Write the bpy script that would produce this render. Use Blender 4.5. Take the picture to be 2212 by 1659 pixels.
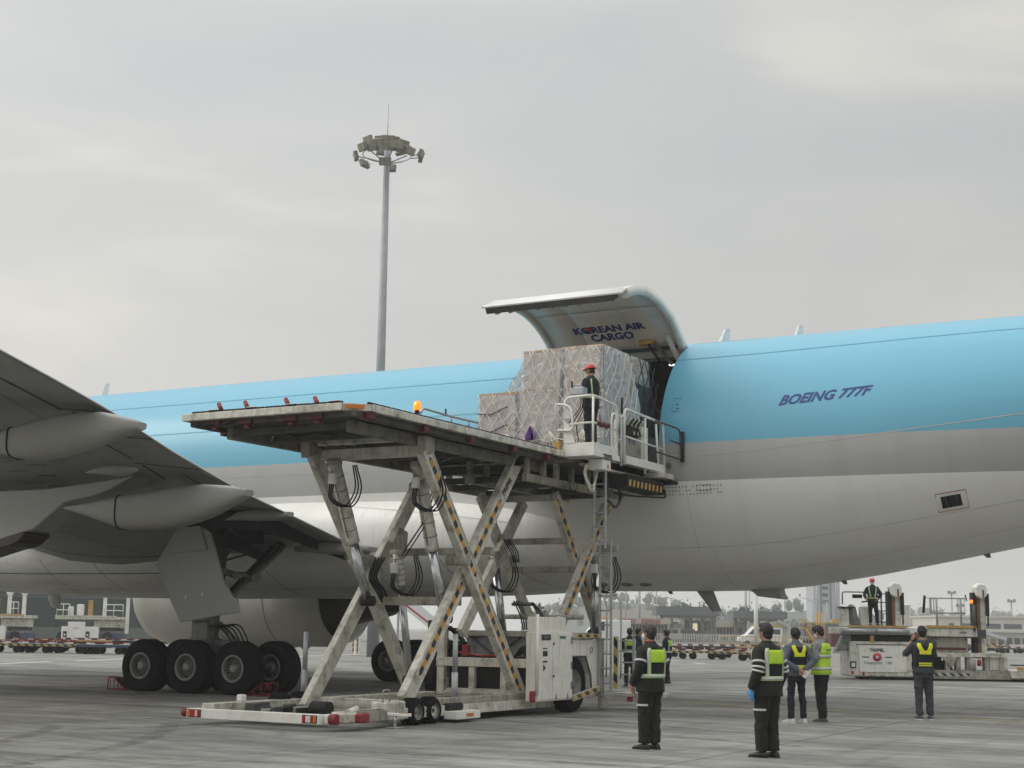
import bpy, bmesh, math, random
from mathutils import Vector, Matrix, Euler, noise as mnoise
random.seed(7)
V = Vector
rad = math.radians
PI = math.pi
scene = bpy.context.scene
for o in list(bpy.data.objects):
    bpy.data.objects.remove(o)
C = scene.collection

# ------------------------------------------------------------------ camera
FPX, YAW, PIT, ROLL, CAMH = 3171.47, 2.08153774, 0.165543785, 0.0145306513, 1.65
cd = V((math.cos(YAW)*math.cos(PIT), math.sin(YAW)*math.cos(PIT), math.sin(PIT)))
r0 = V((math.sin(YAW), -math.cos(YAW), 0)); u0 = r0.cross(cd)
cr = r0*math.cos(ROLL) + u0*math.sin(ROLL)
cu = -r0*math.sin(ROLL) + u0*math.cos(ROLL)
cam_data = bpy.data.cameras.new('camera')
cam = bpy.data.objects.new('camera', cam_data); C.objects.link(cam)
cam_data.sensor_width = 36; cam_data.lens = FPX/2212*36
cam_data.clip_start = 0.1; cam_data.clip_end = 5000
cam.matrix_world = Matrix(((cr.x, cu.x, -cd.x, 0), (cr.y, cu.y, -cd.y, 0), (cr.z, cu.z, -cd.z, CAMH), (0, 0, 0, 1)))
scene.camera = cam
def U(px, py, x=None, y=None, z=None):
    """a measured direction from the camera cut with the plane on which the thing really stands"""
    v = cd + cr*((px-1106)/FPX) - cu*((py-829.5)/FPX)
    o = V((0, 0, CAMH))
    if x is not None: t = x/v.x
    elif y is not None: t = y/v.y
    else: t = (z-CAMH)/v.z
    return o + v*t

# ------------------------------------------------------------------ world: hazy overcast sky over a physical sky
SUN_AZ, SUN_EL = rad(205), rad(38)      # direction towards the veiled sun (from +X, counter-clockwise)
w = bpy.data.worlds.new('World'); scene.world = w; w.use_nodes = True
nt = w.node_tree; N = nt.nodes; L = nt.links
for n in list(N): N.remove(n)
def nd(t, **k):
    n = N.new(t)
    for a, b in k.items(): setattr(n, a, b)
    return n
out = nd('ShaderNodeOutputWorld'); bg1 = nd('ShaderNodeBackground'); bg2 = nd('ShaderNodeBackground'); mixs = nd('ShaderNodeMixShader')
sky = nd('ShaderNodeTexSky', sky_type='NISHITA', sun_disc=False, sun_elevation=SUN_EL, sun_rotation=PI/2-SUN_AZ, dust_density=4.0, air_density=1.4)
L.new(sky.outputs[0], bg1.inputs[0]); bg1.inputs[1].default_value = 0.08
tc = nd('ShaderNodeTexCoord'); sx = nd('ShaderNodeSeparateXYZ'); L.new(tc.outputs['Generated'], sx.inputs[0])
# cloud coordinates: the sheet seen from below
mp = nd('ShaderNodeMapping'); mp.inputs['Scale'].default_value = (1.0, 1.0, 3.4); mp.inputs['Rotation'].default_value = (0.12, 0.1, 2.8); mp.inputs['Location'].default_value = (2.7, 4.5, 0.9)
L.new(tc.outputs['Generated'], mp.inputs[0])
n1 = nd('ShaderNodeTexNoise'); n1.inputs['Scale'].default_value = 2.6; n1.inputs['Detail'].default_value = 5; n1.inputs['Roughness'].default_value = 0.5; n1.inputs['Distortion'].default_value = 0.5
L.new(mp.outputs[0], n1.inputs['Vector'])
r1 = nd('ShaderNodeValToRGB'); L.new(n1.outputs[0], r1.inputs[0])
r1.color_ramp.elements[0].position = 0.36; r1.color_ramp.elements[0].color = (0.45, 0.468, 0.468, 1)
r1.color_ramp.elements[1].position = 0.66; r1.color_ramp.elements[1].color = (0.615, 0.60, 0.555, 1)
e = r1.color_ramp.elements.new(0.52); e.color = (0.495, 0.50, 0.49, 1)
# warm hazy band low over the horizon
r2 = nd('ShaderNodeValToRGB'); L.new(sx.outputs['Z'], r2.inputs[0])
r2.color_ramp.elements[0].position = 0.02; r2.color_ramp.elements[0].color = (0.55, 0.55, 0.55, 1)
r2.color_ramp.elements[1].position = 0.36; r2.color_ramp.elements[1].color = (0, 0, 0, 1)
e = r2.color_ramp.elements.new(0.14); e.color = (0.5, 0.5, 0.5, 1)
mx = nd('ShaderNodeMix', data_type='RGBA'); L.new(r2.outputs[0], mx.inputs[0]); L.new(r1.outputs[0], mx.inputs[6]); mx.inputs[7].default_value = (0.555, 0.525, 0.485, 1)
# light comes through the cloud on the sun's side, and more of it overhead
vd = nd('ShaderNodeVectorMath', operation='DOT_PRODUCT'); L.new(tc.outputs['Generated'], vd.inputs[0])
vd.inputs[1].default_value = (math.cos(SUN_AZ)*math.cos(SUN_EL), math.sin(SUN_AZ)*math.cos(SUN_EL), math.sin(SUN_EL))
mr = nd('ShaderNodeMapRange'); L.new(vd.outputs['Value'], mr.inputs[0]); mr.inputs[1].default_value = -0.2; mr.inputs[2].default_value = 1.0; mr.inputs[3].default_value = 0.93; mr.inputs[4].default_value = 1.4
mz = nd('ShaderNodeMapRange'); L.new(sx.outputs['Z'], mz.inputs[0]); mz.inputs[1].default_value = 0.40; mz.inputs[2].default_value = 1.0; mz.inputs[3].default_value = 0.90; mz.inputs[4].default_value = 2.3
mm = nd('ShaderNodeMath', operation='MULTIPLY'); L.new(mr.outputs[0], mm.inputs[0]); L.new(mz.outputs[0], mm.inputs[1])
L.new(mx.outputs[2], bg2.inputs[0]); L.new(mm.outputs[0], bg2.inputs[1])
mixs.inputs[0].default_value = 0.93
L.new(bg1.outputs[0], mixs.inputs[1]); L.new(bg2.outputs[0], mixs.inputs[2]); L.new(mixs.outputs[0], out.inputs[0])

# ------------------------------------------------------------------ sun through cloud
sd = bpy.data.lights.new('sun', 'SUN'); sd.energy = 0.7; sd.angle = rad(25); sd.color = (1, 0.95, 0.87)
so = bpy.data.objects.new('sun', sd); C.objects.link(so)
so.rotation_euler = V((math.cos(SUN_AZ)*math.cos(SUN_EL), math.sin(SUN_AZ)*math.cos(SUN_EL), math.sin(SUN_EL))).to_track_quat('Z', 'Y').to_euler()
vs = scene.view_settings
vs.view_transform = 'Standard'; vs.look = 'None'; vs.gamma = 1; vs.exposure = 0.37; vs.use_curve_mapping = False

# ------------------------------------------------------------------ materials
MATS = {}
def mat(name, col, rough=0.55, metal=0.0, var=0.12, vs=2.0, dirt=None, ds=1.3, da=0.5, bump=0.0, bs=30, stretch=(1, 1, 1), emit=None, spec=0.5, streak=0.0):
    """procedural paint / cloth / metal: colour with slow variation, optional dirt patches and run-off streaks, fine relief"""
    if name in MATS: return MATS[name]
    m = bpy.data.materials.new(name); m.use_nodes = True; MATS[name] = m
    n = m.node_tree.nodes; l = m.node_tree.links; b = n['Principled BSDF']
    b.inputs['Roughness'].default_value = rough; b.inputs['Metallic'].default_value = metal
    b.inputs['Specular IOR Level'].default_value = spec
    tcn = n.new('ShaderNodeTexCoord'); mpn = n.new('ShaderNodeMapping'); mpn.inputs['Scale'].default_value = stretch
    l.new(tcn.outputs['Object'], mpn.inputs[0])
    nz = n.new('ShaderNodeTexNoise'); nz.inputs['Scale'].default_value = vs; nz.inputs['Detail'].default_value = 5; nz.inputs['Roughness'].default_value = 0.6
    l.new(mpn.outputs[0], nz.inputs['Vector'])
    cr_ = n.new('ShaderNodeValToRGB'); l.new(nz.outputs[0], cr_.inputs[0])
    cr_.color_ramp.elements[0].position = 0.3; cr_.color_ramp.elements[1].position = 0.7
    cr_.color_ramp.elements[0].color = tuple(c*(1-var) for c in col)+(1,); cr_.color_ramp.elements[1].color = tuple(min(1, c*(1+var)) for c in col)+(1,)
    cout = cr_.outputs[0]
    if dirt:
        n2 = n.new('ShaderNodeTexNoise'); n2.inputs['Scale'].default_value = ds; n2.inputs['Detail'].default_value = 8; n2.inputs['Roughness'].default_value = 0.68
        l.new(mpn.outputs[0], n2.inputs['Vector'])
        mr_ = n.new('ShaderNodeMapRange'); l.new(n2.outputs[0], mr_.inputs[0]); mr_.inputs[1].default_value = 0.47; mr_.inputs[2].default_value = 0.72; mr_.inputs[4].default_value = da
        fac = mr_.outputs[0]
        if streak:
            mp2 = n.new('ShaderNodeMapping'); mp2.inputs['Scale'].default_value = (9, 9, 0.7); l.new(tcn.outputs['Object'], mp2.inputs[0])
            n3 = n.new('ShaderNodeTexNoise'); n3.inputs['Scale'].default_value = 1.4; n3.inputs['Detail'].default_value = 4; l.new(mp2.outputs[0], n3.inputs['Vector'])
            m3 = n.new('ShaderNodeMapRange'); l.new(n3.outputs[0], m3.inputs[0]); m3.inputs[1].default_value = 0.5; m3.inputs[2].default_value = 0.75; m3.inputs[4].default_value = streak
            ad = n.new('ShaderNodeMath'); ad.operation = 'MAXIMUM'; l.new(fac, ad.inputs[0]); l.new(m3.outputs[0], ad.inputs[1]); fac = ad.outputs[0]
        mx_ = n.new('ShaderNodeMix'); mx_.data_type = 'RGBA'; l.new(fac, mx_.inputs[0]); l.new(cout, mx_.inputs[6]); mx_.inputs[7].default_value = tuple(dirt)+(1,)
        cout = mx_.outputs[2]
    l.new(cout, b.inputs['Base Color'])
    if bump:
        nb = n.new('ShaderNodeTexNoise'); nb.inputs['Scale'].default_value = bs; nb.inputs['Detail'].default_value = 4
        l.new(mpn.outputs[0], nb.inputs['Vector'])
        bp = n.new('ShaderNodeBump'); bp.inputs['Strength'].default_value = bump; bp.inputs['Distance'].default_value = 0.02
        l.new(nb.outputs[0], bp.inputs['Height']); l.new(bp.outputs[0], b.inputs['Normal'])
    if emit:
        b.inputs['Emission Color'].default_value = tuple(emit[:3])+(1,); b.inputs['Emission Strength'].default_value = emit[3]
    return m
GR = (0.10, 0.09, 0.07)
def M(k): return MATS[k]
mat('white', (0.64, 0.62, 0.545), 0.45, var=0.08, dirt=(0.11, 0.085, 0.06), ds=3.4, da=0.9, streak=0.5)
mat('white_clean', (0.78, 0.77, 0.725), 0.45, var=0.05, dirt=(0.33, 0.30, 0.25), ds=2.5, da=0.35)
mat('cabinet', (0.80, 0.785, 0.725), 0.42, var=0.04, dirt=(0.36, 0.32, 0.26), ds=1.9, da=0.45, streak=0.45)
mat('grimy', (0.36, 0.34, 0.285), 0.6, var=0.15, dirt=(0.045, 0.038, 0.03), ds=3.0, da=0.92, streak=0.65)
mat('underside2', (0.20, 0.19, 0.16), 0.6, var=0.2, vs=4, dirt=(0.03, 0.026, 0.02), ds=3, da=0.85)  # main beams: underside shade painted in, less deep than on the other parts
mat('underside', (0.085, 0.08, 0.068), 0.7, var=0.25, vs=5, dirt=(0.02, 0.018, 0.015), ds=3, da=0.8)  # darkened so the colour itself carries the shade below the platform
mat('dark', (0.016, 0.016, 0.017), 0.7, spec=0.3, var=0.3, vs=6)
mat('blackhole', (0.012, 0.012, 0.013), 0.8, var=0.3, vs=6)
mat('rubber', (0.006, 0.006, 0.007), 0.85, spec=0.2, var=0.35, vs=9, dirt=(0.022, 0.021, 0.02), ds=5, da=0.4, bump=0.15, bs=60)
mat('steel', (0.38, 0.39, 0.40), 0.35, 0.85, var=0.1, vs=5)
mat('galv', (0.42, 0.44, 0.45), 0.5, 0.55, var=0.14, vs=8, dirt=(0.2, 0.2, 0.2), ds=4, da=0.4)
mat('chrome', (0.55, 0.56, 0.58), 0.22, 0.9, var=0.06, vs=5)
mat('gear_grey', (0.20, 0.205, 0.20), 0.5, 0.1, var=0.15, vs=5, dirt=(0.03, 0.03, 0.03), ds=4, da=0.7)
mat('gear_dark', (0.07, 0.07, 0.07), 0.55, 0.2, var=0.25, vs=7)
mat('rim', (0.24, 0.24, 0.225), 0.4, 0.3, var=0.1, vs=6, dirt=(0.06, 0.055, 0.05), ds=5, da=0.5)
mat('red', (0.25, 0.016, 0.022), 0.5, var=0.2, vs=6, dirt=(0.05, 0.02, 0.02), ds=4, da=0.5)
mat('dark_red', (0.085, 0.008, 0.011), 0.55, var=0.25, vs=6)
mat('lamp_red', (0.42, 0.012, 0.015), 0.2, var=0.1, vs=9)
mat('lamp_orange', (0.55, 0.16, 0.02), 0.25, var=0.1, vs=9)
mat('lamp_clear', (0.65, 0.66, 0.66), 0.2, var=0.1, vs=9)
mat('yellow', (0.56, 0.33, 0.045), 0.5, var=0.12, vs=5, dirt=(0.15, 0.09, 0.03), ds=4, da=0.45)
mat('ochre', (0.50, 0.31, 0.07), 0.5, var=0.15, vs=5, dirt=(0.16, 0.1, 0.04), ds=4, da=0.5)
mat('blue_paint', (0.03, 0.05, 0.11), 0.5, var=0.2, vs=5)
mat('navy', (0.02, 0.025, 0.05), 0.6, var=0.2, vs=5)
mat('ink_blue', (0.004, 0.04, 0.21), 0.4, var=0.05)
mat('ink_black', (0.015, 0.015, 0.018), 0.5, var=0.1)
mat('ink_grey', (0.17, 0.165, 0.15), 0.5, var=0.1)
mat('ink_red', (0.5, 0.02, 0.03), 0.4, var=0.05)
mat('ink_green', (0.03, 0.16, 0.10), 0.5, var=0.1)
mat('white_paint', (0.72, 0.72, 0.68), 0.6, var=0.12, vs=4, dirt=(0.3, 0.29, 0.27), ds=6, da=0.6)
mat('yellow_paint', (0.42, 0.34, 0.10), 0.6, var=0.12, vs=4, dirt=(0.28, 0.26, 0.2), ds=3, da=0.75)
mat('glass_dark', (0.03, 0.04, 0.045), 0.12, var=0.1, spec=0.8)

def hazard(name, c1=(0.60, 0.30, 0.035), c2=(0.02, 0.018, 0.018), period=0.30, skew=0.0):
    """black and yellow safety tape, printed along the strip's own length (UV in metres)"""
    m = bpy.data.materials.new(name); m.use_nodes = True; MATS[name] = m
    n = m.node_tree.nodes; l = m.node_tree.links; b = n['Principled BSDF']; b.inputs['Roughness'].default_value = 0.5
    uv = n.new('ShaderNodeUVMap'); s = n.new('ShaderNodeSeparateXYZ'); l.new(uv.outputs[0], s.inputs[0])
    a = n.new('ShaderNodeMath'); a.operation = 'MULTIPLY_ADD'; l.new(s.outputs['Y'], a.inputs[0]); a.inputs[1].default_value = skew; l.new(s.outputs['X'], a.inputs[2])
    d = n.new('ShaderNodeMath'); d.operation = 'DIVIDE'; l.new(a.outputs[0], d.inputs[0]); d.inputs[1].default_value = period
    f = n.new('ShaderNodeMath'); f.operation = 'FRACT'; l.new(d.outputs[0], f.inputs[0])
    g = n.new('ShaderNodeMath'); g.operation = 'GREATER_THAN'; l.new(f.outputs[0], g.inputs[0]); g.inputs[1].default_value = 0.5
    nz = n.new('ShaderNodeTexNoise'); nz.inputs['Scale'].default_value = 5; nz.inputs['Detail'].default_value = 6
    tcn = n.new('ShaderNodeTexCoord'); l.new(tcn.outputs['Object'], nz.inputs['Vector'])
    mx_ = n.new('ShaderNodeMix'); mx_.data_type = 'RGBA'; l.new(g.outputs[0], mx_.inputs[0]); mx_.inputs[6].default_value = c1+(1,); mx_.inputs[7].default_value = c2+(1,)
    m2 = n.new('ShaderNodeMix'); m2.data_type = 'RGBA'; mr_ = n.new('ShaderNodeMapRange'); l.new(nz.outputs[0], mr_.inputs[0]); mr_.inputs[1].default_value = 0.45; mr_.inputs[2].default_value = 0.8; mr_.inputs[4].default_value = 0.5
    l.new(mr_.outputs[0], m2.inputs[0]); l.new(mx_.outputs[2], m2.inputs[6]); m2.inputs[7].default_value = (0.2, 0.17, 0.12, 1)
    l.new(m2.outputs[2], b.inputs['Base Color'])
    return m
hazard('tape'); hazard('tape_skew', (0.55, 0.40, 0.10), period=0.36, skew=1.0); hazard('tape_white', (0.5, 0.5, 0.45), period=0.3, skew=1.0)
hazard('tape_dolly', (0.42, 0.33, 0.12), (0.03, 0.03, 0.025), period=0.42, skew=1.0)

# ------------------------------------------------------------------ mesh building
class MB:
    def __init__(s): s.v = []; s.f = []; s.uv = {}; s.sm = set()
    def add(s, vs, fs, uvs=None, smooth=False):
        b = len(s.v); s.v += [tuple(p) for p in vs]
        for i, f in enumerate(fs):
            if smooth: s.sm.add(len(s.f))
            if uvs: s.uv[len(s.f)] = uvs[i]
            s.f.append(tuple(b+k for k in f))
        return s
    def box(s, c, d, R=None):
        c = V(c); h = [x/2 for x in d]
        vs = [V((a*h[0], b*h[1], e*h[2])) for a in (-1, 1) for b in (-1, 1) for e in (-1, 1)]
        if R is not None: vs = [R @ v for v in vs]
        return s.add([c+v for v in vs], [(0, 1, 3, 2), (4, 6, 7, 5), (0, 4, 5, 1), (2, 3, 7, 6), (0, 2, 6, 4), (1, 5, 7, 3)])
    def bx(s, x0, x1, y0, y1, z0, z1):
        return s.box(((x0+x1)/2, (y0+y1)/2, (z0+z1)/2), (abs(x1-x0), abs(y1-y0), abs(z1-z0)))
    def beam(s, a, b, w, h, side=(1, 0, 0)):
        """rectangular bar from a to b: w measured along 'side', h across it"""
        a = V(a); b = V(b); d = (b-a).normalized(); sd_ = V(side); sd_ = (sd_-d*sd_.dot(d)).normalized(); u = d.cross(sd_)
        vs = [p+sd_*(i*w/2)+u*(j*h/2) for p in (a, b) for i in (-1, 1) for j in (-1, 1)]
        return s.add(vs, [(0, 1, 3, 2), (4, 6, 7, 5), (0, 4, 5, 1), (2, 3, 7, 6), (0, 2, 6, 4), (1, 5, 7, 3)])
    def strip(s, a, b, w, side, off=(0, 0, 0), th=0.003):
        """thin plate with UV in metres: tape, stripes"""
        a = V(a)+V(off); b = V(b)+V(off); d = (b-a).normalized(); sd_ = V(side); sd_ = (sd_-d*sd_.dot(d)).normalized(); n = d.cross(sd_)*th/2
        ln = (b-a).length
        p = [a-sd_*w/2, b-sd_*w/2, b+sd_*w/2, a+sd_*w/2]; q = [(0, 0), (ln, 0), (ln, w), (0, w)]
        s.add([x+n for x in p]+[x-n for x in p], [(0, 1, 2, 3), (7, 6, 5, 4), (0, 4, 5, 1), (1, 5, 6, 2), (2, 6, 7, 3), (3, 7, 4, 0)],
              [q, q[::-1], [q[0], q[0], q[1], q[1]], [q[1], q[1], q[2], q[2]], [q[2], q[2], q[3], q[3]], [q[3], q[3], q[0], q[0]]])
        return s
    def tube(s, pts, r, n=8, caps=True, closed=False):
        pts = [V(p) for p in pts]; rs = r if isinstance(r, (list, tuple)) else [r]*len(pts)
        base = len(s.v); m = len(pts); prev = None
        for i, p in enumerate(pts):
            if closed: t = (pts[(i+1) % m]-pts[i-1])
            else: t = pts[min(i+1, m-1)]-pts[max(i-1, 0)]
            t.normalize()
            if prev is None:
                a = V((0, 0, 1)) if abs(t.z) < 0.9 else V((1, 0, 0)); a = (a-t*a.dot(t)).normalized()
            else:
                a = prev-t*prev.dot(t)
                a = a.normalized() if a.length > 1e-6 else t.orthogonal().normalized()
            prev = a; b = t.cross(a)
            for k in range(n):
                an = 2*PI*k/n; s.v.append(tuple(p+a*math.cos(an)*rs[i]+b*math.sin(an)*rs[i]))
        for i in range(m if closed else m-1):
            j = (i+1) % m
            for k in range(n):
                s.sm.add(len(s.f)); s.f.append((base+i*n+k, base+i*n+(k+1) % n, base+j*n+(k+1) % n, base+j*n+k))
        if caps and not closed:
            s.f.append(tuple(base+k for k in range(n))[::-1]); s.f.append(tuple(base+(m-1)*n+k for k in range(n)))
        return s
    def cyl(s, a, b, r, n=16): return s.tube([a, b], r, n)
    def lathe(s, prof, o, ax, n=32, smooth=True, ref=None):
        """prof: (distance along axis, radius)"""
        o = V(o); ax = V(ax).normalized(); a = (V(ref) if ref else ax.orthogonal()).normalized(); a = (a-ax*a.dot(ax)).normalized(); b = ax.cross(a); base = len(s.v)
        for (d, r) in prof:
            for k in range(n):
                an = 2*PI*k/n; s.v.append(tuple(o+ax*d+(a*math.cos(an)+b*math.sin(an))*max(r, 1e-4)))
        for i in range(len(prof)-1):
            for k in range(n):
                if smooth: s.sm.add(len(s.f))
                s.f.append((base+i*n+k, base+i*n+(k+1) % n, base+(i+1)*n+(k+1) % n, base+(i+1)*n+k))
        return s
    def loft(s, rings, smooth=True, caps=True, closed=True):
        base = len(s.v); n = len(rings[0])
        for r in rings: s.v += [tuple(p) for p in r]
        for i in range(len(rings)-1):
            for k in range(n if closed else n-1):
                if smooth: s.sm.add(len(s.f))
                s.f.append((base+i*n+k, base+i*n+(k+1) % n, base+(i+1)*n+(k+1) % n, base+(i+1)*n+k))
        if caps and closed:
            s.f.append(tuple(base+k for k in range(n))[::-1]); s.f.append(tuple(base+(len(rings)-1)*n+k for k in range(n)))
        return s
    def prism(s, poly, ext):
        """closed polygon (3D points) pushed along ext"""
        poly = [V(p) for p in poly]; e = V(ext); n = len(poly)
        return s.add(poly+[p+e for p in poly], [tuple(range(n))[::-1], tuple(range(n, 2*n))]+[(k, (k+1) % n, n+(k+1) % n, n+k) for k in range(n)])
    def sphere(s, c, r, n=12, m=8, R=None):
        c = V(c); rr = r if isinstance(r, (tuple, list)) else (r, r, r); rings = []
        for i in range(m+1):
            t = PI*i/m; ring = []
            for k in range(n):
                a = 2*PI*k/n; q = V((rr[0]*max(math.sin(t), 1e-3)*math.cos(a), rr[1]*max(math.sin(t), 1e-3)*math.sin(a), -rr[2]*math.cos(t)))
                ring.append(c+(R @ q if R is not None else q))
            rings.append(ring)
        return s.loft(rings)
    def build(s, name, m, parent=None, bevel=0.0, world=True, recalc=True, flat=False):
        me = bpy.data.meshes.new(name); me.from_pydata(s.v, [], s.f)
        if s.uv:
            uvl = me.uv_layers.new(name='UVMap')
            for pi, q in s.uv.items():
                for li, c in zip(me.polygons[pi].loop_indices, q): uvl.data[li].uv = c
        if recalc:
            bm = bmesh.new(); bm.from_mesh(me); bmesh.ops.recalc_face_normals(bm, faces=bm.faces); bm.to_mesh(me); bm.free()
        if not flat:
            for i in s.sm:
                if i < len(me.polygons): me.polygons[i].use_smooth = True
        if s.sm and len(s.sm) < len(s.f): pass
        me.materials.append(M(m) if isinstance(m, str) else m)
        o = bpy.data.objects.new(name, me); C.objects.link(o)
        setpar(o, parent, world)
        if bevel:
            b = o.modifiers.new('bevel', 'BEVEL'); b.width = bevel; b.segments = 1; b.limit_method = 'ANGLE'; b.angle_limit = rad(50)
        return o
def setpar(o, parent, world=True):
    if parent is not None:
        o.parent = parent
        if world and parent.type == 'EMPTY': o.matrix_parent_inverse = Matrix.Translation(-parent.location)
def tag(o, label=None, cat=None, group=None, kind=None):
    if label: o['label'] = label
    if cat: o['category'] = cat
    if group: o['group'] = group
    if kind: o['kind'] = kind
    return o
def thing(name, label, cat, loc=(0, 0, 0), rz=0.0, group=None):
    o = bpy.data.objects.new(name, None); C.objects.link(o); o.empty_display_size = 0.3
    o.location = loc; o.rotation_euler = (0, 0, rz)
    return tag(o, label, cat, group)
def copy_tree(o, parent=None):
    c = o.copy(); C.objects.link(c); c.parent = parent
    for ch in list(o.children): copy_tree(ch, c)
    return c
def text(name, s, size, o, xd, yd, m, parent, shear=0.0, bold=0.0, th=0.002, align='CENTER', sx=1.0, wrap=None):
    """lettering as thin solid letters; wrap maps a flat point onto a curved surface"""
    cu_ = bpy.data.curves.new(name, 'FONT'); cu_.body = s; cu_.size = size; cu_.shear = shear; cu_.offset = bold; cu_.extrude = th; cu_.align_x = align; cu_.resolution_u = 3
    t = bpy.data.objects.new(name, cu_); C.objects.link(t)
    dg = bpy.context.evaluated_depsgraph_get(); me = bpy.data.meshes.new_from_object(t.evaluated_get(dg)); bpy.data.objects.remove(t); bpy.data.curves.remove(cu_)
    xd = V(xd).normalized(); yd = V(yd); yd = (yd-xd*yd.dot(xd)).normalized(); nz = xd.cross(yd); o = V(o)
    for v in me.vertices:
        p = v.co
        if wrap: v.co = wrap(p.x*sx, p.y, p.z)
        else: v.co = o+xd*p.x*sx+yd*p.y+nz*p.z
    me.name = name; me.materials.clear(); me.materials.append(M(m))
    ob = bpy.data.objects.new(name, me); C.objects.link(ob); setpar(ob, parent)
    return ob
def lerp(a, b, t): return a+(b-a)*t
def interp(x, tab):
    """piecewise smooth (monotone cosine) table lookup; tab rows (x, v1, v2..)"""
    if x <= tab[0][0]: return tab[0][1:]
    for a, b in zip(tab, tab[1:]):
        if x <= b[0]:
            t = (x-a[0])/(b[0]-a[0]); return tuple(lerp(p, q, t) for p, q in zip(a[1:], b[1:]))
    return tab[-1][1:]
def catmull(pts, n=6):
    pts = [V(p) for p in pts]; P = [2*pts[0]-pts[1]]+pts+[2*pts[-1]-pts[-2]]; o = []
    for i in range(1, len(P)-2):
        for k in range(n):
            t = k/n; a, b, c, d = P[i-1:i+3]
            o.append(0.5*((2*b)+(c-a)*t+(2*a-5*b+4*c-d)*t*t+(3*b-a-3*c+d)*t**3))
    return o+[pts[-1]]
def rail(pts, r=0.025, n=8, rc=0.12):
    """bent handrail pipe: corners rounded with radius rc"""
    pts = [V(p) for p in pts]; o = [pts[0]]
    for a, b, c in zip(pts, pts[1:], pts[2:]):
        d1 = (a-b); d2 = (c-b); k = min(rc, d1.length*0.45, d2.length*0.45); d1.normalize(); d2.normalize()
        for t in (0, 0.25, 0.5, 0.75, 1): o.append((b+d1*k)*(1-t)**2+b*2*t*(1-t)+(b+d2*k)*t*t)
    o.append(pts[-1])
    return o

scene.cycles.max_bounces = 6; scene.cycles.diffuse_bounces = 3; scene.cycles.glossy_bounces = 3; scene.cycles.transparent_max_bounces = 10; scene.cycles.volume_bounces = 1; scene.cycles.caustics_reflective = False; scene.cycles.caustics_refractive = False
# ================================================================== ground
def concrete(name, base=(0.278, 0.272, 0.254), scale=1.0, island=False):
    m = bpy.data.materials.new(name); m.use_nodes = True; MATS[name] = m
    n = m.node_tree.nodes; l = m.node_tree.links; b = n['Principled BSDF']
    g = n.new('ShaderNodeNewGeometry')
    def noise(sc, stretch, det=6, ro=0.6, dist=0.0, rot=0.0):
        mp_ = n.new('ShaderNodeMapping'); mp_.inputs['Scale'].default_value = stretch; mp_.inputs['Rotation'].default_value = (0, 0, rot); l.new(g.outputs['Position'], mp_.inputs[0])
        z = n.new('ShaderNodeTexNoise'); z.inputs['Scale'].default_value = sc; z.inputs['Detail'].default_value = det; z.inputs['Roughness'].default_value = ro; z.inputs['Distortion'].default_value = dist
        l.new(mp_.outputs[0], z.inputs['Vector']); return z.outputs[0]
    def mr_(s, a, b_, c, d):
        q = n.new('ShaderNodeMapRange'); l.new(s, q.inputs[0]); q.inputs[1].default_value = a; q.inputs[2].default_value = b_; q.inputs[3].default_value = c; q.inputs[4].default_value = d; return q.outputs[0]
    def mul(a, b_):
        q = n.new('ShaderNodeMath'); q.operation = 'MULTIPLY'; l.new(a, q.inputs[0])
        if isinstance(b_, float): q.inputs[1].default_value = b_
        else: l.new(b_, q.inputs[1])
        return q.outputs[0]
    f = mr_(noise(0.16, (1, 1, 1), 5), 0.3, 0.7, 0.80, 1.16)
    f = mul(f, mr_(noise(0.55, (0.5, 1.2, 1), 8, 0.68, 0.6, 0.35), 0.40, 0.62, 0.62, 1.14))       # long wet-looking streaks
    f = mul(f, mr_(noise(2.2, (0.45, 1.1, 1), 7, 0.7, 0.8, 0.2), 0.38, 0.66, 0.80, 1.09))
    f = mul(f, mr_(noise(0.9, (0.12, 2.6, 1), 6, 0.6, 0.3, -0.28), 0.53, 0.66, 1.0, 0.62))     # tyre marks
    f = mul(f, mr_(noise(0.7, (2.4, 0.12, 1), 6, 0.6, 0.5, 0.1), 0.55, 0.70, 1.0, 0.70))
    f = mul(f, mr_(noise(0.42, (1, 1, 1), 3, 0.5, 1.0), 0.66, 0.74, 1.0, 0.62))               # oil patches
    f = mul(f, mr_(noise(22, (1, 1, 1), 4, 0.7), 0.3, 0.7, 0.93, 1.06))
    f = mul(f, mr_(noise(160, (1, 1, 1), 2, 0.5), 0.3, 0.7, 0.95, 1.05))
    if island:
        oi = n.new('ShaderNodeObjectInfo'); f = mul(f, mr_(oi.outputs['Random'], 0, 1, 0.90, 1.07))
    vm = n.new('ShaderNodeVectorMath'); vm.operation = 'SCALE'; vm.inputs[0].default_value = base; l.new(f, vm.inputs['Scale'])
    l.new(vm.outputs[0], b.inputs['Base Color'])
    l.new(mr_(noise(0.5, (0.5, 1.2, 1), 6), 0.35, 0.65, 0.5, 0.85), b.inputs['Roughness']); b.inputs['Specular IOR Level'].default_value = 0.4
    bp = n.new('ShaderNodeBump'); bp.inputs['Strength'].default_value = 0.25; bp.inputs['Distance'].default_value = 0.01; l.new(noise(40, (1, 1, 1), 5), bp.inputs['Height']); l.new(bp.outputs[0], b.inputs['Normal'])
    return m
concrete('concrete'); concrete('concrete_slab', island=True)
mat('joint', (0.06, 0.058, 0.052), 0.9, var=0.3, vs=1)
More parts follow.
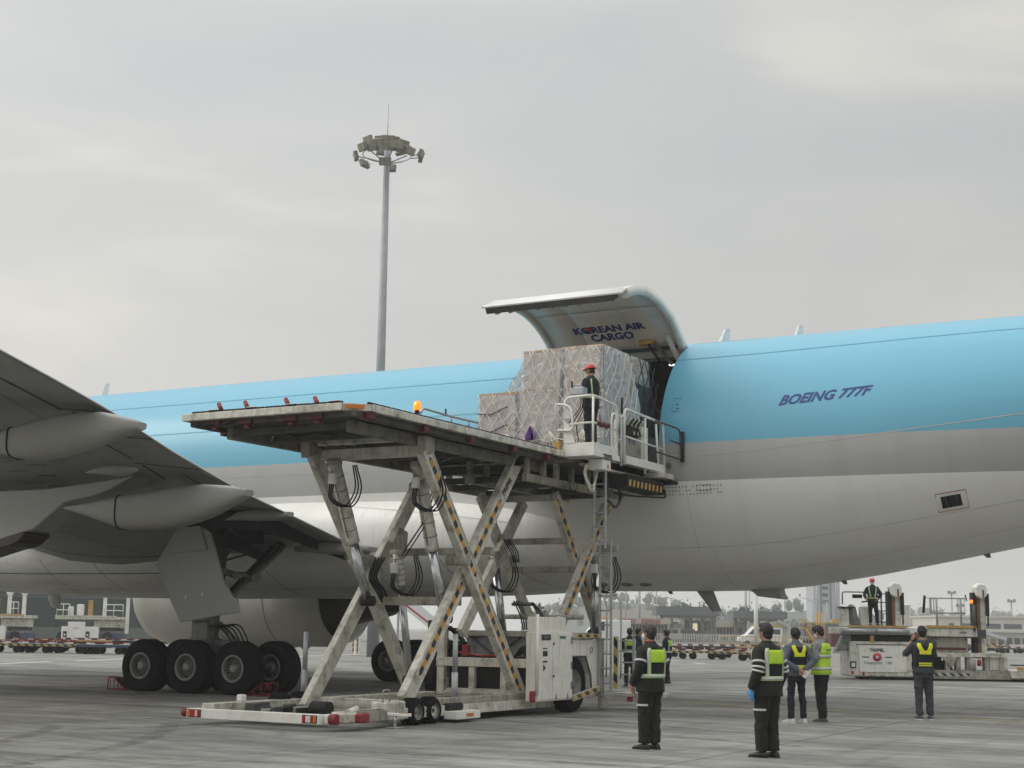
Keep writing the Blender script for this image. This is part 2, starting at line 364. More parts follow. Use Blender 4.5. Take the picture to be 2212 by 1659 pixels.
# apron: one great sheet with a recessed bed where the near slabs lie one by one
SX0, SX1, SY0, SY1, SS = -42.5, 12.5, 2.5, 62.5, 5.0
far = 2600
me = MB()
G = -0.001
me.add([(-far, -far, G), (SX0, -far, G), (SX0, far, G), (-far, far, G)], [(0, 1, 2, 3)])
me.add([(SX1, -far, G), (far, -far, G), (far, far, G), (SX1, far, G)], [(0, 1, 2, 3)])
me.add([(SX0, -far, G), (SX1, -far, G), (SX1, SY0, G), (SX0, SY0, G)], [(0, 1, 2, 3)])
me.add([(SX0, SY1, G), (SX1, SY1, G), (SX1, far, G), (SX0, far, G)], [(0, 1, 2, 3)])
apron = me.build('apron', 'concrete'); tag(apron, 'grey stained concrete apron under the aircraft and loaders', kind='structure')
bed = MB().add([(SX0-.1, SY0-.1, -0.02), (SX1+.1, SY0-.1, -0.02), (SX1+.1, SY1+.1, -0.02), (SX0-.1, SY1+.1, -0.02)], [(0, 1, 2, 3)]).build('joint_sealant', 'joint', apron)
hs = SS/2-0.018
sl = MB().add([(-hs, -hs, -0.03), (hs, -hs, -0.03), (hs, hs, -0.03), (-hs, hs, -0.03), (-hs, -hs, -0.006), (hs, -hs, -0.006), (hs, hs, -0.006), (-hs, hs, -0.006),
               (-hs+.008, -hs+.008, 0), (hs-.008, -hs+.008, 0), (hs-.008, hs-.008, 0), (-hs+.008, hs-.008, 0)],
              [(3, 2, 1, 0), (8, 9, 10, 11)]+[(k, (k+1) % 4, 4+(k+1) % 4, 4+k) for k in range(4)]+[(4+k, 4+(k+1) % 4, 8+(k+1) % 4, 8+k) for k in range(4)])
s0 = sl.build('concrete_slab', 'concrete_slab', apron)
first = True
for i in range(int((SX1-SX0)/SS)):
    for j in range(int((SY1-SY0)/SS)):
        o = s0 if first else s0.copy()
        if not first: C.objects.link(o)
        first = False
        o.location = (SX0+SS*(i+.5), SY0+SS*(j+.5), random.uniform(-0.001, 0.001))
# painted markings
def mark(name, pts, w, m, label):
    b = MB(); pts = [V(p) for p in pts]
    for a, c in zip(pts, pts[1:]):
        d = (c-a).normalized(); s = V((-d.y, d.x, 0))*w/2
        b.add([a-s, c-s, c+s, a+s], [(0, 1, 2, 3)])
    for i, v in enumerate(b.v): b.v[i] = (v[0], v[1], 0.005)
    return tag(b.build(name, m), label, kind='structure')
mark('yellow_line', [(-34, 38.6, 0), (-13.06, 32.93, 0), (-5.56, 30.63, 0), (8, 26.5, 0)], 0.13, 'yellow_paint', 'thin worn yellow guide line painted across the apron')
for a, b_ in (((0, 1434), (110, 1429)), ((165, 1428), (330, 1421)), ((395, 1427), (480, 1425)), ((560, 1421), (800, 1413))):
    p, q = U(*a, z=0), U(*b_, z=0); mark('white_line', [p, q], 0.35, 'white_paint', 'white stroke painted on the apron towards the far dollies')
p, q = U(0, 1454, z=0), U(480, 1466, z=0); mark('white_line', [p, q], 0.14, 'white_paint', 'long thin white line painted behind the main wheels')
for px, py in ((1510, 1433), (1672, 1438)):
    p = U(px, py, z=0); mark('white_dash', [p+V((-.55, .5, 0)), p+V((.55, -.5, 0))], 0.5, 'white_paint', 'short white dash painted on the open apron')

# tyre marks scrubbed into the concrete by turning loaders
def marks_mat():
    m = bpy.data.materials.new('tyre_mark'); m.use_nodes = True; MATS['tyre_mark'] = m; n = m.node_tree.nodes; l = m.node_tree.links; b = n['Principled BSDF']
    b.inputs['Base Color'].default_value = (.035, .034, .032, 1); b.inputs['Roughness'].default_value = .85
    g = n.new('ShaderNodeNewGeometry'); z = n.new('ShaderNodeTexNoise'); z.inputs['Scale'].default_value = 2.2; z.inputs['Detail'].default_value = 8; z.inputs['Roughness'].default_value = .7; l.new(g.outputs['Position'], z.inputs['Vector'])
    r = n.new('ShaderNodeMapRange'); l.new(z.outputs[0], r.inputs[0]); r.inputs[1].default_value = .38; r.inputs[2].default_value = .72; r.inputs[3].default_value = 0.0; r.inputs[4].default_value = .42; l.new(r.outputs[0], b.inputs['Alpha'])
marks_mat()
tm = MB(); random.seed(21)
for (cx, cy, r_, a0, a1, w_) in ((-30, 8, 17, -.1, .75, .3), (-30, 8, 15.2, -.1, .7, .28), (-27, 3, 15, .3, 1.1, .25), (-27, 3, 13.2, .35, 1.2, .25), (-8, -2, 17, .9, 1.9, .3), (-8, -2, 19, .95, 1.8, .3), (-2, 45, 24, 3.4, 4.5, .3), (-2, 45, 22.2, 3.4, 4.4, .3), (-19, 2, 12, .2, 1.4, .22), (4, 12, 22, 1.8, 2.9, .3), (4, 12, 23.9, 1.8, 2.8, .3)):
    P = []
    for k in range(31):
        a = lerp(a0, a1, k/30); c_, s_ = math.cos(a), math.sin(a); P.append([V((cx+(r_-w_/2)*c_, cy+(r_-w_/2)*s_, .0042+.0002*len(tm.f)/30)), V((cx+(r_+w_/2)*c_, cy+(r_+w_/2)*s_, .0042+.0002*len(tm.f)/30))])
    tm.loft(P, closed=False, smooth=False)
tag(tm.build('tyre_marks', 'tyre_mark', apron, recalc=False), kind='stuff')
random.seed(7)
# ================================================================== aircraft
AY, AZ, AR, XG = 34.3987, 5.7463, 3.1, -24.68
DX0, DX1, DA0, DA1, DPH = -17.32, -13.6, -10.0, 66.5, 71.0
ac = thing('cargo_aircraft', 'pale blue and white wide-body cargo jet with its main deck door raised', 'aircraft', (-24.7, AY, 0))
def livery():
    m = bpy.data.materials.new('livery'); m.use_nodes = True; MATS['livery'] = m
    n = m.node_tree.nodes; l = m.node_tree.links; b = n['Principled BSDF']
    g = n.new('ShaderNodeNewGeometry'); s = n.new('ShaderNodeSeparateXYZ'); l.new(g.outputs['Position'], s.inputs[0])
    def gt(v):
        q = n.new('ShaderNodeMath'); q.operation = 'GREATER_THAN'; l.new(s.outputs['Z'], q.inputs[0]); q.inputs[1].default_value = v; return q.outputs[0]
    def mix(f, a, c):
        q = n.new('ShaderNodeMix'); q.data_type = 'RGBA'; l.new(f, q.inputs[0])
        for k, v in ((6, a), (7, c)):
            if isinstance(v, tuple): q.inputs[k].default_value = v+(1,)
            else: l.new(v, q.inputs[k])
        return q.outputs[2]
    mp_ = n.new('ShaderNodeMapping'); mp_.inputs['Scale'].default_value = (0.25, 1, 1.0); l.new(g.outputs['Position'], mp_.inputs[0])
    z = n.new('ShaderNodeTexNoise'); z.inputs['Scale'].default_value = 1.6; z.inputs['Detail'].default_value = 8; z.inputs['Roughness'].default_value = 0.65; l.new(mp_.outputs[0], z.inputs['Vector'])
    mr_ = n.new('ShaderNodeMapRange'); l.new(z.outputs[0], mr_.inputs[0]); mr_.inputs[1].default_value = 0.42; mr_.inputs[2].default_value = 0.8; mr_.inputs[4].default_value = 0.35
    mp2 = n.new('ShaderNodeMapping'); mp2.inputs['Scale'].default_value = (1.6, 0.2, 0.15); l.new(g.outputs['Position'], mp2.inputs[0])
    z2 = n.new('ShaderNodeTexNoise'); z2.inputs['Scale'].default_value = 1.3; z2.inputs['Detail'].default_value = 5; l.new(mp2.outputs[0], z2.inputs['Vector'])
    m2 = n.new('ShaderNodeMapRange'); l.new(z2.outputs[0], m2.inputs[0]); m2.inputs[1].default_value = 0.5; m2.inputs[2].default_value = 0.78; m2.inputs[4].default_value = 0.28
    low = mix(mr_.outputs[0], (0.87, 0.87, 0.845), (0.70, 0.68, 0.635))
    low = mix(m2.outputs[0], low, (0.66, 0.64, 0.595))
    band = mix(m2.outputs[0], (0.42, 0.425, 0.415), (0.30, 0.29, 0.27))
    blue = mix(mr_.outputs[0], (0.135, 0.415, 0.575), (0.13, 0.395, 0.54))
    c = mix(gt(5.07), low, band); c = mix(gt(5.95), c, blue)
    l.new(c, b.inputs['Base Color']); b.inputs['Roughness'].default_value = 0.38; b.inputs['Coat Weight'].default_value = 0.12; b.inputs['Coat Roughness'].default_value = 0.2
livery()
mat('wing_grey', (0.30, 0.302, 0.29), 0.5, var=0.07, vs=0.6, dirt=(0.14, 0.135, 0.12), ds=0.7, da=0.5, stretch=(0.35, 1, 1))
mat('fairing_grey', (0.315, 0.315, 0.30), 0.45, var=0.06, vs=0.7, dirt=(0.22, 0.21, 0.18), ds=0.9, da=0.5, stretch=(0.4, 1, 1))
mat('belly_white', (0.86, 0.855, 0.825), 0.42, var=0.05, vs=0.5, dirt=(0.33, 0.31, 0.26), ds=0.8, da=0.5, stretch=(0.4, 1, 1), streak=0.2)
mat('nacelle', (0.66, 0.645, 0.585), 0.4, var=0.05, vs=0.6, dirt=(0.34, 0.31, 0.25), ds=0.8, da=0.4)
mat('seam', (0.12, 0.13, 0.135), 0.7, var=0.2)
mat('seam_light', (0.62, 0.62, 0.60), 0.7, var=0.2)
mat('seam_grey', (0.50, 0.495, 0.48), .7, var=.1)
mat('seam_blue', (0.12, 0.34, 0.46), 0.6, var=0.1)
mat('silver_edge', (0.72, 0.73, 0.73), 0.35, 0.1, var=0.08)
mat('liner', (0.74, 0.73, 0.68), 0.6, var=0.06, vs=1.5, dirt=(0.33, 0.31, 0.27), ds=1.5, da=0.4)
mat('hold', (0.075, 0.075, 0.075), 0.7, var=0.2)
mat('exhaust', (0.055, 0.045, 0.04), 0.45, 0.5, var=0.25, vs=3)
FUS = [(-57.2, 4.9, 5.5, .15), (-56.5, 4.2, 6.1, .9), (-55, 3.55, 7.0, 1.8), (-52, 2.95, 8.35, 2.65), (-49, 2.7, 8.8, 3.02), (-46.5, 2.646, 8.846, 3.1), (-13, 2.646, 8.846, 3.1),
       (-12, 2.68, 8.846, 3.1), (-11, 2.77, 8.846, 3.1), (-9.35, 3.03, 8.846, 3.09), (-8.2, 3.24, 8.846, 3.06), (-7.2, 3.43, 8.846, 3.0), (-6.1, 3.64, 8.84, 2.93), (-3, 4.3, 8.78, 2.6), (1, 5.2, 8.6, 2.0), (5, 6.15, 8.2, 1.1), (8, 6.95, 7.7, .35)]
def fsec(x):
    zb, zt, w_ = interp(x, FUS); return zb, zt, w_
def fpt(x, a, off=0.0):
    """point on the skin at station x, angle a (deg, 0 = near side, 90 = crown)"""
    zb, zt, w_ = fsec(x); zc, hh = (zb+zt)/2, (zt-zb)/2; A = rad(a)
    return V((x, AY-(w_+off)*math.cos(A), zc+(hh+off)*math.sin(A)))
xs = sorted(set([-57.2, -56.9, -56.5, -55.8, -55, -54, -53, -52, -50.5, -49, -47.7]+[-46.5+2*i for i in range(15)]+[DX0, DX1, -12.5, -12, -11.5, -11, -10.5, -10, -9.35, -8.8, -8.2, -7.7, -7.2, -6.6, -6.1, -5, -4, -3, -1, 1, 3, 5, 6.5, 8]))
ans = sorted(set([-180+4*i for i in range(90)]+[DA0, DA1]))
b = MB(); n = len(ans)
for x in xs: b.v += [tuple(fpt(x, a)) for a in ans]
for i in range(len(xs)-1):
    for k in range(n):
        a = ans[k]
        if DX0-.01 <= xs[i] < DX1-.01 and DA0-.01 <= a < DA1-.01: continue
        b.sm.add(len(b.f)); b.f.append((i*n+k, i*n+(k+1) % n, (i+1)*n+(k+1) % n, (i+1)*n+k))
b.f.append(tuple(range(n))); b.f.append(tuple((len(xs)-1)*n+k for k in range(n)))
fus = b.build('fuselage', 'livery', ac)
# hold behind the door
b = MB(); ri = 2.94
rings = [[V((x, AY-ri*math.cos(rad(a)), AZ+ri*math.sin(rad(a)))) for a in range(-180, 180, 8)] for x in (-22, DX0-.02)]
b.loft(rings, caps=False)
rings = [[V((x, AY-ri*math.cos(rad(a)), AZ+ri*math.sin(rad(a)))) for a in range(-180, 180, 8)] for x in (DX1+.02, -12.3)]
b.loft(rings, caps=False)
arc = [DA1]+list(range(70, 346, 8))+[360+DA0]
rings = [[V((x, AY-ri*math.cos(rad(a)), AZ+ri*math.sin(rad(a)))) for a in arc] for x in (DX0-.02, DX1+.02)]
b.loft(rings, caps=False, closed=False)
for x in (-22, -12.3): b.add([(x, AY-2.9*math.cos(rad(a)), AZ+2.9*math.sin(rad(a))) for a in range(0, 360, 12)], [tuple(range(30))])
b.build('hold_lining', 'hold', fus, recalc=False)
MB().bx(-21.9, -12.4, AY-2.8, AY+2.8, 5.05, 5.19).build('hold_floor', 'steel', fus)
# door surround
b = MB()
for x in (DX0, DX1):
    s = 0.05 if x == DX0 else -0.05
    rings = []
    for a in [DA0+(DA1-DA0)*k/20 for k in range(21)]:
        rings.append([fpt(x, a, -.01), fpt(x-s*1.2, a, -.012), fpt(x-s*1.2, a, -.17), fpt(x, a, -.17)])
    b.loft(rings, smooth=False)
for a, d in ((DA0, -1), (DA1, 1)):
    b.loft([[fpt(x, a, -.012), fpt(x, a+d*1.5, -.014), fpt(x, a+d*3.5, -.3), fpt(x, a, -.3)] for x in (DX0, DX1)], smooth=False)
b.build('door_surround', 'fairing_grey', fus)
HL = mat('hold_lamp', (0.9, 0.9, 0.85), 0.3, emit=(1, 0.97, 0.9, 1.5))
MB().sphere(U(1451, 788, y=33.6), (.08, .05, .03), 12, 6).build("hold_ceiling_lamp", HL, fus)
# panel seams on the skin
def ribbon(pts, nrm, w=0.022, off=0.004):
    b = MB(); k = len(pts); L_, R_ = [], []
    for i in range(k):
        t = (pts[min(i+1, k-1)]-pts[max(i-1, 0)]).normalized(); s = t.cross(nrm[i]).normalized()*w/2; L_.append(pts[i]+nrm[i]*off-s); R_.append(pts[i]+nrm[i]*off+s)
    b.loft([[l_, r_] for l_, r_ in zip(L_, R_)], closed=False); return b
def fn(a): return V((0, -math.cos(rad(a)), math.sin(rad(a))))
def lap(a, x0, x1, m='seam_blue', w=0.03):
    st = [x for x in xs if x0 < x < x1]; X = [x0]+st+[x1]
    ribbon([fpt(x, a) for x in X], [fn(a)]*len(X), w).build('panel_seam', m, fus)
def hoop(x, a0, a1, m='seam', w=0.02):
    A = [a0+(a1-a0)*k/16 for k in range(17)]; ribbon([fpt(x, a) for a in A], [fn(a) for a in A], w).build('panel_seam', m, fus)
lap(46, -57+10, DX0, w=.035); lap(24, -46, DX0, w=.03); lap(50, DX1, -3, w=.035); lap(74, DX1, -11.9, 'seam_blue', .03); hoop(-11.9, 74, 90, 'seam_blue', .03)
lap(-1.5, -46, -17.6, 'seam_grey', .022); lap(-1.5, DX1+.05, -3, 'seam_grey', .02); lap(-44, DX1-.5, -3, 'seam_light', .016); lap(-62, -18, -3, 'seam_light', .015)
hoop(-12.95, -13, -45, 'seam_light', .012); hoop(-12.6, -45, -85, 'seam_light', .012); hoop(-8.9, 70, 88, 'seam_blue', .02)
# rivet rows below the door sill
b = MB()
for row, a in enumerate((-15, -16.6, -18.2)):
    for k in range(62):
        x = -17.3+k*.085
        if (k*7+row*3) % 11 < 2: continue
        q = fpt(x, a); b.prism([q+fn(a)*.002+V((dx, 0, 0))+V((0, math.sin(rad(a)), math.cos(rad(a))))*dz for dx, dz in ((-.014, -.014), (.014, -.014), (.014, .014), (-.014, .014))], fn(a)*.004)
tag(b.build('rivet_rows', 'ink_grey', fus), kind='stuff')
# placard panels and vents next to the door
def patch(name, x0, x1, a0, a1, m, off=0.006, frame=None):
    A = [a0+(a1-a0)*k/6 for k in range(7)]; b = MB()
    b.loft([[fpt(x0, a, off), fpt(x1, a, off)] for a in A], closed=False)
    o = b.build(name, m, fus, recalc=False)
    return o
def frame(name, x0, x1, a0, a1, m, w=.02):
    pts = [(x0, a0), (x1, a0), (x1, a1), (x0, a1), (x0, a0)]; b = MB()
    b.tube([fpt(x, a, .004) for x, a in pts[:-1]], w/2, 5, closed=True); return b.build(name, m, fus)
frame('door_handle_frame', -13.33, -13.12, 18.5, 25, 'seam_blue', .018)
MB().sphere(fpt(-13.22, 22, .0), (.05, .02, .03), 10, 6).build('door_handle', 'seam_blue', fus)
MB().sphere(fpt(-13.2, 20, .0), (.05, .02, .03), 10, 6).build('door_handle', 'seam_blue', fus)
MB().lathe([(0, .07), (.012, .075), (.014, .04), (.004, .03), (.004, 0)], fpt(-13.35, -5.5), fn(-5.5), 16).build('vent_port', 'ink_grey', fus)
frame('access_panel', -12.7, -12.35, -17, -14.5, 'ink_grey', .012)
# lower side window hatch with red outline
patch('outlet_panel', -7.42, -6.78, -42.6, -33.0, 'belly_white', .004)
frame('outlet_outline', -7.42, -6.78, -42.6, -33.0, 'red', .018)
patch('outlet_opening', -7.32, -6.90, -40.8, -34.6, 'blackhole', .009)
for x in (-7.22, -7.0): MB().tube([fpt(x, -40.6, .012), fpt(x, -34.8, .012)], .014, 6).build('outlet_bar', 'gear_dark', fus)
# title on the rear fuselage
def wrapf(xc, ac_):
    return lambda tx, ty, tz: fpt(xc+tx, ac_+math.degrees(ty/AR), 0.004+tz)
text('title', 'BOEING 777F', 0.34, (0, 0, 0), (1, 0, 0), (0, 0, 1), 'ink_blue', fus, shear=0.42, bold=0.011, sx=1.02, wrap=wrapf(-9.72, 17.0))
# blade antennas, drain masts and beacon
def blade(x, top, h_, c_, sweep, m, name='blade_antenna', ay=AY):
    s = 1 if top else -1; z0 = (fsec(x)[1]-.03) if top else (fsec(x)[0]+.03); rings = []
    for t in (0, .5, 1):
        cc = lerp(c_, c_*.55, t); xo = x+sweep*t; zz = z0+s*h_*t
        rings.append([V((xo, ay, zz)), V((xo+cc*.35, ay-.035, zz)), V((xo+cc, ay, zz)), V((xo+cc*.35, ay+.035, zz))])
    return MB().loft(rings, smooth=False).build(name, m, fus)
blade(-34.6, True, .46, .42, .25, 'silver_edge'); blade(-13.35, True, .40, .34, .2, 'silver_edge'); blade(-11.35, True, .32, .26, .14, 'silver_edge')
blade(-13.95, False, .52, .46, .42, 'fairing_grey'); blade(-14.75, False, .1, .16, .1, 'gear_grey'); blade(-10.3, False, .1, .16, .1, 'gear_grey'); blade(-7.0, False, .1, .18, .1, 'gear_grey')
b = MB(); zz = 2.72
b.prism([(-12.55, AY-.28, zz+.05), (-11.75, AY-.28, zz+.1), (-11.7, AY-.28, zz-.12), (-11.62, AY-.28, zz-.27), (-12.25, AY-.28, zz-.2)], (0, .5, 0)); b.build('belly_scoop', 'fairing_grey', fus, bevel=.03)
for x in (-16.1, -15.4, -14.9): MB().sphere((x, AY-.9, 2.79), (.18, .13, .05), 10, 6).build('drain_port', 'gear_grey', fus)
for x in (-16.35, -16.15): MB().prism([(x, AY-.9, 2.8), (x+.12, AY-.9, 2.8), (x+.1, AY-.9, 2.6)], (0, .02, 0)).build('drain_mast', 'gear_dark', fus)
# tail surfaces (mostly beyond the frame)
b = MB(); rings = []
for t, x0, x1, z in ((0, -6.6, 4.4, 8.6), (.1, -4.0, 4.6, 9.6), (1, 4.0, 9.5, 18.2)):
    rings.append([V((x0, AY, z)), V((lerp(x0, x1, .3), AY-.42*(1-.6*t), z)), V((x1, AY, z)), V((lerp(x0, x1, .3), AY+.42*(1-.6*t), z))])
b.loft(rings, smooth=False).build('tail_fin', 'livery', ac, bevel=.03)
for s in (-1, 1):
    b = MB(); rings = []
    for t in (0, 1):
        y = AY+s*lerp(1.2, 10.7, t); x0 = lerp(-.5, 6.8, t); x1 = lerp(6.0, 9.0, t); z = lerp(7.0, 8.0, t); th = lerp(.55, .16, t)
        rings.append([V((x0, y, z)), V((lerp(x0, x1, .35), y, z+th/2)), V((x1, y, z)), V((lerp(x0, x1, .35), y, z-th/2))])
    b.loft(rings, smooth=False).build('tailplane', 'wing_grey', ac, bevel=.02)

# ---- raised cargo door
def dpt(a, x, r=AR, a0=DA1, ph=DPH):
    A = rad(a); H = rad(a0); vy = -r*math.cos(A)+AR*math.cos(H); vz = r*math.sin(A)-AR*math.sin(H); f = rad(ph)
    return V((x, AY-AR*math.cos(H)+vy*math.cos(f)+vz*math.sin(f), AZ+AR*math.sin(H)-vy*math.sin(f)+vz*math.cos(f)))
def dshell(x0, x1, a0, a1, ro, ri_, k=24):
    A = [a0+(a1-a0)*i/k for i in range(k+1)]
    return MB().loft([[dpt(a, x0, ro), dpt(a, x1, ro), dpt(a, x1, ri_), dpt(a, x0, ri_)] for a in A])
door = dshell(DX0+.04, DX1-.04, -11.5, 3.4, AR, AR-.035).build('cargo_door', 'silver_edge', ac, flat=False)
dshell(DX0+.04, DX1-.04, 3.4, DA1, AR, AR-.035).build('door_skin', MATS['blue_skin'] if 'blue_skin' in MATS else mat('blue_skin', (0.135, 0.415, 0.575), 0.4, var=.05), door)
# inner liner panels, three along the door and two across, with seams between them
for (x0, x1) in ((DX0+.16, -16.2), (-16.185, -14.9), (-14.885, DX1-.2)):
    for (a0, a1) in ((4, 34.6), (35, 63.5)):
        dshell(x0, x1, a0, a1, AR-.115, AR-.135, 10).build('liner_panel', 'liner', door)
for x0, x1 in ((DX0+.03, DX0+.14), (DX1-.17, DX1-.03)):
    dshell(x0, x1, -6, DA1, AR+.004, AR-.22).build('door_rim', 'white_clean', door)
dshell(DX0+.16, DX1-.2, 2.2, 64.5, AR-.04, AR-.112, 12).build('door_frame', 'gear_grey', door)
dshell(DX0+.1, DX1-.3, -10.5, -4.5, AR-.04, AR-.2, 4).build('latch_beam', 'gear_dark', door)
for k in range(9):
    x = DX0+.3+k*.36
    b = MB(); b.loft([[dpt(a, x, AR-.1), dpt(a, x+.08, AR-.1), dpt(a, x+.08, AR-.25), dpt(a, x, AR-.25)] for a in (-9.5, -5.5)], smooth=False); b.build('latch', 'steel', door)
b = MB(); b.loft([[dpt(a, -15.75, AR-.1), dpt(a, -15.4, AR-.1), dpt(a, -15.4, AR-.2), dpt(a, -15.75, AR-.2)] for a in (3, 9)], smooth=False); b.build('warning_handle', 'ochre', door)
def wrapd(xc, a_): return lambda tx, ty, tz: dpt(a_-math.degrees(ty/AR), xc+tx, AR-.139-tz)
text('airline_title', 'KOREAN AIR', 0.33, (0, 0, 0), (1, 0, 0), (0, 0, 1), 'ink_blue', door, bold=0.014, sx=1.0, wrap=wrapd(-15.42, 51.2))
text('airline_title', 'CARGO', 0.33, (0, 0, 0), (1, 0, 0), (0, 0, 1), 'ink_blue', door, bold=0.014, sx=1.0, wrap=wrapd(-15.42, 56.8))
# round two-tone mark over the letter O
def disc_arc(pts, m):
    w_ = wrapd(-15.42, 51.2); b = MB(); b.add([w_(x, y, .004) for x, y in pts], [tuple(range(len(pts)))]); b.build('round_mark', m, door, recalc=False)
ox, oy, orr = -0.545, 0.115, 0.135
S = [(ox-orr/2+orr/2*math.cos(t), oy-orr/2*math.sin(t)*-1) for t in [PI*k/8 for k in range(8, -1, -1)]]
wave = [(ox-orr+orr*2*k/16, oy+orr*.42*math.sin(2*PI*k/16)) for k in range(17)]
disc_arc([(ox+orr*math.cos(PI*k/16), oy+orr*math.sin(PI*k/16)) for k in range(17)]+wave[1:-1], 'ink_red')
disc_arc([(ox+orr*math.cos(PI+PI*k/16), oy+orr*math.sin(PI+PI*k/16)) for k in range(17)]+[(x, y-.022) for x, y in wave[::-1][1:-1]], 'ink_blue')
# hinge gear and hydraulic arm
b = MB(); b.beam(dpt(60, -14.35, AR-.2), fpt(-14.0, 62, -.35), .07, .1); b.build('door_actuator', 'steel', door)
MB().box(dpt(59.5, -14.55, AR-.2), (.42, .16, .12)).build('hinge_box', 'ochre', door, bevel=.02)
MB().tube(catmull([dpt(59.5, -14.5, AR-.25), dpt(62, -14.3, AR-.5), fpt(-14.1, 60, -.5), fpt(-13.8, 58, -.3)], 6), .035, 8).build('door_hose', 'dark', door)
MB().beam(dpt(56, -13.95, AR-.2), fpt(-13.85, 63, -.25), .1, .12).build('hinge_arm', 'white_clean', door, bevel=.01)
b = MB(); b.beam(fpt(DX0, DA1-2.2, -.12), fpt(DX1, DA1-2.2, -.12), .14, .16, (0, 1, 0)); b.build('hinge_beam', 'fairing_grey', door)
# ---- wing to body fairing
FAIR = [(-40.5, 2.2, 2.95, .7), (-39, 2.7, 2.72, .9), (-37, 3.05, 2.56, 1.1), (-34, 3.3, 2.45, 1.3), (-30, 3.42, 2.42, 1.45), (-24, 3.44, 2.45, 1.45), (-21, 3.40, 2.50, 1.4), (-19, 3.3, 2.55, 1.3), (-17.6, 3.12, 2.62, 1.1), (-16.4, 2.8, 2.72, .8), (-15.8, 2.4, 2.8, .5)]
def fairpt(x, a):
    w_, zb, hu = interp(x, FAIR); ca, sa = math.cos(a), math.sin(a); e_ = 2/2.5
    y = AY-w_*math.copysign(abs(ca)**e_, ca); zc = 4.0
    return V((x, y, zc+(hu if sa > 0 else zc-zb)*math.copysign(abs(sa)**e_, sa)))
b = MB(); fx = [-40.5+.65*i for i in range(39)]
b.loft([[fairpt(x, 2*PI*k/64) for k in range(64)] for x in fx])
fair = b.build('body_fairing', 'belly_white', ac)
def fseam(pts, m='seam', w=.022):
    P = [fairpt(x, a) for x, a in pts]
    N_ = [((fairpt(x+.05, a)-fairpt(x-.05, a)).cross(fairpt(x, a+.02)-fairpt(x, a-.02))).normalized() for x, a in pts]
    N_ = [q if q.dot(p-V((p.x, AY, 4))) > 0 else -q for q, p in zip(N_, P)]
    ribbon(P, N_, w, .006).build('panel_seam', m, fair)
for x in (-36, -33.3, -31.2, -28.4, -25.2, -21.8, -19.6):
    fseam([(x+.25*math.sin(k/4), -.25-k*.085) for k in range(16)], 'ink_grey', .018)
fseam([(-38+.5*k, -.55-.0*k) for k in range(26)], 'seam', .035)
fseam([(-39+.5*k, -1.0) for k in range(40)], 'ink_grey', .015)
fseam([(-23+.3*k, .5-.02*k) for k in range(20)], 'seam_light', .02)
fseam([(-18.8+.1*k, .95-.13*k) for k in range(20)], 'ink_grey', .018)
MB().sphere(U(155, 1308-33, y=33.2), (.17, .1, .05), 12, 6).build('drain_port', 'blackhole', fair)
p = U(117, 1295, y=33.6); MB().lathe([(0, .20), (.1, .2), (.32, .15), (.42, .06), (.43, 0)], p+V((0, 0, .14)), (.25, 0, -1), 14).build('beacon_fairing', 'belly_white', fair)

# ---- wings
TE = [(740, 1168, -21.5), (520, 1062, -21.3), (370, 975, -20.9), (232, 885, -20.2), (120, 822, -19.6), (0, 757, -18.9)]
tet = [U(a, c, x=x) for a, c, x in TE]
tet = [V((-21.5, 32.4, 3.2))]+tet
d = (tet[-1]-tet[-3])/(tet[-3].y-tet[-1].y)
for yy in (11.0, 5.0): tet.append(tet[6]+d*(tet[6].y-yy))
TET = sorted([(p.y, p.x, p.z) for p in tet])
LO = [(0, 0), (.1, .012), (.2, .024), (.35, .034), (.5, .028), (.65, .018), (.8, .018), (.9, .03), (.96, .045), (1, .07)]
UP = [(0, .004), (.1, .035), (.2, .065), (.35, .1), (.5, .128), (.65, .142), (.8, .135), (.9, .115), (.96, .095), (1, .06)]
def wpt(y, f, lower=True, off=0.0, mir=False):
    x, z = interp(y, TET); c_ = (x+35.0-(31.6-y)*.66)
    h_ = interp(f, LO if lower else UP)[0]
    root = max(0, (y-28)/4.2)          # the root section hangs lower towards the front
    p = V((x-f*c_, y, z+h_*c_-root*.045*c_*4*f*(1-f)*(1 if lower else .3)-off))
    if mir: p.y = 2*AY-p.y
    return p
def inbay(p):
    return -24.55 < p.x < -22.6+(31-p.y)*.05 and 27.9 < p.y < 31.2
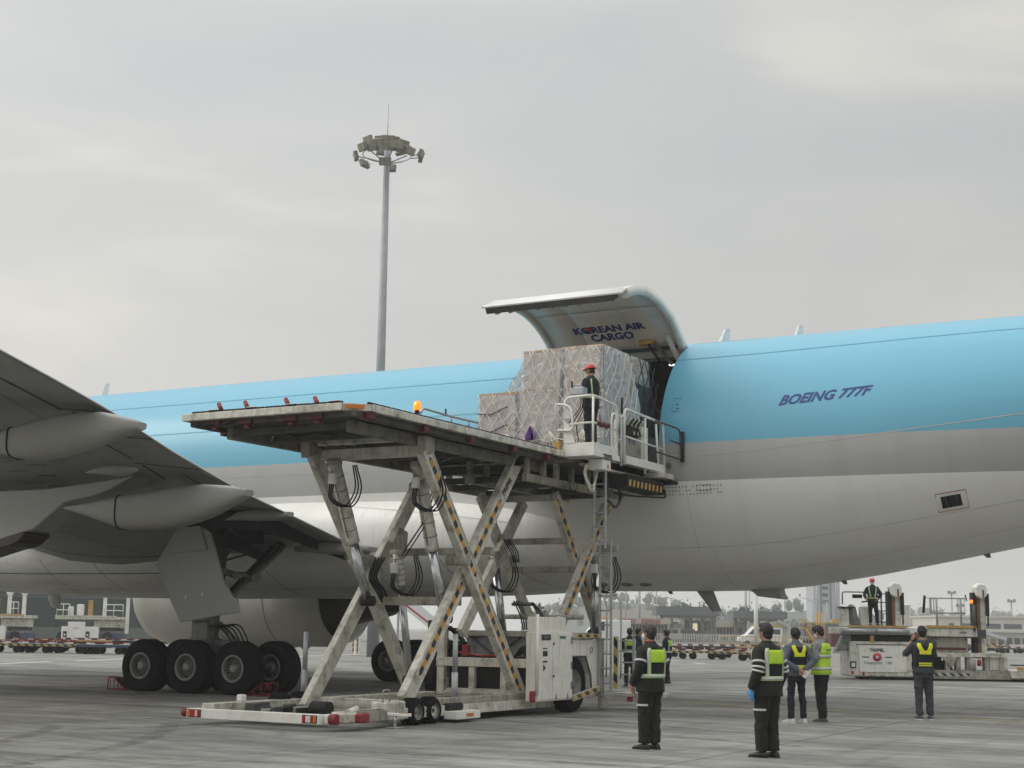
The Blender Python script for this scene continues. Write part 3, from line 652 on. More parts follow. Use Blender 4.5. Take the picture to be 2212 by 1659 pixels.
def make_wing(mir):
    ys = [32.2-.45*k for k in range(60)]; ys = [y for y in ys if y >= 5.2]
    fl = [0, .03, .06, .1, .14, .18, .22, .26, .30, .34, .38, .42, .46, .5, .55, .6, .65, .7, .75, .8, .85, .9, .93, .96, .98, 1]
    fu = [.98, .96, .93, .9, .8, .65, .5, .35, .2, .1]
    b = MB(); n = len(fl)+len(fu)
    for y in ys: b.v += [tuple(wpt(y, f, True, 0, mir)) for f in fl]+[tuple(wpt(y, f, False, 0, mir)) for f in fu]
    for i in range(len(ys)-1):
        for k in range(n):
            if k < len(fl)-1:
                c_ = (wpt(ys[i], fl[k])+wpt(ys[i+1], fl[k+1]))/2
                if inbay(c_): continue
            b.sm.add(len(b.f)); b.f.append((i*n+k, i*n+(k+1) % n, (i+1)*n+(k+1) % n, (i+1)*n+k))
    b.f.append(tuple((len(ys)-1)*n+k for k in range(n)))
    w_ = b.build('wing', 'wing_grey', ac)
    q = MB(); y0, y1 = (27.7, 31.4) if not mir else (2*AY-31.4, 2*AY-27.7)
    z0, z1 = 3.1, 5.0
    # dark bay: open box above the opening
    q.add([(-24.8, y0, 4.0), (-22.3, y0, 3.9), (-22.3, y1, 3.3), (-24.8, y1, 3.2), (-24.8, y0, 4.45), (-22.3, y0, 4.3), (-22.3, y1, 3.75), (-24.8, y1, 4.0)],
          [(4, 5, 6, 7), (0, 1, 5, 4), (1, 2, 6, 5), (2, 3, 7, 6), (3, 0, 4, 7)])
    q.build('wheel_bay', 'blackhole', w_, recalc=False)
    return w_
wing = make_wing(False); wing2 = make_wing(True)
def wseam(pts, m='blackhole', w=.035):
    P = [wpt(y, f, True, .006) for y, f in pts]; N_ = []
    for y, f in pts:
        q = (wpt(y+.1, f)-wpt(y-.1, f)).cross(wpt(y, min(1, f+.02))-wpt(y, max(0, f-.02))).normalized(); N_.append(q if q.z < 0 else -q)
    ribbon(P, N_, w, .006).build('panel_seam', m, wing)
def span(f0, f1, y0, y1, m='blackhole', w=.03, k=14):
    w = w*1.5; wseam([(lerp(y0, y1, t/k), lerp(f0, f1, t/k)) for t in range(k+1)], m, w)
span(.2, .2, 29.8, 24.2, w=.05); span(.1, .1, 30.5, 27.3, w=.035); span(.1, .1, 26.6, 24.6, w=.035); span(.32, .32, 30.5, 24, 'seam', .02)
span(.2, .22, 23.8, 22.3, w=.04); span(.13, .15, 22.2, 20.6, w=.04); span(.19, .25, 20.6, 15.2, w=.05); span(.3, .36, 22, 15.2, 'seam', .02); span(.45, .5, 24, 15, 'seam', .015)
for y, f0, f1 in ((24.1, 0, .22), (22.1, 0, .2), (20.5, .0, .2), (27.2, 0, .2), (18.7, .3, .75), (16.7, .25, .7), (26.1, .3, .8), (23.4, .3, .7)):
    span(f0, f1, y, y, 'seam' if f1 > .3 else 'blackhole', .02 if f1 > .3 else .035)
span(.55, .8, 30.6, 28.2, 'seam', .03); span(.42, .9, 30.9, 30.4, 'seam', .04)
for y, f in tuple((16.4+.75*k, .42+.012*k) for k in range(13))+tuple((16+.9*k, .62) for k in range(11))+((20.2, .55), (19.2, .52), (18.2, .5), (21.6, .6), (27, .62), (27.6, .6)):
    c_ = wpt(y, f, True, .008); MB().tube([c_+V((.26*math.cos(t), .14*math.sin(t), 0)) for t in [2*PI*k/20 for k in range(20)]], .009, 4, closed=True).build('access_panel', 'seam', wing)
# trailing edge lip, paler than the wing skin
b = MB(); pts = [wpt(32-.5*k, 0) for k in range(52)]
b.loft([[p+V((.002, 0, 0)), p+V((-.10, 0, .022)), p+V((-.10, 0, .05)), p+V((.002, 0, .03))] for p in pts]); b.build('trailing_edge', 'silver_edge', wing)
# ---- flap track fairings: pods along the stream direction
def pod(name, prof, y0, tilt=0.0, m='fairing_grey', seam=None):
    """prof rows: (x, z_top, z_bottom, half width)"""
    b = MB(); rings = []
    for (x, zt, zb, w_) in prof:
        zc = (zt+zb)/2; hh = (zt-zb)/2; ring = []
        for k in range(20):
            t = 2*PI*k/20; ct, st = math.cos(t), math.sin(t); e_ = .72
            if st > 0: e_ = .35       # flat top where the pod meets the wing
            ring.append(V((x, y0+tilt*(x-prof[0][0])+w_*math.copysign(abs(ct)**e_, ct), zc+hh*math.copysign(abs(st)**e_, st))))
        rings.append(ring)
    b.loft(rings); o = b.build(name, m, wing)
    if seam: MB().tube([p+(p-V((p.x, y0, (prof[seam][1]+prof[seam][2])/2)))*.015 for p in rings[seam]], .02, 5, closed=True).build('panel_seam', 'blackhole', wing)
    return o
def podpx(name, y0, xs_, top, bot, hw, m='fairing_grey', seam=None):
    """side outline measured in the streamwise plane y = y0"""
    prof = []
    nn = len(top)
    for i, (pa, pb, w_) in enumerate(zip(top, bot, hw)):
        a = U(*pa, y=y0); c_ = U(*pb, y=y0); up = 0
        prof.append(((a.x+c_.x)/2, a.z+up, c_.z, w_))
    return pod(name, prof, y0, 0, m, seam)
# big pod inboard (tip just past the trailing edge) and the one outboard of it
podpx('flap_fairing', 24.4, None,
      [(137, 1096), (200, 1086), (268, 1072), (330, 1064), (390, 1054), (453, 1047), (500, 1050), (539, 1058)],
      [(139, 1099), (200, 1118), (268, 1143), (330, 1144), (390, 1139), (453, 1119), (500, 1095), (539, 1072)],
      [.03, .17, .29, .34, .36, .31, .23, .14], seam=2)
podpx('flap_fairing', 20.2, None,
      [(-60, 950), (-10, 940), (40, 926), (90, 911), (140, 900), (190, 893), (232, 892), (275, 902), (307, 913)],
      [(-60, 962), (-10, 976), (40, 990), (90, 993), (140, 985), (190, 972), (232, 957), (275, 939), (307, 928)],
      [.08, .2, .30, .34, .34, .32, .27, .20, .12], seam=2)
podpx('flap_fairing', 27.5, None, [(487, 1122), (520, 1106), (555, 1102), (600, 1103), (628, 1106)], [(489, 1124), (520, 1124), (555, 1126), (600, 1124), (628, 1116)], [.03, .15, .2, .2, .12])
podpx('flap_fairing', 30.2, None, [(640, 1180), (700, 1170), (760, 1174), (806, 1182)], [(642, 1192), (700, 1196), (760, 1200), (806, 1192)], [.1, .25, .3, .2])
podpx('flap_fairing', 22.6, None, [(185, 1020), (225, 1010), (260, 1005), (292, 1010)], [(187, 1022), (225, 1026), (260, 1030), (292, 1018)], [.03, .2, .24, .1], 'wing_grey')
podpx('flap_fairing', 25.5, None, [(305, 1050), (345, 1034), (390, 1028), (430, 1030)], [(307, 1053), (345, 1066), (390, 1074), (430, 1062)], [.03, .25, .3, .2], 'wing_grey')
# ---- engines
def nacelle(yc):
    zc, x0 = 2.85, -31.4
    b = MB()
    b.lathe([(-8.6, 1.55), (-8.75, 1.68), (-8.6, 1.8), (-8.1, 1.93), (-6.5, 2.0), (-4.0, 2.02), (-2.0, 1.96), (0, 1.78), (0.0, 1.72), (-1.6, 1.82), (-3, 1.8)], (x0, yc, zc), (1, 0, 0), 56)
    n_ = b.build('engine_nacelle', 'nacelle', ac)
    MB().lathe([(-1.2, 1.83), (-1.2, 0.0)], (x0, yc, zc), (1, 0, 0), 40).build('fan_duct', 'blackhole', n_)
    MB().lathe([(-1.25, 1.25), (0, 1.2), (1.3, .95), (2.0, .78), (2.0, .72), (1.2, .7), (1.2, .5), (2.6, .35), (3.3, .05), (3.3, 0)], (x0, yc, zc), (1, 0, 0), 32).build('exhaust_nozzle', 'exhaust', n_)
    MB().lathe([(-7.6, 1.6), (-7.6, .35), (-8.3, .05)], (x0, yc, zc), (1, 0, 0), 32).build('fan', 'dark', n_)
    for d in (-4.6, -2.3):
        r_ = 2.023 if d < -4 else 1.975
        MB().tube([V((x0+d, yc+r_*math.cos(t), zc+r_*math.sin(t))) for t in [2*PI*k/48 for k in range(48)]], .012, 4, closed=True).build('panel_seam', 'ink_grey', n_)
    MB().tube([V((x0+.005, yc+1.755*math.cos(t), zc+1.755*math.sin(t))) for t in [2*PI*k/56 for k in range(56)]], .026, 6, closed=True).build('nozzle_lip', 'steel', n_)
    return n_
nacelle(2*AY-24.8)
nac = nacelle(24.8)
poly = [(-220, 1072), (-100, 1066), (0, 1060), (99, 1056), (200, 1042), (286, 1028), (278, 1034), (240, 1056), (198, 1073), (139, 1085), (70, 1144), (52, 1150), (-60, 1192), (-220, 1240)]
MB().prism([U(a, c_, y=24.45) for a, c_ in poly], (0, .7, 0)).build('engine_pylon', 'fairing_grey', nac, bevel=.04)
poly = [(-150, 1215), (0, 1162), (50, 1147), (55, 1153), (36, 1172), (20, 1180), (0, 1184), (-150, 1232)]
MB().prism([U(a, c_, y=24.40) for a, c_ in poly], (0, .8, 0)).build('heat_shield', 'exhaust', nac, bevel=.03)
MB().bx(-36, -30, 2*AY-24.8-.3, 2*AY-24.8+.3, 4.4, 5.6).build('engine_pylon', 'fairing_grey', wing2, bevel=.05)
# ---- main landing gear
wl = MB(); TR = .66
gro = []
for d in (-.15, -.06, .06, .15): gro += [(d-.016, TR-.002), (d-.010, TR-.016), (d+.010, TR-.016), (d+.016, TR-.002)]
prof = [(-.235, .325), (-.258, .37), (-.272, .45), (-.262, .54), (-.232, .61), (-.195, .648)]+gro+[(.195, .648), (.232, .61), (.262, .54), (.272, .45), (.258, .37), (.235, .325)]
wl.lathe(prof, (0, 0, 0), (0, 1, 0), 56)
for i, v in enumerate(wl.v):
    if v[2] < -.622: wl.v[i] = (v[0]*1.04, v[1]*(1.0), -.622+(.0))
    elif v[2] < -.4: wl.v[i] = (v[0], v[1]*1.06, v[2])
wheel = wl.build('wheel', 'rubber', ac)
rimb = MB()
rimb.lathe([(-.225, .335), (-.262, .33), (-.268, .30), (-.245, .272), (-.16, .262), (-.13, .25)], (0, 0, 0), (0, 1, 0), 40)
rimb.lathe([(-.13, .15), (-.20, .135), (-.225, .10), (-.245, .095), (-.25, .06), (-.25, 0)], (0, 0, 0), (0, 1, 0), 24)
rimb.lathe([(.225, .335), (.262, .33), (.268, .30), (.245, .272), (.16, .262), (.13, .25)], (0, 0, 0), (0, 1, 0), 40)
for k in range(18):
    t = 2*PI*k/18; c_ = V((math.cos(t), 0, math.sin(t)))
    rimb.beam(c_*.14+V((0, -.15, 0)), c_*.262+V((0, -.15, 0)), .03, .018, (0, 1, 0))
rim = rimb.build('rim', 'rim', wheel)
brk = MB().lathe([(-.128, .262), (-.11, .14), (-.11, 0)], (0, 0, 0), (0, 1, 0), 32).lathe([(.128, .262), (.11, .14), (.11, 0)], (0, 0, 0), (0, 1, 0), 32).build('brake', 'blackhole', wheel)
wheel.matrix_parent_inverse = Matrix.Identity(4)
first = True
for yc in (AY-5.49, AY+5.49):
    for i in range(3):
        for s in (-.7, .7):
            o = wheel if first else copy_tree(wheel, ac); first = False
            o.location = V((XG+1.47*(i-1), yc+s, .622))-ac.location
            o.rotation_euler = (0, random.uniform(-.05, .05), 0)
            if s > 0: pass
def gear_leg(yc, s):
    b = MB()
    b.tube([(XG, yc, .62), (XG, yc, 1.35)], [.2, .17], 18); b.tube([(XG, yc, 1.3), (XG+.03, yc, 2.0)], .145, 16); pass
    b.tube([(XG-1.6, yc, .64), (XG-.5, yc, .68), (XG+.5, yc, .68), (XG+1.6, yc, .64)], [.13, .17, .17, .13], 14)
    leg = b.build('landing_gear_leg', 'gear_grey', ac)
    MB().tube([(XG+.03, yc, 1.95), (XG+.1, yc, 4.35)], [.2, .22], 18).build('outer_cylinder', 'gear_dark', leg)  # upper strut coloured dark to imitate the shade of the bay
    for i in range(3): MB().cyl((XG+1.47*(i-1), yc-.75, .64), (XG+1.47*(i-1), yc+.75, .64), .085, 12).build('axle', 'gear_grey', leg)
    b = MB(); b.box((XG-.1, yc-.25, 1.55), (.5, .3, .7)); b.box((XG+.35, yc-.05, 1.2), (.7, .16, .16)); b.beam((XG+.2, yc, 1.7), (XG+.75, yc, 1.25), .1, .12, (0, 1, 0)); b.beam((XG+.75, yc, 1.25), (XG+.25, yc, .85), .1, .12, (0, 1, 0)); b.box((XG-.25, yc-.3, 1.2), (.22, .25, .3)); b.cyl((XG+.05, yc-.5, 1.2), (XG+.05, yc+.3, 1.2), .11, 12); b.cyl((XG-.3, yc-.42, 1.75), (XG+.3, yc-.42, 1.8), .06, 8)
    b.build('torque_link', 'gear_grey', leg, bevel=.015)
    for k in range(5):
        a = V((XG+.2+.05*k, yc-.3+.06*k, 1.65)); c_ = V((XG+.95+.1*k, yc-.2+.05*k, .95-.03*k))
        MB().tube(catmull([a, (a+c_)/2+V((.1, -.05, .16+.05*k)), c_, c_+V((.25, 0, -.25))], 6), .02, 6).build('brake_hose', 'dark', leg)
    MB().tube(catmull([(XG+1.0, yc-.2, 1.05), (XG+1.35, yc-.1, .98), (XG+1.7, yc, 1.16), (XG+2.0, yc+.1, 1.12), (XG+2.12, yc+.2, .85)], 6), .024, 6).build('brake_hose', 'dark', leg)
    MB().box((XG+1.0, yc-.2, .98), (.2, .14, .16)).build('junction_block', 'gear_dark', leg, bevel=.02)
    return leg
leg = gear_leg(AY-5.49, -1); gear_leg(AY+5.49, 1)
dp = [(381, 1140.7), (431.9, 1137), (453, 1148), (462.5, 1178.7), (482.8, 1256.4), (503, 1289.8), (512.5, 1296), (517, 1323), (462.5, 1331.4), (388.4, 1344.4), (366, 1293.5), (349.5, 1245.3), (335.6, 1219.4), (369.9, 1162)]
mat('gear_door', (0.31, 0.315, 0.305), 0.45, var=.06, vs=1.2, dirt=(0.17, .165, .15), ds=1.2, da=.4)
gd = MB().prism([U(a, c_, y=27.42) for a, c_ in dp], (0, .06, 0)).build('gear_door', 'gear_door', leg, bevel=.012)
up_ = [(381, 1140), (432, 1136), (446, 1188), (370, 1196)]
MB().prism([U(a, c_, y=27.36) for a, c_ in up_], (0, .05, 0)).build('gear_door_flap', 'gear_door', leg, bevel=.012)
for a, c_ in ((402, 1290), (438, 1284)): q = U(a, c_, y=27.41); MB().lathe([(0, .05), (.012, .05), (.014, .035), (.006, .03), (.006, 0)], q, (0, -1, 0), 14).build('fastener', 'seam_light', leg)
MB().beam(U(500, 1290, y=28.7), U(614, 1178, y=30.6), .13, .13, (0, 1, 0)).build('drag_brace', 'gear_grey', leg, bevel=.02)
MB().beam(U(492, 1288, y=28.9), U(604, 1172, y=30.8), .12, .22, (0, 1, 0)).build('drag_brace', 'gear_dark', leg, bevel=.02)
b = MB(); b.beam(U(478, 1232, y=28.4), U(520, 1246, y=28.9), .14, .14); b.beam(U(520, 1240, y=28.9), U(553, 1252, y=29.5), .09, .1); b.cyl(U(510, 1243, y=28.6), U(510, 1243, y=29.0), .1, 10); b.cyl(U(553, 1248, y=29.2), U(553, 1248, y=29.7), .12, 10)
b.build('lock_link', 'gear_grey', leg, bevel=.01)
b = MB(); b.beam(U(470, 1215, y=30.9), U(585, 1183, y=30.9), .05, .06); b.beam(U(500, 1185, y=30.8), U(480, 1212, y=30.8), .05, .05); b.beam(U(500, 1185, y=30.8), U(555, 1192, y=30.8), .05, .05); b.build('bay_bracing', 'gear_dark', leg)
# fuselage belly strake over the far engine, light strip in the photo
# ================================================================== main deck loader
ld = thing('main_deck_loader', 'big dirty white scissor-lift cargo loader standing against the open aircraft door', 'cargo loader', (-15.6, 24, 0))
XL, XR, YN, YF, ZT = -17.58, -13.77, 19.5, 27.25, 5.2
def LB(name, m, *boxes, bevel=.008, par=None):
    b = MB()
    for q in boxes: b.bx(*q)
    return b.build(name, m, par or ld, bevel=bevel)
# --- main platform
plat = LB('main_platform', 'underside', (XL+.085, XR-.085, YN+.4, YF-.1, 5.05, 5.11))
LB('edge_web', 'underside', (XL+.09, -14.2, YN+.085, YN+.42, 5.055, 5.105), par=plat)
LB('edge_beam', 'white', (XL, -14.14, YN, YN+.09, 5.075, ZT), par=plat)
MB().beam((-14.15, YN+.05, 5.137), (XR-.05, 19.88, 5.137), .09, .124, (1, 0, 0)).build('edge_beam', 'white', plat, bevel=.008)
LB('edge_beam', 'white', (XR-.09, XR, 19.88, YF-.4, 5.075, ZT), par=plat)
LB('edge_beam', 'white', (XL, XL+.09, YN+.09, YF, 5.075, ZT), par=plat)
LB('edge_beam', 'white', (XL+.09, XR-.09, YF-.1, YF, 5.075, ZT), par=plat)
LB('lower_rail', 'underside', (XL+.06, XR-.3, YN+.16, YN+.28, 4.99, 5.07), par=plat)
LB('lower_rail', 'underside', (XR-.26, XR-.14, YN+.1, YF-.5, 4.97, 5.07), par=plat)
LB('lower_rail', 'underside', (XL+.14, XL+.26, YN+.1, YF-.2, 4.97, 5.07), par=plat)
for k in range(10):
    x = XL+.2+k*.325
    LB('deck_roller', 'dark', (x, x+.3, YN+.02, YN+.08, ZT, ZT+.035), par=plat, bevel=.01)
for k in range(20):
    y = YN+.3+k*.34
    LB('deck_roller', 'dark', (XR-.08, XR-.02, y, y+.3, ZT, ZT+.03), par=plat, bevel=.01)
for x in (-17.0, -16.15, -15.3, -14.4): LB('wear_plate', 'white_clean', (x, x+.2, YN+.0, YN+.1, ZT+.036, ZT+.046), par=plat, bevel=.003)
# underside
LB('underside_pan', 'blackhole', (-16.95, -14.45, 20.5, 26.6, 4.985, 5.0), par=plat)  # black sheet, deepens the painted shade under the deck
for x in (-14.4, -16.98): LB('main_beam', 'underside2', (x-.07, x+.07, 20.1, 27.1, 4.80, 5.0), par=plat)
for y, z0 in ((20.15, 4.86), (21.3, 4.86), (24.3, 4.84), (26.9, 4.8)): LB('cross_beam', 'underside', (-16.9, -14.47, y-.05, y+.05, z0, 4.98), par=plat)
for i in range(26):
    a = V((random.uniform(-16.8, -14.6), random.uniform(20.6, 26.3), 4.96)); c_ = a+V((random.uniform(-.9, .9), random.uniform(-.9, .9), 0)); c_.x = min(max(c_.x, -16.85), -14.55); c_.y = min(max(c_.y, 20.55), 26.5)
    mdl = (a+c_)/2+V((random.uniform(-.2, .2), random.uniform(-.2, .2), -random.uniform(.03, .12)))
    MB().tube(catmull([a, mdl, c_], 5), .016, 5).build('hydraulic_hose', 'gear_dark' if i % 3 else 'grimy', plat)
for x in (-16.95, -16.25, -15.3, -14.75): LB('roller_bracket', 'dark_red', (x-.14, x+.14, YN+.1, YN+.2, 4.97, 5.06), (x-.06, x+.06, YN+.14, YN+.22, 4.9, 4.97), par=plat)
for y in (19.9, 21.6, 23.2, 24.8, 26.2): LB('roller_bracket', 'dark_red', (XR-.13, XR-.02, y-.09, y+.09, 4.94, 5.06), par=plat)
for y in (20.6, 22.9, 25.6): LB('roller_bracket', 'dark_red', (XL+.02, XL+.13, y-.09, y+.09, 4.94, 5.06), par=plat)
LB('side_conduit', 'grimy', (XR-.38, XR-.30, 20, 26.9, 4.99, 5.06), par=plat)
MB().tube(catmull([(-17.45, 19.6, 5.04), (-17.2, 19.62, 4.97), (-17.0, 19.6, 5.0), (-16.8, 19.6, 4.96), (-16.5, 19.62, 5.03)], 5), .016, 6).build('hydraulic_hose', 'dark', plat)
for a, c_ in ((476.5, 886), (533.5, 882), (621.5, 876), (684.5, 873)):
    q = U(a, c_, y=YN+.05); b = MB(); b.tube([q+V((.02, .0, 0)), q+V((-.04, 0, .10))], .038, 10); b.sphere(q+V((-.042, 0, .105)), .038, 10, 6); b.build('pallet_stop', 'red', plat)
MB().strip((-14.1, YN+.02, 5.135), (-13.86, 19.75, 5.135), .06, (0, 0, 1), (.02, -.02, 0), .02).build('side_marker', 'lamp_orange', plat)
# beacon and low handrail on the far side
q = U(901, 893, x=-16.6)
BE = mat('beacon_glow', (0.9, 0.2, 0.01), 0.3, emit=(1, .14, .004, 1.8)); BE2 = mat('beacon_core', (1, .8, .3), 0.3, emit=(1, .42, .06, 3))
bc = MB().cyl(q, q+V((0, 0, .07)), .05, 12).build('beacon', 'dark', plat)
MB().lathe([(.07, .075), (.2, .078), (.25, .055), (.265, 0)], q, (0, 0, 1), 16).build('beacon_lens', BE, bc)
MB().sphere(q+V((0, -.03, .19)), (.04, .052, .05), 10, 8).build('beacon_bulb', BE2, bc)
pl = plat
y0, y1 = q.y+.2, q.y+3.8
x = -17.3
hp = [U(908, 893, x=x), U(914, 882, x=x), U(975, 900, x=x), U(1035, 914, x=x), U(1034, 926, x=x)]
MB().tube(rail(hp, rc=.1), .026, 8).build('handrail', 'galv', plat)
for px, t, u_ in ((975, 900, 915), (1013, 909, 922)): MB().tube([U(px, t, x=x), U(px, u_, x=x)], .02, 6).build('handrail_post', 'galv', plat)
MB().tube([U(963, 883, x=x), U(963, 896, x=x)], .022, 6).build('antenna_stub', 'dark', plat)
# --- scissor legs
def leg(name, a, c_, xo, outer=True, w_=.30, t=.15, tape=None, m='white'):
    """box-section arm whose outer face centre line runs from a to c_ in the plane x = xo"""
    A, B_ = U(*a, x=xo), U(*c_, x=xo); off = V((-t/2 if outer else t/2, 0, 0))
    o = MB().beam(A+off, B_+off, t, w_).build(name, m, ld, bevel=.012)
    d = (B_-A).normalized(); nx = V((1, 0, 0)); pr = d.cross(nx).normalized()
    if outer:
        for s in (-1, 1):   # rolled flange along both edges of the arm
            MB().beam(A+pr*s*(w_/2-.018)+V((.008, 0, 0)), B_+pr*s*(w_/2-.018)+V((.008, 0, 0)), .016, .032).build('flange', m, o, bevel=.003)
    if tape:
        for t0, t1 in tape:
            MB().strip(A.lerp(B_, t0), A.lerp(B_, t1), .105, pr, (.003, 0, 0)).build('hazard_tape', 'tape', o)
            for q, s in ((t0, -1), (t1, 1)):
                p0 = A.lerp(B_, q)+V((.003, 0, 0)); MB().prism([p0-pr*.043, p0+pr*.043, p0+d*s*.07], (.002, 0, 0)).build('tape_tip', 'ink_black', o)
    return o, A, B_, d, pr
xRo, xRi, xLo, xLi = -14.12, -14.33, -16.85, -16.62
oB, A, B_, d, pr = leg('scissor_arm', (1127, 982), (879, 1515), xRi, tape=((.215, .475), (.565, .90)))
text('maker_title', 'TREPEL', .155, A.lerp(B_, .15)+V((.005, 0, 0))+pr*-.05, -d, pr, 'ink_black', oB, bold=.006, shear=.2)
b = MB(); b.prism([A.lerp(B_, .205)+V((.004, 0, 0))-pr*.05, A.lerp(B_, .205)+V((.004, 0, 0))+pr*.05, A.lerp(B_, .225)+V((.004, 0, 0))], (.002, 0, 0))
leg('scissor_arm', (921, 970), (1129, 1504), xRo, tape=((.04, .485), (.535, .965)))
leg('scissor_arm', (668, 975), (886, 1502), xLo, outer=False)
leg('scissor_arm', (899, 1045), (652, 1532), xLi, outer=False)
# leg head brackets
for (a, xo) in (((921, 962), -14.2), ((668, 968), -16.75)):
    q = U(*a, x=xo); b = MB(); b.prism([q+V((-.1, -.2, .16)), q+V((-.1, .1, .16)), q+V((-.1, .16, -.12)), q+V((-.1, -.12, -.2))], (.2, 0, 0)); b.build('head_bracket', 'grimy', ld, bevel=.02)
for (a, xo) in (((1120, 992), -14.4), ((900, 1052), -16.55)):
    q = U(*a, x=xo); MB().cyl(q+V((-.12, 0, 0)), q+V((.12, 0, 0)), .11, 14).build('roller', 'dark', ld)
# cross members between the arms
def xbar(name, a, xa, xb, w_, h_, m='grimy', dy=0, dz=0, round_=False):
    q = U(*a, x=xa); e_ = V((xb, q.y+dy, q.z+dz)); b = MB()
    if round_: b.cyl(q, e_, w_/2, 14)
    else: b.beam(q, e_, w_, h_, (0, 1, 0))
    return b.build(name, m, ld, bevel=0 if round_ else .012)
xbar('cross_member', (700, 985), -16.6, -14.35, .22, .20, 'white')
xbar('cross_member', (690, 958), -16.6, -14.35, .16, .10, 'white')
xbar('cross_member', (868, 1193), -16.55, -14.42, .14, .14, 'grimy')
xbar('cross_member', (790, 1298), -16.55, -14.42, .18, .16, 'grimy')
xbar('cross_member', (690, 1512), -16.5, -14.3, .12, .12, 'white')
# pivot bosses
for a, xa, xb in (((1012, 1210), -14.05, -14.5), ((808, 1212), -16.45, -17.0)):
    q = U(*a, x=xa); MB().cyl(q, V((xb, q.y, q.z)), .1, 16).build('pivot_pin', 'grimy', ld)
q = U(848, 1170, x=-16.3)
b = MB(); b.prism([q+V((0, -.25, .0)), q+V((0, -.05, .28)), q+V((0, .25, .2)), q+V((0, .2, -.25)), q+V((0, -.1, -.3))], (.22, 0, 0)); b.build('cylinder_bracket', 'grimy', ld, bevel=.03)
# lift cylinders
def ram(pts, xo, rb, rr, split):
    A, B_ = U(*pts[0], x=xo), U(*pts[1], x=xo); mid = A.lerp(B_, split)
    o = MB().tube([A, A.lerp(B_, split*.97), mid], [rb, rb, rb*1.05], 18).build('lift_cylinder', 'white', ld)
    MB().cyl(mid, B_, rr, 16).build('piston_rod', 'chrome', o); MB().cyl(A+V((-.12, 0, 0)), A+V((.12, 0, 0)), .09, 12).build('cylinder_eye', 'grimy', o); MB().cyl(B_+V((-.13, 0, 0)), B_+V((.13, 0, 0)), .1, 12).build('cylinder_eye', 'dark', o)
    for k in range(1, 6):
        q = A.lerp(B_, split*k/6); MB().tube([q-(B_-A)*.004, q+(B_-A)*.004], rb+.006, 18).build('pipe_clip', 'grimy', o)
    MB().tube([A.lerp(B_, .06)+V((.0, -rb-.02, 0)), A.lerp(B_, split*.95)+V((.0, -rb-.02, 0))], .018, 6).build('oil_pipe', 'grimy', o)
    q = A.lerp(B_, .12)+V((0, -rb-.06, 0)); MB().box(q, (.14, .1, .2)).build('valve_block', 'white_clean', o, bevel=.01)
    for k in range(3):
        s = q+V((.04*k-.03, -.03, -.1)); MB().tube(catmull([s, s+V((.02, -.02, -.28)), s+V((.3+.05*k, .05, -.42)), s+V((.5+.03*k, .1, -.1)), s+V((.42, .12, .35))], 6), .014, 6).build('hydraulic_hose', 'dark', o)
    return o
ram(((722, 1000), (794, 1298)), -16.2, .125, .09, .57)
ram(((903, 1005), (960, 1335)), -14.6, .125, .09, .55)
ram(((858, 1195), (886, 1470)), -16.1, .1, .075, .25)
ram(((1068, 1200), (1092, 1420)), -15.9, .1, .09, .12)
# hoses hanging at the left pivot
for k in range(4):
    MB().tube(catmull([U(812+6*k, 1205, x=-16.2), U(798+5*k, 1245, x=-16.1), U(812+6*k, 1275, x=-16.1), U(826+5*k, 1300, x=-16.1)], 6), .022, 6).build('hydraulic_hose', 'dark', ld)
MB().tube(catmull([U(933, 1065, x=-14.6), U(920, 1100, x=-14.6), U(916, 1125, x=-14.6), U(880, 1180, x=-14.8), U(868, 1200, x=-15)], 6), .014, 6).build('hydraulic_hose', 'dark', ld)
MB().tube(catmull([U(936, 1068, x=-14.6), U(926, 1108, x=-14.6), U(922, 1128, x=-14.6), U(888, 1182, x=-14.8), U(872, 1206, x=-15)], 6), .012, 6).build('hydraulic_hose', 'dark', ld)

# --- bridge platform against the aircraft
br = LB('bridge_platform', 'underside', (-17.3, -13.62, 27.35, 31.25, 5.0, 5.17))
for x in (-17.3, -13.72): LB('edge_beam', 'white', (x, x+.1, 27.4, 31.3, 4.96, 5.2), par=br)
LB('edge_beam', 'dark', (-17.2, -13.7, 31.25, 31.32, 5.0, 5.16), par=br)
for x in (-14.25, -15.6, -16.9):
    LB('bridge_beam', 'grimy', (x-.06, x+.06, 26.0, 30.6, 4.52, 4.68), par=br)
    for y in (26.1, 26.8, 27.4, 28.1, 28.9, 29.8): LB('bridge_post', 'grimy', (x-.05, x+.05, y-.06, y+.06, 4.68, 5.0), par=br)
for y in (26.3, 27.6, 29.0, 30.3): LB('bridge_cross_beam', 'underside', (-16.85, -14.3, y-.06, y+.06, 4.54, 4.66), par=br)
LB('gear_motor', 'dark', (-15.9, -14.6, 27.2, 28.6, 4.66, 4.95), (-15.2, -14.4, 29, 30, 4.6, 4.95), par=br)
LB('bridge_skirt', 'dark', (-13.75, -13.3, 28.9, 30.9, 4.62, 4.92), par=br)
b = MB()
for k in range(9):
    y = 28.98+k*.21; b.prism([(-13.29, y, 4.66), (-13.29, y+.1, 4.66), (-13.29, y+.13, 4.8), (-13.29, y+.03, 4.8)], (-.006, 0, 0))
b.build('skirt_stripes', 'ochre', br)
LB('contact_bumper', 'dark', (-13.7, -13.1, 30.95, 31.3, 4.88, 4.96), par=br, bevel=.03)
LB('bridge_tip', 'white', (-13.75, -13.15, 30.5, 31.15, 4.98, 5.1), par=br)
MB().tube(rail([(-13.3, 30.9, 4.75), (-13.2, 30.8, 4.55), (-13.4, 29.5, 4.48), (-13.6, 28.9, 4.5)], rc=.15), .025, 6).build('bridge_hose', 'dark', br)
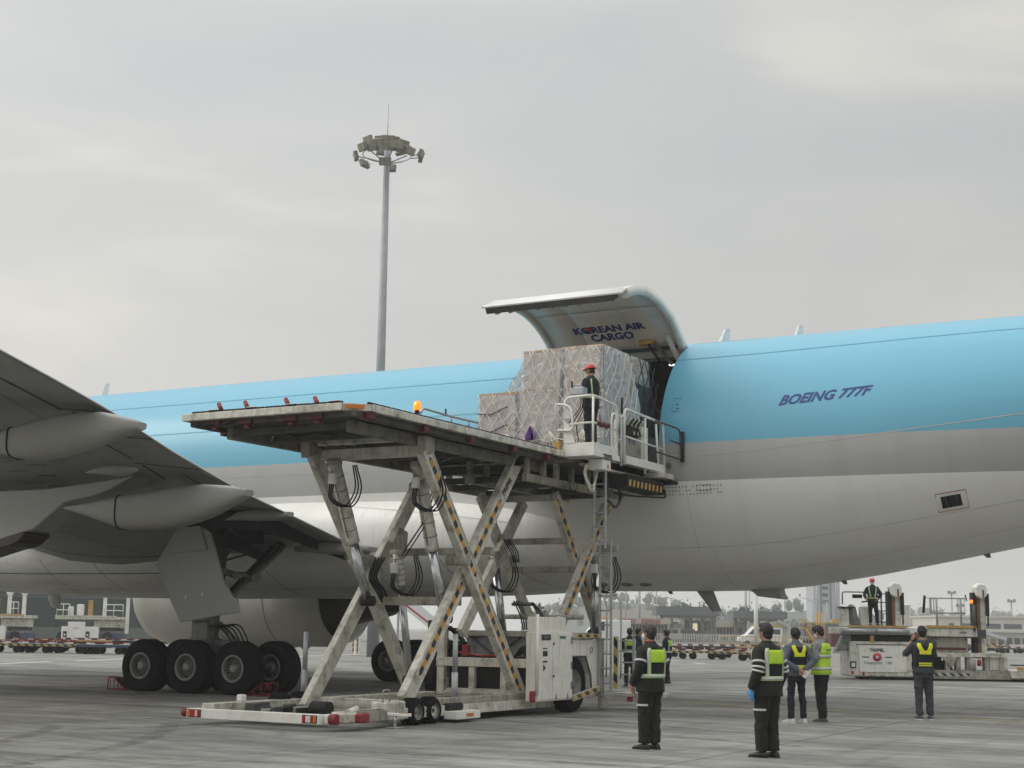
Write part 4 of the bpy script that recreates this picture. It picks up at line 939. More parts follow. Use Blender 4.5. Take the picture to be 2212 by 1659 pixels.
MB().tube(catmull([U(1318, 1040, x=-13.9), U(1334, 1060, x=-13.7), U(1340, 1085, x=-13.6), U(1330, 1105, x=-13.6), U(1312, 1090, x=-13.8)], 6), .035, 8).build('bridge_hose', 'gear_dark', br)
MB().tube(catmull([U(1228, 1050, x=-14.2), U(1232, 1068, x=-14.2), U(1242, 1070, x=-14.2), U(1246, 1055, x=-14.2)], 6), .018, 6).build('bridge_hose', 'dark', br)
# bridge scissor
fR, fL = -14.4, -16.15
leg('bridge_arm', (1201, 1068), (1292, 1346), fR, w_=.25, t=.13, tape=((.05, .47), (.62, .97)))
leg('bridge_arm', (1314, 1094), (1216, 1346), fR+.18, w_=.25, t=.13, tape=((.0, .4), (.44, .97)))
leg('bridge_arm', (1032, 1070), (1136, 1330), fL, outer=False, w_=.25, t=.13)
leg('bridge_arm', (1126, 1085), (990, 1368), fL+.18, outer=False, w_=.25, t=.13)
for a, xa, xb in (((1045, 1080), fL, fR), ((1072, 1171), fL, fR), ((1098, 1231), fL, fR)): xbar('bridge_cross_member', a, xa, xb+.02, .13, .13, 'grimy')
xbar('bridge_cross_member', (1090, 1332), -16.0, -14.2, .1, .1, 'grimy', round_=True)
ram(((1290, 1210), (1284, 1370)), -14.2, .07, .1, .1)
for k in range(4): MB().tube(catmull([U(1088+4*k, 1165, x=-15.6), U(1102+5*k, 1190, x=-15.5), U(1112+3*k, 1215, x=-15.5)], 6), .016, 6).build('hydraulic_hose', 'dark', ld)
for k in range(3): MB().tube(catmull([U(1110+5*k, 1298, x=-15.4), U(1124+5*k, 1330, x=-15.2), U(1130+4*k, 1360, x=-15.1)], 6), .016, 6).build('hydraulic_hose', 'dark', ld)
for k in range(3): MB().tube(catmull([U(1148, 1302, x=-14.8), U(1158+4*k, 1318, x=-14.7), U(1166+5*k, 1340, x=-14.6)], 6), .016, 6).build('hydraulic_hose', 'dark', ld)
MB().tube([U(1108, 1305, x=-15.6), U(1152, 1305, x=-14.8)], .04, 8).build('hose_bracket', 'gear_dark', ld)

# --- operator stand on the right
op = LB('operator_stand', 'white_clean', (-13.83, -13.1, 26.85, 28.1, 5.08, 5.2))
LB('stand_box', 'white_clean', (-13.82, -13.12, 26.87, 28.05, 5.205, 5.36), par=op)
b = MB(); b.prism([(-13.8, 26.86, 5.36), (-13.55, 26.86, 5.36), (-13.62, 26.86, 5.65), (-13.8, 26.86, 5.85)], (0, .02, 0)); b.build('stand_panel', 'white_clean', op)
text('maker_title', 'TREPEL', .14, (-13.095, 27.5, 5.07), (0, 1, 0), (0, 0, 1), 'ink_black', op, bold=.004, shear=.2)
H = 1.12; zf = 5.2
def R_(name, pts, r=.026, m='white_clean', rc=.14, par=op): return MB().tube(rail(pts, rc=rc), r, 8).build(name, m, par)
R_('guard_rail', [(-13.8, 26.9, 5.1), (-13.8, 26.9, zf+H), (-13.15, 26.9, zf+H+.02), (-13.15, 28.05, zf+H-.05), (-13.15, 28.05, 5.1)], .03)
R_('guard_rail', [(-13.95, 26.86, zf+.45), (-13.98, 26.8, zf+H-.12), (-13.6, 26.78, zf+H-.2), (-13.55, 26.8, zf+.4), (-13.95, 26.86, zf+.45)], .024)
R_('guard_rail', [(-13.8, 26.9, zf+.55), (-13.15, 26.9, zf+.58), (-13.15, 28.05, zf+.55)], .022)
R_('guard_rail', [(-13.16, 26.92, 5.1), (-13.16, 26.92, zf+H)], .026)
R_('guard_rail', [(-13.3, 28.12, 5.1), (-13.3, 28.12, zf+.95), (-13.3, 28.6, zf+.92), (-13.3, 28.6, 5.05)], .022)
R_('guard_rail', [(-13.3, 28.12, zf+.42), (-13.3, 28.6, zf+.4)], .018)
LB('guard_post', 'galv', (-13.82, -13.74, 28.0, 28.08, 5.1, 6.1), par=op)
LB('control_box', 'galv', (-13.72, -13.42, 26.98, 27.2, 6.38, 6.55), par=op, bevel=.02)
MB().cyl((-13.68, 27.0, 6.5), (-13.70, 27.0, 6.68), .02, 8).build('joystick', 'dark', op)
for k in range(3): MB().tube(catmull([(-13.5+.04*k, 27.05, 6.38), (-13.5+.05*k, 26.98, 6.1), (-13.75+.1*k, 26.95, 5.75), (-13.7+.1*k, 26.95, 5.4)], 6), .012, 6).build('control_cable', 'dark', op)
for k in range(5):
    MB().sphere((-13.12, 27.12+.11*k, 5.78-.02*(k % 2)), (.05, .07, .06), 8, 6).build('red_strap', 'dark_red', op)
LB('notice_sheet', 'white_paint', (-13.78, -13.66, 26.855, 26.865, 5.88, 6.1), par=op, bevel=0)
LB('yellow_stop', 'ochre', (-13.98, -13.86, 26.75, 26.9, 5.06, 5.4), par=op)
LB('junction_box', 'white_clean', (-13.45, -13.12, 27.3, 27.7, 4.84, 5.06), par=op)
MB().prism([(-13.118, 27.5, 4.89), (-13.118, 27.6, 4.89), (-13.118, 27.55, 4.99)], (.004, 0, 0)).build('warning_sticker', 'lamp_orange', op)
for k in range(3): MB().tube(catmull([(-13.4, 27.2-.05*k, 4.95), (-13.4, 27.1-.04*k, 4.7), (-13.35, 27.3, 4.5-.06*k), (-13.3, 27.45, 4.84)], 6), .016, 6).build('control_cable', 'white', op)
# side railing of the bridge
zb = 5.0
sr = R_('side_railing', [(-13.3, 28.75, zb), (-13.3, 28.75, zb+1.22), (-13.3, 30.85, zb+1.16), (-13.3, 30.95, zb)], .032, par=ld)
R_('side_rail_post', [(-13.3, 29.85, zb-.1), (-13.3, 29.85, zb+1.18)], .028, par=sr); R_('side_rail_bar', [(-13.3, 28.75, zb+.62), (-13.3, 30.9, zb+.56)], .024, par=sr)
R_('side_rail_post', [(-13.3, 30.6, zb+.1), (-13.3, 30.45, zb+1.1)], .03, par=sr)
R_('side_rail_loop', [(-13.36, 28.72, zb+.05), (-13.38, 28.42, zb+.15), (-13.36, 28.4, zb+.95), (-13.3, 28.7, zb+1.05)], .024, par=sr)
LB('kick_plate', 'white_clean', (-13.33, -13.27, 28.8, 30.9, zb+.02, zb+.2), par=sr)
R_('sliding_rail', [(-13.2, 30.2, zb+1.14), (-13.0, 31.15, zb+1.05), (-13.0, 31.2, zb+.35), (-13.2, 30.2, zb+.44)], .022, 'gear_dark', par=sr); R_('sliding_rail', [(-13.05, 30.7, zb+.75), (-13.0, 31.18, zb+.7)], .018, 'gear_dark', par=sr)
MB().cyl((-12.98, 31.22, zb+.3), (-12.98, 31.24, zb+1.0), .05, 10).build('rubber_buffer', 'dark', sr)
LB('control_cabinet', 'white_clean', (-13.75, -13.45, 30.0, 30.35, zb+.17, zb+1.0), par=sr); LB('control_cabinet', 'gear_dark', (-13.72, -13.42, 30.4, 30.75, zb+.17, zb+.8), par=sr)
LB('side_shelf', 'grimy', (-13.75, -13.45, 28.9, 29.95, zb+.18, zb+.5), par=sr)
for k in range(7):
    MB().tube(catmull([(-13.5, 29.3+.1*k, zb+.9+.04*random.random()), (-13.42, 29.4+.1*k, zb+1.1), (-13.5, 29.55+.1*k, zb+1.0), (-13.45, 29.6+.11*k, zb+.75)], 6), .025, 6).build('coiled_cable', 'dark' if k % 2 else 'white', sr)
LB('motor_block', 'dark', (-13.7, -13.45, 29.2, 29.9, zb+.7, zb+.95), par=sr, bevel=.04)
MB().cyl((-13.45, 28.95, zb+1.15), (-13.45, 28.95, zb+1.5), .025, 8).build('antenna_stub', 'dark', sr)

# --- ladders
def ladder(x, y0, z0, z1, w_, m='galv', step=.3, name='ladder'):
    o = MB().bx(x-.02, x+.02, y0-.03, y0+.03, z0, z1).build(name, m, ld, bevel=.006)
    MB().bx(x+w_-.02, x+w_+.02, y0-.03, y0+.03, z0, z1).build('ladder_rail', m, o, bevel=.006)
    z = z0+.15
    while z < z1: MB().cyl((x, y0, z), (x+w_, y0, z), .018, 8).build('rung', m, o); z += step
    return o
q0, q1 = U(1284, 1100, y=27.9), U(1308, 1100, y=27.9)
ladder(q0.x, 27.9, 3.35, 5.1, q1.x-q0.x)
q0, q1 = U(1296, 1300, y=28.3), U(1320, 1300, y=28.3)
lo = ladder(q0.x, 28.3, .42, 3.55, q1.x-q0.x)
LB('ladder_bracket', 'grimy', (q0.x-.1, q1.x+.12, 28.32, 28.42, 3.3, 3.45), par=lo)
for dx in (0, .33): R_('grab_rail', [(q0.x+.08+dx, 28.1, 2.38), (q0.x+.2+dx, 28.0, 2.4), (q0.x+.3+dx, 28.0, 2.2), (q0.x+.3+dx, 28.0, .9), (q0.x+.2+dx, 28.2, .7)], .018, 'galv', rc=.12, par=lo)
a = U(1329, 1375, y=28.4); c_ = U(1329, 1488, y=28.4)
o = MB().beam(V((a.x, 28.45, a.z)), V((a.x, 28.45, c_.z)), .1, .06).build('striped_post', 'white', ld)
MB().strip(V((a.x, 28.415, c_.z)), V((a.x, 28.415, a.z)), .09, (1, 0, 0)).build('hazard_tape', 'tape_skew', o)
b = MB(); x0 = a.x+.1
for z in (.5, .75, 1.0, 1.25, 1.45): b.cyl((x0, 28.5, z), (x0+.28, 28.5, z), .016, 6)
b.bx(x0+.26, x0+.3, 28.47, 28.53, .4, 1.5); b.build('step_frame', 'galv', ld)
LB('rear_step', 'white', (-13.6, -12.55, 28.9, 29.6, .28, .36))

# --- chassis
ch = LB('chassis', 'white', (-14.28, -14.02, 19.7, 27.4, .12, .30))
LB('chassis_rail', 'grimy', (-14.22, -14.06, 22.6, 27.0, .302, .42), par=ch); LB('chassis_rail', 'white', (-16.98, -16.72, 19.7, 27.4, .12, .34), par=ch)
for y in (20.6, 22.0, 24.6, 26.6): LB('chassis_cross', 'grimy', (-16.72, -14.28, y-.08, y+.08, .15, .28), par=ch)
LB('chassis_floor', 'grimy', (-16.72, -14.28, 22.9, 27.4, .2, .24), par=ch)
bp_ = LB('rear_bumper', 'white_clean', (-17.02, -14.28, 19.36, 19.48, .11, .27), par=ch)
LB('bumper_end', 'white_clean', (-17.1, -16.95, 19.48, 19.75, .12, .26), (-14.38, -14.2, 19.5, 19.8, .12, .26), par=ch)
for x0 in (-16.99, -14.60):
    LB('lamp_housing', 'dark', (x0, x0+.29, 19.352, 19.362, .128, .255), par=bp_, bevel=0)
    sq = ('lamp_orange', 'lamp_red', 'lamp_clear', 'lamp_red') if x0 < -15 else ('lamp_red', 'lamp_clear', 'lamp_red', 'lamp_orange')
    ws = (.06, .1, .05, .06); x = x0+.01
    for s, w_ in zip(sq, ws): LB('tail_lamp', s, (x, x+w_-.004, 19.344, 19.354, .14, .243), par=bp_, bevel=.003); x += w_
MB().cyl((-17.02, 19.42, .2), (-17.13, 19.42, .2), .075, 12).build('corner_reflector', 'red', bp_)
MB().cyl((-14.18, 19.55, .19), (-14.05, 19.55, .19), .085, 12).build('corner_reflector', 'red', bp_)
LB('tow_fitting', 'white', (-14.12, -13.92, 19.6, 19.95, .12, .3), par=ch, bevel=.03); LB('tow_fitting', 'red', (-13.93, -13.8, 19.85, 20.1, .13, .28), par=ch, bevel=.02)
MB().cyl((-14.0, 19.75, .28), (-14.0, 20.0, .34), .06, 10).build('hitch', 'white', ch)
LB('valve_block', 'white_clean', (-16.95, -16.83, 20.55, 20.7, .34, .46), par=ch, bevel=.02)
for k in range(16):
    x = -16.6+random.random()*1.6; LB('chain_gear', random.choice(['dark', 'grimy', 'gear_dark']), (x, x+random.uniform(.08, .22), 19.95+random.random()*.5, 20.55, .18, .26+random.random()*.1), par=ch, bevel=.015)
MB().cyl((-15.1, 20.3, .3), (-14.75, 20.3, .3), .12, 14).build('hydraulic_motor', 'dark', ch)
LB('side_frame', 'white', (-14.35, -14.02, 20.9, 21.5, .1, .42), par=ch, bevel=.03); LB('side_frame', 'grimy', (-14.18, -14.0, 20.0, 20.9, .12, .3), par=ch)
R_('lashing_loop', [(-14.0, 20.75, .42), (-14.0, 20.75, .62), (-14.0, 20.95, .62), (-14.0, 20.95, .42)], .012, 'grimy', rc=.04, par=ch)
# jack foot
LB('jack_arm', 'white_clean', (-13.98, -13.55, 20.85, 20.95, .2, .25), par=ch); MB().cyl((-13.85, 20.9, .02), (-13.85, 20.9, .25), .035, 10).build('jack_leg', 'chrome', ch); LB('jack_foot', 'galv', (-13.98, -13.72, 20.8, 21.0, .0, .02), par=ch)
LB('jack_arm', 'tape_white' and 'ochre', (-13.75, -13.56, 20.853, 20.953, .205, .253), par=ch)
# bogie wheels
def small_wheel(x, y, r_, w_, rimr, par, name='bogie_wheel', seg=28):
    b = MB(); b.lathe([(-w_/2, rimr), (-w_/2-.01, r_*.8), (-w_/2+.03, r_*.97), (-w_*.2, r_), (w_*.2, r_), (w_/2-.03, r_*.97), (w_/2+.01, r_*.8), (w_/2, rimr)], (x, y, r_-.003), (1, 0, 0), seg)
    for k in range(20):
        t = 2*PI*k/20
        if r_ < .3: b.box((x, y+r_*math.cos(t), r_-.003+r_*math.sin(t)), (w_*.7, .02, .03), Matrix.Rotation(t, 3, 'X'))
    o = b.build(name, 'rubber', par)
    for i, v in enumerate(o.data.vertices):
        if v.co.z < .002: v.co.z = .002
    MB().lathe([(w_/2-.005, rimr), (w_/2-.03, rimr*.93), (w_/2-.09, rimr*.85), (w_/2-.09, rimr*.35), (w_/2-.05, rimr*.3), (w_/2-.05, 0)], (x, y, r_-.003), (1, 0, 0), 24).build('wheel_disc', 'gear_grey', o)
    return o
for y in (21.78, 22.36): small_wheel(-14.1 if y < 22 else -14.12, y, .228, .30, .135, ch); small_wheel(-16.95, y+.0, .228, .28, .135, ch)
LB('wheel_bracket', 'white', (-14.5, -14.27, 21.5, 22.7, .14, .4), par=ch)
LB('side_box', 'white_clean', (-14.02, -13.75, 22.72, 23.55, .06, .2), par=ch); LB('side_marker', 'lamp_orange', (-13.752, -13.745, 23.05, 23.3, .1, .16), par=ch, bevel=0)
LB('winch', 'dark', (-14.2, -13.95, 22.75, 23.3, .2, .33), par=ch, bevel=.03)
# stabiliser posts
for (x, y) in ((-17.14, 22.75), (-14.38, 23.66)):
    o = MB().tube([(x, y, .3), (x, y, .85)], .062, 16).build('stabiliser', 'galv', ch); MB().cyl((x, y, .85), (x, y, 1.55), .048, 16).build('stabiliser_rod', 'galv', o); LB('stabiliser_base', 'grimy', (x-.1, x+.1, y-.1, y+.1, .1, .32), par=ch)
# --- engine end
en = LB('engine_bay', 'grimy', (-16.8, -14.2, 26.9, 29.3, .35, .62))
LB('bay_beam', 'white', (-16.6, -13.9, 26.55, 26.68, .88, 1.06), par=en); LB('bay_beam', 'white', (-16.6, -16.42, 26.58, 26.7, .3, 1.9), par=en)
for x in (-15.75, -15.0, -14.35): LB('bay_post', 'white', (x-.07, x+.07, 26.57, 26.67, .36, .88), par=en)
LB('radiator', 'dark', (-16.4, -14.0, 26.75, 27.0, .38, .88), par=en); LB('fuel_tank', 'grimy', (-16.3, -14.1, 26.3, 26.9, .2, .44), par=en, bevel=.08)
LB('louvre_panel', 'gear_grey', (-16.3, -14.9, 27.3, 27.36, 1.08, 1.5), par=en)
for s in (-1, 1): MB().beam((-15.6, 27.27, 1.1), (-15.6+s*.6, 27.27, 1.48), .03, .05).build('louvre_brace', 'gear_dark', en)
LB('bay_top', 'grimy', (-16.4, -14.9, 27.2, 27.6, 1.5, 1.62), par=en)
LB('engine_block', 'gear_dark', (-15.6, -14.0, 27.4, 28.6, .62, 1.35), par=en, bevel=.05)
for k in range(6): MB().tube(catmull([(-14.9+.1*k, 26.9, 1.1+.04*k), (-14.6, 26.75, 1.3-.03*k), (-14.2, 26.8, 1.12+.05*k), (-13.9, 26.9, 1.2)], 5), .035, 6).build('engine_hose', 'dark', en)
MB().tube([(-16.2, 26.8, 1.15), (-15.6, 26.75, 1.1), (-14.9, 26.78, 1.12)], .03, 8).build('red_hose', 'red', en); LB('red_bracket', 'red', (-16.1, -15.95, 26.75, 26.85, 1.08, 1.32), par=en)
xbar('top_rail', (1092, 1332), -15.6, -13.75, .1, .1, 'grimy', round_=True)
# cabinets
cb = LB('cabinet', 'cabinet', (-13.9, -13.68, 25.52, 27.08, .27, 1.6))
LB('cabinet_upper', 'cabinet', (-13.92, -13.74, 25.6, 26.9, 1.605, 1.9), par=cb)
LB('cabinet_door', 'cabinet', (-13.68, -13.665, 26.22, 27.06, .3, 1.58), par=cb, bevel=.005); LB('cabinet_door', 'cabinet', (-13.68, -13.668, 25.56, 26.2, .3, 1.58), par=cb, bevel=.005)
MB().cyl((-13.66, 25.53, .4), (-13.66, 25.53, 1.95), .035, 10).build('corner_pipe', 'white_clean', cb)
for y, z in ((26.23, .75), (26.23, 1.38)): LB('hinge', 'dark', (-13.664, -13.655, y-.03, y+.03, z-.02, z+.02), par=cb, bevel=0)
for y, z in ((27.02, .55), (27.02, .95), (27.02, 1.45)): LB('latch', 'gear_grey', (-13.664, -13.65, y-.03, y+.01, z-.07, z+.07), par=cb, bevel=0)
LB('name_plate', 'ink_black', (-13.666, -13.66, 25.72, 26.1, 1.45, 1.56), par=cb, bevel=0); text('name_plate_text', 'TREPEL', .07, (-13.658, 25.91, 1.48), (0, 1, 0), (0, 0, 1), 'ink_grey', cb, bold=.002)
LB('green_plate', 'ink_green', (-13.664, -13.658, 26.5, 26.75, 1.48, 1.53), par=cb, bevel=0)
LB('notice', 'ink_black', (-13.666, -13.66, 25.78, 25.97, 1.14, 1.24), (-13.666, -13.66, 25.78, 25.96, 1.28, 1.30), (-13.666, -13.66, 25.78, 25.96, 1.02, 1.05), par=cb, bevel=0)
MB().prism([(-13.662, 25.80, .85), (-13.662, 25.80, .98), (-13.662, 25.90, .915)], (.004, 0, 0)).build('arrow_mark', 'ink_black', cb)
for y in (26.35, 26.85): MB().prism([(-13.663, y-.04, .3), (-13.663, y+.04, .3), (-13.663, y, .42)], (.004, 0, 0)).build('warning_sticker', 'ink_grey', cb)
LB('cabinet_lamp', 'red', (-13.75, -13.66, 25.38, 25.5, .27, .48), par=cb, bevel=.02)
MB().tube([(-13.86, 25.5, 1.02), (-13.86, 25.5, 1.021)], .001, 4)
for y, z, r_ in ((25.49, 1.0, .08), ):
    MB().tube([V((-14.25+r_*math.cos(t), 26.545, .97+r_*math.sin(t))) for t in [2*PI*k/20 for k in range(20)]], .008, 4, closed=True).build('ring_sticker', 'ink_grey', en)
# fender with wheel arch
arch = [(27.1, 1.45), (28.3, 1.45), (28.3, .45), (28.0, .45), (27.95, .75), (27.72, 1.12), (27.1, 1.12)]
fd = MB().prism([V((-13.7, y, z)) for y, z in arch], (-.5, 0, 0)).build('fender', 'cabinet', ld, bevel=.012)
LB('fender_top', 'grimy', (-14.4, -13.78, 27.1, 28.3, 1.452, 1.6), par=fd)
MB().tube([V((-13.695, 28.0+.05*math.cos(t), 1.25+.06*math.sin(t))) for t in [2*PI*k/16 for k in range(16)]], .01, 4, closed=True).build('ring_sticker', 'ink_grey', fd)
MB().tube([V((-13.695, y, z)) for y, z in ((28.0, .47), (27.95, .75), (27.72, 1.12), (27.15, 1.12))], .02, 6).build('arch_lip', 'gear_dark', fd)
for x in (-13.92, -16.9): small_wheel(x, 27.35, .56, .34, .30, ch, 'drive_wheel', 40)
o = MB().bx(-13.66, -13.62, 27.05, 28.3, 1.5, 1.58).build('guard_bar', 'white', ld); MB().strip((-13.617, 27.07, 1.54), (-13.617, 28.28, 1.54), .06, (0, 0, 1)).build('hazard_tape', 'tape_skew', o)
o = MB().beam((-13.64, 27.05, .3), (-13.64, 28.25, .46), .04, .12).build('guard_bar', 'white', ld); MB().strip((-13.617, 27.07, .303), (-13.617, 28.23, .457), .085, (0, 0, 1)).build('hazard_tape', 'tape_skew', o)
LB('corner_post', 'grimy', (-13.75, -13.6, 28.28, 28.42, .3, 1.5)); LB('support_foot', 'grimy', (-13.7, -13.55, 28.3, 28.5, .02, .3), bevel=.03); LB('end_lamp', 'red', (-13.3, -13.2, 28.9, 29.0, .18, .28))
def shiftz(o, dz, skip=('pallet_stop', 'beacon', 'handrail', 'handrail_post', 'antenna_stub')):
    if o.type == 'MESH' and o.name.split('.')[0] not in skip:
        for v in o.data.vertices: v.co.z += dz
    if o.name.split('.')[0] not in skip:
        for c_ in o.children: shiftz(c_, dz, skip)
shiftz(plat, .1); shiftz(br, .1); shiftz(op, .1, ()); shiftz(sr, .2, ())
# ================================================================== pallets of freight
mat('carton', (0.50, 0.42, 0.36), 0.8, var=.12, vs=1.5, dirt=(.28, .2, .15), ds=2, da=.4)
mat('carton_pink', (0.52, 0.45, 0.42), 0.8, var=.1, vs=1.5, dirt=(.3, .22, .2), ds=2, da=.4)
mat('carton_edge', (0.50, 0.29, 0.13), 0.7, var=.15)
mat('net', (0.74, 0.71, 0.62), 0.8, var=.15, vs=12); mat('net_dark', (0.03, 0.035, 0.04), 0.8, var=.2)
mat('purple', (0.20, 0.09, 0.36), 0.6, var=.25, vs=8); mat('tarp', (0.035, 0.04, 0.045), 0.35, var=.3, vs=3, bump=.6, bs=6)
mat('alu', (0.5, 0.5, 0.5), 0.4, .7)
mat('strapping', (0.05, 0.05, 0.09), 0.5)
def film(name, col, alpha):
    m = bpy.data.materials.new(name); m.use_nodes = True; MATS[name] = m; n = m.node_tree.nodes; l = m.node_tree.links; b = n['Principled BSDF']
    b.inputs['Base Color'].default_value = col+(1,); b.inputs['Roughness'].default_value = .1; b.inputs['Specular IOR Level'].default_value = 1.0
    t = n.new('ShaderNodeTexCoord'); w_ = n.new('ShaderNodeTexNoise'); w_.inputs['Scale'].default_value = 3.2; w_.inputs['Detail'].default_value = 6; w_.inputs['Distortion'].default_value = 1.6; l.new(t.outputs['Object'], w_.inputs['Vector'])
    r = n.new('ShaderNodeMapRange'); l.new(w_.outputs[0], r.inputs[0]); r.inputs[1].default_value = .35; r.inputs[2].default_value = .7; r.inputs[3].default_value = alpha-.2; r.inputs[4].default_value = alpha+.22; l.new(r.outputs[0], b.inputs['Alpha'])
    bp = n.new('ShaderNodeBump'); bp.inputs['Strength'].default_value = 1.0; bp.inputs['Distance'].default_value = .06; l.new(w_.outputs[0], bp.inputs['Height']); l.new(bp.outputs[0], b.inputs['Normal'])
film('wrap', (.82, .83, .85), .36); film('wrap_blue', (.58, .68, .76), .55)
DK = 5.31
def crumple(verts_fn, nu, nv, amp=.03, seed=0):
    b = MB(); rows = []
    for i in range(nu+1):
        row = []
        for j in range(nv+1):
            p, nrm = verts_fn(i/nu, j/nv); k = mnoise.fractal(p*2.3+V((seed, 0, 0)), .8, 2.0, 4); row.append(p+nrm*(amp*.5+amp*k))
        rows.append(row)
    b.loft(rows, closed=False); return b
pl1 = thing('freight_pallet', 'tall netted freight pallet in clear wrap on the loader bridge', 'pallet', (-15.2, 29.4, DK))
MB().bx(-16.85, -13.6, 28.3, 30.7, DK, DK+.05).build('pallet_base', 'alu', pl1, bevel=.01)
YP = 28.4
cart = [(-16.75, -15.76, YP, 30.3, DK+.06, 6.9, 'carton_pink'), (-15.72, -14.66, YP, 30.3, DK+.06, 6.9, 'carton_pink'), (-14.62, -13.68, YP, 30.3, DK+.06, 6.9, 'carton_pink'), (-15.63, -14.64, YP+.01, 29.7, 6.92, 7.8, 'carton_pink'), (-14.6, -13.68, YP+.01, 29.7, 6.92, 7.82, 'carton')]
for x0, x1, y0, y1, z0, z1, m in cart:
    o = MB().bx(x0, x1, y0, y1, z0, z1).build('carton', m, pl1, bevel=.015)
    b = MB()
    b.bx(x0-.006, x1+.006, y0-.008, y0+.04, z1-.035, z1+.006); b.bx(x1-.04, x1+.008, y0+.041, y1, z1-.034, z1+.005); b.build('edge_board', 'carton_edge', o)
    MB().bx(x1-.06, x1+.0, y0-.004, y0+.01, z0, z1-.04).build('gap_shade_strip', 'strapping', o)  # dark strip standing in for the shaded gap between cartons
b = crumple(lambda u, v: (V((lerp(-16.78, -13.62, u), YP-.02, lerp(DK+.05, 6.88, v))), V((0, -1, 0))), 40, 22, .012); b.build('plastic_wrap', 'wrap', pl1, recalc=False)
b = crumple(lambda u, v: (V((lerp(-15.66, -13.64, u), YP-.02, lerp(6.86, 7.82, v))), V((0, -1, 0))), 26, 14, .012, 3); b.build('plastic_wrap', 'wrap', pl1, recalc=False)
b = crumple(lambda u, v: (V((-13.645, lerp(YP, 30.3-.6*max(0, v-.55)/.45*1.0, u), lerp(DK+.05, 7.82, v))), V((1, 0, 0))), 24, 26, .02, 5); b.build('plastic_wrap', 'wrap_blue', pl1, recalc=False)  # blue tint on this face imitates a reflection in the film
b = crumple(lambda u, v: (V((lerp(-16.15, -15.62, v**.7), lerp(YP+.05, 29.5, u), lerp(6.9, 7.62, v))), V((-.6, -.2, .6))), 10, 12, .05, 8); b.build('plastic_wrap', 'wrap_blue', pl1, recalc=False)
b = crumple(lambda u, v: (V((lerp(lerp(-16.15, -15.62, v**.7), -15.6, u), YP+.02, lerp(6.88, 7.62, v))), V((0, -1, 0))), 8, 12, .02, 9); b.build('plastic_wrap', 'wrap_blue', pl1, recalc=False)
# net: knotted cords lying on the load
def netmesh(mapf, inside, u0, u1, v0, v1, step, sl, r_, sag=.02):
    b = MB()
    for fam in (1, -1):
        c0 = u0-abs(sl)*(v1-v0)-step
        while c0 < u1+abs(sl)*(v1-v0)+step:
            run = []
            for k in range(61):
                v = lerp(v0, v1, k/60); u = c0+fam*sl*(v-v0)+sag*2*math.sin(v*5+c0*3)+.07*math.sin(c0*13)+.06*math.sin(v*2.3+c0*1.7)+.02*math.sin(v*7+c0*5)
                if inside(u, v): run.append(mapf(u, v))
                else:
                    if len(run) > 2: b.tube(run[::2] if len(run) > 6 else run, r_, 5)
                    run = []
            if len(run) > 2: b.tube(run[::2] if len(run) > 6 else run, r_, 5)
            c0 += step
    return b
ins = lambda u, v: (-16.76 < u < -13.66 and 5.4 < v < 6.9) or (-15.64 < u < -13.66 and 6.85 < v < 7.82) or (v > 6.88 and -16.15+(v-6.9)*.75 < u < -15.6 and v < 7.6)
netmesh(lambda u, v: V((u, YP-.06-.01*math.sin(u*9), v)), ins, -16.76, -13.66, 5.4, 7.82, .34, .52, .009).build('cargo_net', 'net', pl1)
netmesh(lambda u, v: V((-13.585, u, v)), lambda u, v: YP < u < 30.2-.5*max(0, v-6.9) and 5.4 < v < 7.8, YP, 30.3, 5.4, 7.82, .36, .5, .009).build('cargo_net', 'net', pl1)
b = MB()
for z in (5.75, ): b.tube([V((-16.75+.1*k, YP-.07, z+.03*math.sin(k*1.3))) for k in range(32)], .014, 5)
for c0 in (-16.0, -14.9, -14.1):
    for k in range(7): b.tube([V((c0, YP-.075, 5.95)), V((c0+(k-3)*.15, YP-.07, 5.42))], .011, 4)
b.build('net_tensioner', 'net', pl1)
for z0 in (6.05, 6.45): MB().tube([V((-16.78, YP-.03, z0)), V((-16.4, YP-.05, z0-.03)), V((-16.0, YP-.06, z0+.12))], .014, 5).build('strap', 'strapping', pl1)
b = MB(); q = U(1147, 938, y=YP-.12)
b.loft([[q+V((math.cos(t)*r_*(1+.3*math.sin(3*t)), -.05*math.cos(t*2), zz+.02*math.sin(t*2))) for t in [2*PI*k/10 for k in range(10)]] for zz, r_ in ((-.12, .11), (-.06, .14), (.02, .09), (.1, .05), (.16, .015))]); b.build('purple_bag', 'purple', pl1)
# second pallet just inside the door
pl2 = thing('freight_pallet', 'dark tarpaulin covered pallet half inside the aircraft door', 'pallet', (-15.4, 31.6, DK))
MB().bx(-16.9, -13.85, 30.8, 33.1, DK-.1, DK+.04).build('pallet_base', 'alu', pl2)
MB().bx(-16.7, -13.93, 30.35, 31.4, 6.95, 7.93).build('carton', 'carton_edge', pl2, bevel=.02)
MB().bx(-16.7, -13.95, 30.8, 32.9, DK+.05, 6.9).build('carton', 'carton', pl2, bevel=.02)
crumple(lambda u, v: (V((-13.9, lerp(30.36, 31.42, u), lerp(7.2, 7.92, v))), V((1, 0, 0))), 10, 8, .03, 2).build('plastic_wrap', 'wrap_blue', pl2, recalc=False)
def slope(u, v):
    y1 = lerp(32.9, 31.6, v**.6); return V((-13.88+.04*math.sin(u*4), lerp(30.36, y1, u), lerp(DK+.1, 7.3, v))), V((1, 0, 0))
crumple(slope, 18, 20, .06, 4).build('tarpaulin', 'tarp', pl2, recalc=False)
